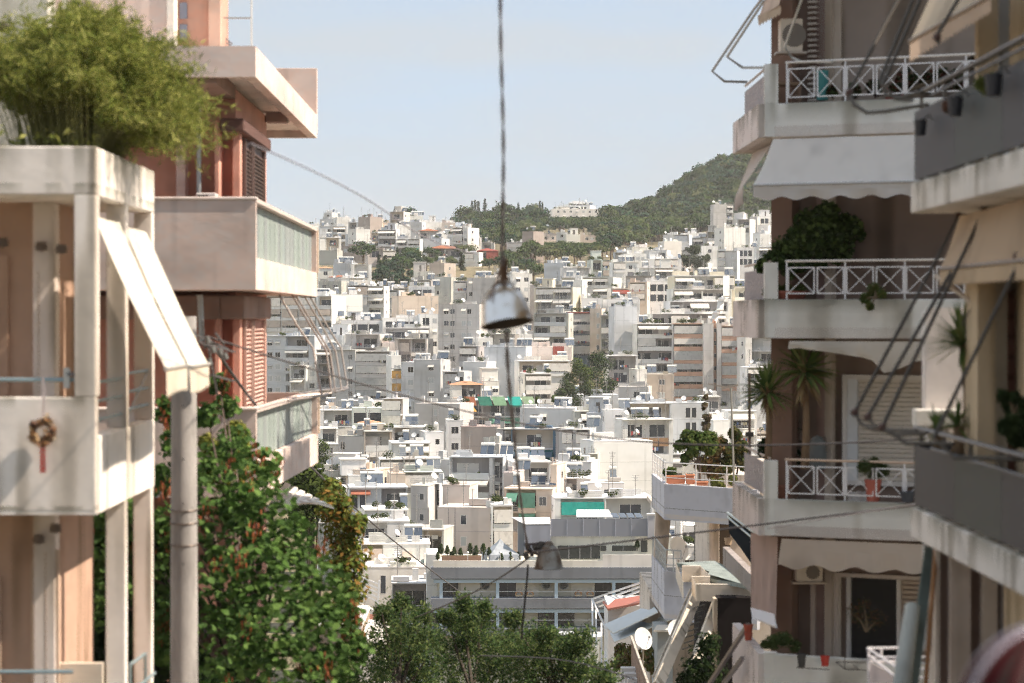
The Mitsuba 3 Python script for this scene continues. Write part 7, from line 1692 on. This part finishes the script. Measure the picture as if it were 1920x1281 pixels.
# side wall of the building running back down the street, small canopy, lower rail
g = M(); ring_wall(g, [(4.12, 44.6), (4.20, 40.75)], -14, -6.36, -.2, PKW); g.build('side_wall', 'm_plaster', rbd)
g = M(fr); g.box(.06, BW, .02, .2, -12, -6.36, (.60, .55, .49)); g.build('lower_front', 'm_plaster', rbd)
g = M(); g.poly([W(1408, 1140, 41.5), W(1452, 1152, 40.6), W(1456, 1176, 40.2), W(1414, 1160, 41.2)], [0, 0, -.02], (.72, .72, .74)); g.build('window_canopy', 'm_metal', rbd)
for k in range(2): g = M(); g.bar(W(1330 + k * 26, 1285, 43.5), W((1404, 1393)[k], (1172, 1235)[k], 41.8), .06, (.25, .23, .22)); g.build('stair_rail', 'm_metal', rbd)
t = thing('clad_railing', 'black cloth clad railing on a ledge behind the right hand building', 'railing')
g = M(); g.poly([W(1366, 966, 62), W(1412, 1002, 55), W(1412, 1062, 55), W(1370, 1000, 62)], [.03, .0, 0], (.025, .03, .035)); g.build('cloth', 'm_cloth', t)
for a, b in (((1364, 962), (1414, 998)), ((1365, 970), (1413, 1010))): g = M(); g.tube([W(*a, 62), W(*b, 55)], .03, (.45, .48, .46), 6); g.build('rail', 'm_metal', t)
g = M(); g.poly([W(1356, 1026, 62), W(1416, 1086, 55), W(1416, 1120, 55), W(1356, 1060, 62)], [.15, .0, 0], (.30, .28, .26)); g.build('ledge', 'm_plaster', t)
pot('flower_pot', 'small tan pot on the ledge under the black cloth railing', W(1362, 1022, 61) + [.05, 0, 0], .1, .16, (.5, .36, .24))

# plants on these balconies
def rosette(g, c, R, n, rng, cols, droop=.5, w=.045, lo=-.5):
    """sword leaves from one point: yucca head"""
    for k in range(n):
        a = rng.uniform(0, 6.28); e = rng.uniform(lo, 1.45); L = R * rng.uniform(.75, 1.08)
        h = np.array([math.cos(a), math.sin(a), 0]); u = np.linspace(0, 1, 6)[:, None]
        P = c + L * (h * math.cos(e) * u + np.array([0, 0, 1]) * (math.sin(e) * u - droop * .35 * u ** 2 * max(.2, math.cos(e))))
        side = np.array([-h[1], h[0], 0]); ww = (w * np.array([.55, .8, 1, .9, .55, .04]))[:, None] * R / .55
        keel = np.array([0, 0, -.4]) * ww
        g.sheet(np.stack([P - side * ww / 2, P + keel * .5, P + side * ww / 2], 1), cols[int(rng.integers(0, len(cols)))])


YUC = [(.10, .16, .04), (.14, .20, .055), (.07, .12, .035), (.20, .23, .08)]; DRY = [(.30, .21, .11), (.24, .16, .09), (.36, .27, .15)]


def yucca(lab, px, py, d, R, base_py, n, seed, skirt=True, lean=0.0):
    rng = np.random.default_rng(seed); t = thing('yucca_palm', lab, 'plant', 'yuccas on the balconies'); c = W(px, py, d)
    g = M(); rosette(g, c, R, n, rng, YUC, w=.06); g.build('leaf_head', 'm_leaf', t)
    if skirt: g = M(); rosette(g, c - [0, 0, .10], R * .8, n // 2, rng, DRY, .4, lo=-1.5); v = g.v; g.build('dry_skirt', 'm_leaf', t)
    g = M(); b = W(px, base_py, d) + [lean, 0, 0]; g.tube([b, (b + c) / 2 + [.02, 0, 0], c], [.065, .05, .045], (.20, .13, .08), 9); g.build('trunk', 'm_concrete', t, smooth=True)


yucca('yucca with a dry brown skirt standing left on the third right hand balcony', 1440, 735, 40.95, .54, 880, 110, 1)
yucca('taller yucca under the torn awning on the third right hand balcony', 1510, 695, 40.7, .62, 880, 110, 2)
yucca('yucca palm on a thin trunk on the near right terrace', 1808, 645, 24.2, .42, 830, 80, 3, False, .05)
yucca('low young yucca beside the thin trunked palm', 1796, 800, 24.0, .28, 850, 44, 4, False)
yucca('low young yucca left of the other low one', 1757, 806, 24.6, .26, 850, 34, 5, False)
IVY = [(.08, .12, .04), (.05, .085, .03), (.11, .155, .05), (.04, .065, .025)]


def bush(name, lab, cat, blobs, d, seed, cols, size, shape='heart', dens=26):
    rng = np.random.default_rng(seed); t = thing(name, lab, cat); g = M()
    for px, py, r in blobs:
        c = W(px, py, d + rng.uniform(-.15, .15)); R = r * d / F; n = int(r * dens); dv = rng.normal(size=(n, 3)); dv /= np.linalg.norm(dv, axis=1, keepdims=True)
        leaves(g, c + dv * R * rng.uniform(.25, 1.1, (n, 1)), size, rng, cols, shape, up=.4)
    g.build('foliage', 'm_leaf', t); g = M(); b = W(blobs[0][0], blobs[0][1] + blobs[0][2], d)
    for px, py, r in blobs: g.tube([b, (b + W(px, py, d)) / 2 + [.02, 0, .02], W(px, py, d)], [.02, .012, .004], (.12, .09, .06), 5)
    g.build('stem', 'm_flat', t); return t


bush('climbing_ivy', 'dark ivy mass climbing over the second right hand balcony rail', 'plant', [(1545, 440, 40), (1580, 430, 30), (1520, 420, 30), (1550, 400, 22), (1500, 450, 26), (1475, 470, 28), (1450, 490, 20), (1530, 470, 36), (1570, 465, 30), (1600, 425, 18), (1500, 490, 20), (1430, 500, 12), (1480, 500, 20), (1610, 440, 12)], 41.0, 3, IVY, .075, dens=20)
bush('trailing_plant', 'trailing plant hanging over the edge of the second right hand balcony', 'plant', [(1640, 545, 14), (1625, 560, 12), (1632, 575, 8), (1655, 552, 8)], 39.4, 4, [(.09, .12, .03), (.13, .13, .04), (.06, .09, .03)], .06, 'laurel', 40)
bush('trough_plants', 'low green plants in a box behind the second right hand railing', 'plant', [(1475, 545, 13), (1500, 545, 12), (1440, 548, 10), (1455, 540, 9)], 40.6, 5, [(.07, .10, .03), (.10, .12, .04)], .06, 'laurel', 40)
bush('dark_creeper', 'dark creeper filling the back of the third right hand balcony', 'plant', [(1470, 810, 30), (1500, 790, 36), (1520, 820, 34), (1480, 850, 34), (1510, 760, 26), (1440, 840, 18), (1530, 790, 22)], 42.0, 6, [(.02, .035, .015), (.03, .05, .02)], .08, dens=24)
bush('potted_bush', 'bushy plant in a terracotta pot behind the third right hand railing', 'plant', [(1640, 880, 17), (1622, 876, 14), (1655, 882, 14), (1640, 866, 9)], 39.9, 7, [(.06, .09, .03), (.09, .11, .04)], .06, 'laurel', 44)
bush('box_plants', 'green plants in the trough of the lowest right hand balcony', 'plant', [(1450, 1205, 15), (1470, 1200, 15), (1490, 1212, 12), (1435, 1210, 8)], 40.0, 8, [(.07, .10, .035), (.05, .08, .03), (.10, .13, .05)], .06, 'laurel', 44)
bush('bare_shrub', 'thin reddish shrub in front of the dark open door', 'plant', [(1625, 1160, 26), (1600, 1150, 20), (1645, 1165, 20), (1620, 1135, 15)], 39.9, 9, [(.09, .08, .03), (.13, .06, .03), (.05, .06, .02)], .045, 'laurel', 8)
bush('shade_plants', 'dark plants in the shade behind the top right railing', 'plant', [(1700, 150, 20), (1740, 155, 20), (1770, 150, 22), (1800, 150, 20), (1640, 165, 16), (1600, 170, 12), (1680, 170, 16), (1560, 172, 10), (1828, 120, 14)], 40.3, 10, [(.03, .045, .02), (.05, .07, .025), (.08, .03, .02)], .07, dens=16)
pot('flower_pot', 'terracotta pot behind the third right hand railing', W(1638, 942, 39.9), .13, .34, (.36, .10, .07))
pot('flower_pot', 'dark blue pot at the right end behind the third right hand railing', W(1702, 942, 39.5), .11, .16, (.05, .055, .075))
pot('flower_pot', 'brown pot left behind the third right hand railing', W(1470, 935, 41), .14, .2, (.26, .11, .07))
pot('flower_pot', 'small dark pot on the rack of the lowest right hand balcony', W(1504, 1252, 39.8), .07, .2, (.05, .05, .05))
pot('flower_pot', 'bright red square pot on the lowest right hand balcony', W(1548, 1250, 39.6), .07, .15, (.42, .04, .03))
pot('flower_pot', 'red pot at the street corner of the lowest right hand balcony', W(1404, 1186, 41.8), .08, .12, (.45, .10, .06))
pot('flower_pot', 'lower red pot at the street corner of the lowest right hand balcony', W(1404, 1202, 41.6), .07, .12, (.38, .08, .05))
pot('flower_pot', 'long brown trough behind the second right hand railing', W(1480, 562, 40.7), .3, .13, (.22, .07, .05))
t = thing('storage_jar', 'tall grey jar on the third right hand balcony', 'jar'); c = W(1533, 880, 41.2); g = M(); th = np.linspace(0, 2 * np.pi, 19)
g.sheet(np.array([[c + [q * math.cos(a), q * math.sin(a), z] for a in th] for q, z in ((.01, 0), (.13, 0), (.15, .2), (.12, .42), (.07, .5), (.01, .52))]), (.13, .14, .14)); g.build('body', 'm_flat', t, smooth=40)
g = M(); g.tube([c + [.07, 0, .48], c + [.12, 0, .5], c + [.13, 0, .38]], .012, (.1, .1, .1), 6); g.build('handle', 'm_flat', t)
t = thing('balcony_table', 'small brown table with things on it behind the top right railing', 'table'); c = W(1478, 160, 41)
g = M(); g.bbox(c[0] - .18, c[0] + .22, c[1], c[1] + .4, c[2], c[2] + .05, (.22, .14, .09)); g.build('table_top', 'm_flat', t)
for sx in (-.16, .16):
    for sy in (.03, .33): pbox(t, 'leg', None, c[0] + sx, c[0] + sx + .04, c[1] + sy, c[1] + sy + .04, 3.2, c[2] - .002, (.2, .12, .08))
t = thing('plastic_drum', 'teal plastic drum behind the top right railing', 'bin'); c = W(1542, 188, 40.7); g = M(); g.tube([c, c + [0, 0, .42]], [.085, .09], (.05, .22, .22), 18); g.build('body', 'm_flat', t, smooth=40); g = M(); g.tube([c + [0, 0, .421], c + [0, 0, .45]], .095, (.06, .26, .26), 18); g.build('lid', 'm_flat', t, smooth=40)
t = thing('pot_rack', 'black wire plant rack hanging on the lowest right hand balcony', 'rack'); z0 = Z(1258, 39.6)
for a, b in (((1568, 1242), (1585, 1256)), ((1585, 1256), (1626, 1258)), ((1568, 1242), (1626, 1244)), ((1494, 1253), (1556, 1257)), ((1585, 1225), (1585, 1256)), ((1600, 1247), (1612, 1258))): g = M(); g.bar(W(*a, 39.5), W(*b, 39.5), .012, (.05, .045, .04)); g.build('wire', 'm_metal', t)

# ---------------------------------------------------------------- nearest building on the right with dark grey balcony panels
XR = 3.89; SL = (.66, .595, .55); DG = (.055, .057, .062); YW = (.50, .40, .28)
nb = thing('grey_panel_building', 'near right apartment building with dark grey balcony panels and beige awnings', 'building')
g = M(); g.box(4.62, 12, 14, 24.2, -9, 6, YW); g.build('wall', 'm_plaster', nb)
for nm, zb, zt, zp in (('upper_balcony', .975, 1.25, 1.92), ('lower_balcony', -2.06, -1.78, -1.20)):
    g = M(); g.bbox(XR, 4.617, 14, 25.0, zb, zt, SL, .012); g.box(4.62, 8, 24.203, 25.0, zb + .003, zt - .003, SL); b = g.build(nm, 'm_drips', nb)
    g = M(); g.box(XR + .012, XR + .022, 13.9, 25.01, zb + .085, zb + .095, (.3, .28, .27)); g.build('drip_edge', 'm_flat', b)
    n = 5; ys = np.linspace(14.2, 24.93, n + 1)
    for k in range(n):
        g = M(); g.box(XR + .03, XR + .045, ys[k] + .006, ys[k + 1] - .006, zt + .035, zp, tuple(np.array(DG) * (1 + .1 * (k % 2)))); g.build('panel', 'm_flat', b)
        for q in (.3, .7): g = M(); y = ys[k] + (ys[k + 1] - ys[k]) * q; g.box(XR + .02, XR + .06, y, y + .05, zt + .002, zt + .033, (.4, .4, .38)); g.build('foot', 'm_metal', b)
    g = M(); g.box(XR + .03, 5.2, 24.955, 24.97, zt + .035, zp, DG); g.build('end_panel', 'm_flat', b)
    for y in np.linspace(14.4, 24.8, 9): g = M(); g.box(XR + .055, XR + .085, y, y + .03, zt + .002, zp + .15, (.12, .11, .10)); g.build('post', 'm_metal', b)
    g = M(); g.bbox(XR + .02, XR + .09, 14, 25.0, zp + .15, zp + .18, (.20, .19, .185), .01); g.build('hand_rail', 'm_metal', b)
    g = M(); g.tube([[XR - .05, 14, zp + .04], [XR - .05, 23.5, zp + .04]], .014, (.10, .10, .11), 7); g.build('lower_rail', 'm_metal', b)
# white party wall at the far end, with a ledge
g = M(); g.bbox(5.9, 9, 29.0, 29.3, -1.15, .10, PKW); g.box(4.55, 4.95, 28, 28.2, -1.8, .1, PKW); g.bbox(X(1735, 28), X(1870, 28), 28.003, 28.2, Z(775, 28), Z(585, 28), PKW); g.bbox(X(1716, 27.8), X(1800, 27.8), 27.75, 27.99, Z(800, 27.8), Z(768, 27.8), (.66, .62, .58)); g.build('party_wall', 'm_plaster', nb)
# pillar, shutters, doorway along the street wall
for a, b, c_, y in ((1832, 1872, YW, 24.1), (1872, 1892, (.30, .30, .30), 24.05), (1897, 1908, (.34, .34, .35), 23.9), (1908, 1925, YW, 23.8)):
    g = M(); g.box(X(a, y), X(b, y), y - .05, y + .1, 1.0, 6, c_); g.build('pilaster', 'm_plaster', nb)
for a, b, c_ in ((1832, 1866, YW), (1866, 1888, (.40, .34, .28)), (1909, 1930, YW)):
    g = M(); g.box(X(a, 23.6), X(b, 23.6), 23.55, 24.19, -1.77, .6, c_); g.build('pilaster', 'm_plaster', nb)
s_ = pbox(nb, 'brown_door', None, X(1888, 23.6), X(1909, 23.6), 23.7, 24.19, -1.77, Z(545, 23.6), (.17, .075, .045), 'm_plaster')
for k in range(10): pbox(s_, 'slat', None, X(1889, 23.6), X(1908, 23.6), 23.68, 23.697, -1.6 + k * .18, -1.45 + k * .18, (.15, .06, .035), 'm_flat')
for a, b, c_, y in ((1756, 1764, (.58, .5, .44), 24.7), (1764, 1784, (.24, .165, .145), 24.75), (1784, 1822, (.56, .46, .40), 24.6), (1822, 1844, (.22, .155, .135), 24.75), (1844, 1872, (.58, .48, .40), 24.6), (1872, 1878, (.30, .25, .24), 24.7), (1878, 1893, (.40, .36, .34), 24.65), (1893, 1904, (.50, .46, .40), 24.6), (1904, 1912, (.30, .19, .06), 24.7), (1912, 1940, (.55, .46, .38), 24.6)):
    g = M(); g.box(X(a, y), X(b, y), y, y + .4, -9, -2.063, c_); g.build('lower_pilaster', 'm_plaster', nb)
# awnings with their swung arms
OA = (.55, .42, .30)
aw = numbered(nb + '__beige_awning')
g = M(); P = [W(1800, 405, 24.6), W(1930, 372, 21.0), W(1930, 488, 20.6), W(1762, 505, 24.2)]
rows = [[P[0] + (P[1] - P[0]) * s + ((P[3] + (P[2] - P[3]) * s) - (P[0] + (P[1] - P[0]) * s)) * q + np.array([0, 0, -.04 * math.sin(math.pi * q)]) for s in np.linspace(0, 1, 8)] for q in np.linspace(0, 1, 6)]
g.sheet(np.array(rows), OA); v, f, c = g.mesh(); scene[aw] = mikit.ply((v, f), 'm_cloth', uv=c, smooth=True)
g = M(); sv = np.linspace(0, 1, 41); g.sheet(np.array([[P[3] + (P[2] - P[3]) * s for s in sv], [P[3] + (P[2] - P[3]) * s + [0, 0, -.15 + (.015 if k % 2 else -.01)] for k, s in enumerate(sv)]]), (.60, .46, .33)); g.build('valance', 'm_cloth', aw)
g = M(); g.tube([P[3], P[2]], .02, (.22, .17, .13), 7); g.build('front_bar', 'm_metal', aw)
aw = numbered(nb + '__beige_awning')
g = M(); P = [W(1760, -40, 25), W(1900, -90, 22), W(1858, -8, 22.5), W(1706, 78, 25)]
rows = [[P[0] + (P[1] - P[0]) * s + ((P[3] + (P[2] - P[3]) * s) - (P[0] + (P[1] - P[0]) * s)) * q for s in np.linspace(0, 1, 8)] for q in np.linspace(0, 1, 6)]
g.sheet(np.array(rows), (.60, .50, .40)); v, f, c = g.mesh(); scene[aw] = mikit.ply((v, f), 'm_cloth', uv=c, smooth=True)
g = M(); g.sheet(np.array([[P[3] + (P[2] - P[3]) * s for s in sv], [P[3] + (P[2] - P[3]) * s + [0, 0, -.19 + .05 * s + (.02 if k % 2 else -.015)] for k, s in enumerate(sv)]]), (.60, .47, .36)); g.build('valance', 'm_cloth', aw)
g = M(); g.tube([P[3], P[2]], .022, (.3, .24, .19), 7); g.build('front_bar', 'm_metal', aw)
ARM = (.075, .062, .058)
arms = [[(1798, 404, 24.8), (1755, 490, 24.4), (1603, 774, 23.6), (1616, 796, 23.5), (1640, 806, 23.3), (1720, 808, 22.6)],
        [(1830, 404, 24.0), (1790, 500, 23.7), (1628, 781, 23.0), (1640, 800, 22.9), (1680, 816, 22.6), (1740, 812, 22.2)],
        [(1846, 392, 23.5), (1810, 470, 23.2), (1655, 802, 22.4), (1672, 812, 22.3), (1700, 832, 22.2), (1790, 832, 21.8)],
        [(1925, 470, 21.2), (1908, 500, 21.1), (1752, 822, 20.8), (1790, 858, 20.6), (1930, 862, 20.2)],
        [(1690, -10, 25.0), (1592, 172, 24.4), (1601, 196, 24.3), (1626, 212, 24.2), (1660, 209, 24.0), (1740, 196, 23.6)],
        [(1716, -10, 24.4), (1650, 150, 24.0), (1662, 180, 23.9), (1690, 182, 23.7), (1730, 172, 23.4)],
        [(1730, -10, 24.0), (1655, 160, 23.5), (1680, 186, 23.4), (1712, 188, 23.3)], [(1802, -10, 23.0), (1757, 66, 22.9), (1760, 82, 22.9)]]
for pts in arms:
    g = M(); g.tube([W(*p) for p in pts], .018, ARM, 8); g.build('awning_arm', 'm_metal', nb)
for px, py, d in ((1603, 774, 23.6), (1628, 783, 23.0), (1655, 802, 22.4), (1798, 404, 24.8), (1846, 392, 23.5), (1757, 70, 22.9), (1592, 174, 24.4), (1908, 480, 21.15), (1780, 492, 24.4)):
    g = M(); s = trimesh.creation.icosphere(1, .038); g.add(s.vertices + W(px, py, d), s.faces, (.09, .05, .04)); g.build('arm_joint', 'm_metal', nb)
g = M(); g.tube([W(1755, 517, 24.2), W(1826, 570, 23.9)], .022, (.66, .56, .46), 9); g.tube([W(1826, 570, 23.9), W(1805, 610, 23.9)], .007, (.1, .08, .07), 6); g.build('crank_handle', 'm_flat', nb, smooth=40)
# flower boxes hung on the upper panel
for px, py, w, lab in ((1738, 240, 24, 'empty dark pot clipped to the upper grey panel, leftmost of three'), (1806, 200, 30, 'dark pot clipped to the middle of the upper grey panel'), (1880, 160, 34, 'dark pot clipped to the upper grey panel, rightmost of three')):
    d = 3.84 * F / (px - CX); t = thing('clip_pot', lab, 'flower pot', 'pots clipped to the grey panel'); c = W(px, py, d); r = w * d / F * .5; g = M(); th = np.linspace(0, 2 * np.pi, 15)
    g.sheet(np.array([[c + [-r + q * r * math.cos(a), q * r * math.sin(a) * 1.3, z * r] for a in th] for q, z in ((.02, -1.2), (.78, -1.2), (1, 1.0), (1.06, 1.0), (1.06, 1.2), (.9, 1.2), (.85, .9), (.02, .9))]), (.03, .032, .035)); g.build('pot', 'm_flat', t, smooth=35)
    g = M(); g.tube([c + [-r, 0, r * 1.2], c + [.02, 0, r * 2.0], c + [.05, 0, r * 1.2]], .01, (.08, .08, .08), 6); g.build('clip', 'm_metal', t)
bush('clip_plant', 'yellow green plant in the rightmost clipped pot', 'plant', [(1842, 158, 14), (1852, 168, 12), (1862, 150, 14)], 20.9, 11, [(.14, .16, .04), (.10, .13, .03)], .045, 'laurel', 30)
bush('clip_plant', 'dry reddish plant in the middle clipped pot', 'plant', [(1778, 200, 12), (1790, 192, 10)], 22.5, 12, [(.18, .08, .06), (.14, .1, .06)], .04, 'laurel', 30)
bush('terrace_bush', 'dark round leaved bush by the brown door at the right edge', 'plant', [(1905, 760, 22), (1895, 800, 20), (1912, 820, 20), (1882, 745, 10), (1920, 780, 20)], 21.5, 13, [(.03, .05, .02), (.045, .065, .025)], .06, 'heart', 16)
# leaning tubes and boards, white wire railing at the bottom
t = thing('rolled_awning_tube', 'long white rolled tube leaning against the near right building', 'pole'); g = M(); g.tube([W(1712, 1140, 24.4), W(1690, 1300, 23.6)], [.07, .085], (.56, .58, .56), 16); g.build('tube', 'm_cloth', t, smooth=50)
t = thing('leaning_board', 'tall dark green board leaning beside the white tube', 'board'); g = M(); g.poly([W(1737, 1024, 24.9), W(1755, 1030, 24.9), W(1722, 1300, 24.0), W(1700, 1300, 24.0)], [0, .06, 0], (.14, .19, .17)); g.build('board', 'm_concrete', t)
pbox(t, 'edge_strip', None, X(1732, 24.95), X(1738, 24.95), 24.9, 24.98, Z(1220, 24.9), Z(1022, 24.9), (.55, .56, .56))
t = thing('leaning_pipe', 'rusty orange brown pipe leaning right of the green board', 'pipe'); g = M(); g.tube([W(1756, 1030, 24.8), W(1736, 1300, 24.0)], .022, (.30, .14, .06), 10); g.build('pipe', 'm_flat', t, smooth=40)
t = thing('wire_railing', 'white wire railing at the bottom of the near right building', 'railing')
RA = (.70, .68, .70)
for a, b, da, db in (((1628, 1217), (1692, 1216), 28, 28), ((1628, 1217), (1688, 1256), 28, 26), ((1684, 1256), (1788, 1256), 26, 25.5), ((1684, 1273), (1788, 1273), 26, 25.5), ((1630, 1230), (1684, 1273), 28, 26), ((1630, 1234), (1740, 1234), 28, 27.6), ((1630, 1242), (1692, 1242), 28, 28), ((1738, 1218), (1750, 1218), 27.5, 27.5), ((1630, 1217), (1630, 1300), 28, 28), ((1654, 1217), (1654, 1236), 28, 28), ((1708, 1256), (1708, 1300), 25.9, 25.9), ((1684, 1256), (1684, 1300), 26, 26)):
    g = M(); g.tube([W(*a, da), W(*b, db)], .013, RA, 7); g.build('bar', 'm_flat', t)
g = M(); g.poly([W(1632, 1244, 28.2), W(1684, 1268, 27), W(1684, 1310, 27), W(1632, 1310, 28.2)], [.01, .01, 0], (.58, .54, .53)); g.build('infill_sheet', 'm_cloth', t)
# dark red cloth canopy very close at the lower right
t = thing('red_parasol', 'dark red patterned parasol with a grey rim very near at the lower right corner', 'umbrella'); rr = np.random.default_rng(5)
d = 7.5; C0 = W(1990, 1368, d); Rx, Rz = 200 * d / F, 196 * d / F; g = M(); th = np.linspace(0, 2 * np.pi, 65); ph = np.linspace(.02, 1.35, 14)
PC = [(.07, .012, .014), (.055, .010, .012), (.08, .03, .03), (.06, .05, .045), (.085, .014, .016), (.16, .10, .09)]
for k in range(64):
    sec = np.array([[C0 + [Rx * math.sin(p) * math.cos(a), Rx * math.sin(p) * math.sin(a), Rz * math.cos(p)] for a in th[k:k + 2]] for p in ph])
    g.sheet(sec, PC[int((k * 7) % 6)])
p = g.build('canopy', 'm_cloth', t)
g = M(); g.tube(np.stack([C0[0] + Rx * .98 * np.cos(th), C0[1] + Rx * .98 * np.sin(th), np.full(65, C0[2] + Rz * .22)], 1), .012, (.40, .38, .42), 6, False)
for k in range(0, 64, 8): g.tube([C0 + [Rx * 1.004 * math.sin(p_) * math.cos(th[k] + .3), Rx * 1.004 * math.sin(p_) * math.sin(th[k] + .3), Rz * 1.004 * math.cos(p_)] for p_ in ph], .010, (.42, .38, .42), 6)
g.build('rib', 'm_metal', t)
g = M(); g.tube([C0 + [0, 0, -1.2], C0 + [0, 0, Rz]], .015, (.4, .4, .4), 8); g.build('stick', 'm_metal', t)

for k, (px, py, d, lab, col) in enumerate(((1590, 922, 40.2, 'folded white sheet hung inside the third right hand railing', (.72, .72, .72)), (1660, 165, 40.2, 'dark red cloth hung inside the top right railing', (.30, .05, .05)))):
    t = thing('hung_cloth', lab, 'cloth'); a = W(px, py, d); g = M(); n = 12
    g.sheet(np.array([[a + [.30 * q, .02 * math.sin(9 * q), -.28 * v_ + .01 * math.sin(14 * q)] for q in np.linspace(0, 1, n)] for v_ in (0, .5, 1)]), col); g.build('cloth', 'm_cloth', t)

# ---------------------------------------------------------------- the air
scene['air'] = {'type': 'homogeneous', 'albedo': {'type': 'rgb', 'value': [.95, .955, .96]}, 'sigma_t': 0.00009}
scene['haze'] = {'type': 'cube', 'to_world': T(np.array([[9100., 0, 0, 0], [0, 6000, 0, 5500], [0, 0, 88, 26], [0, 0, 0, 1]])), 'bsdf': {'type': 'null'}, 'interior': {'type': 'ref', 'id': 'air'}}
labels['haze'] = {'label': 'thin pale summer haze over the town', 'kind': 'stuff'}
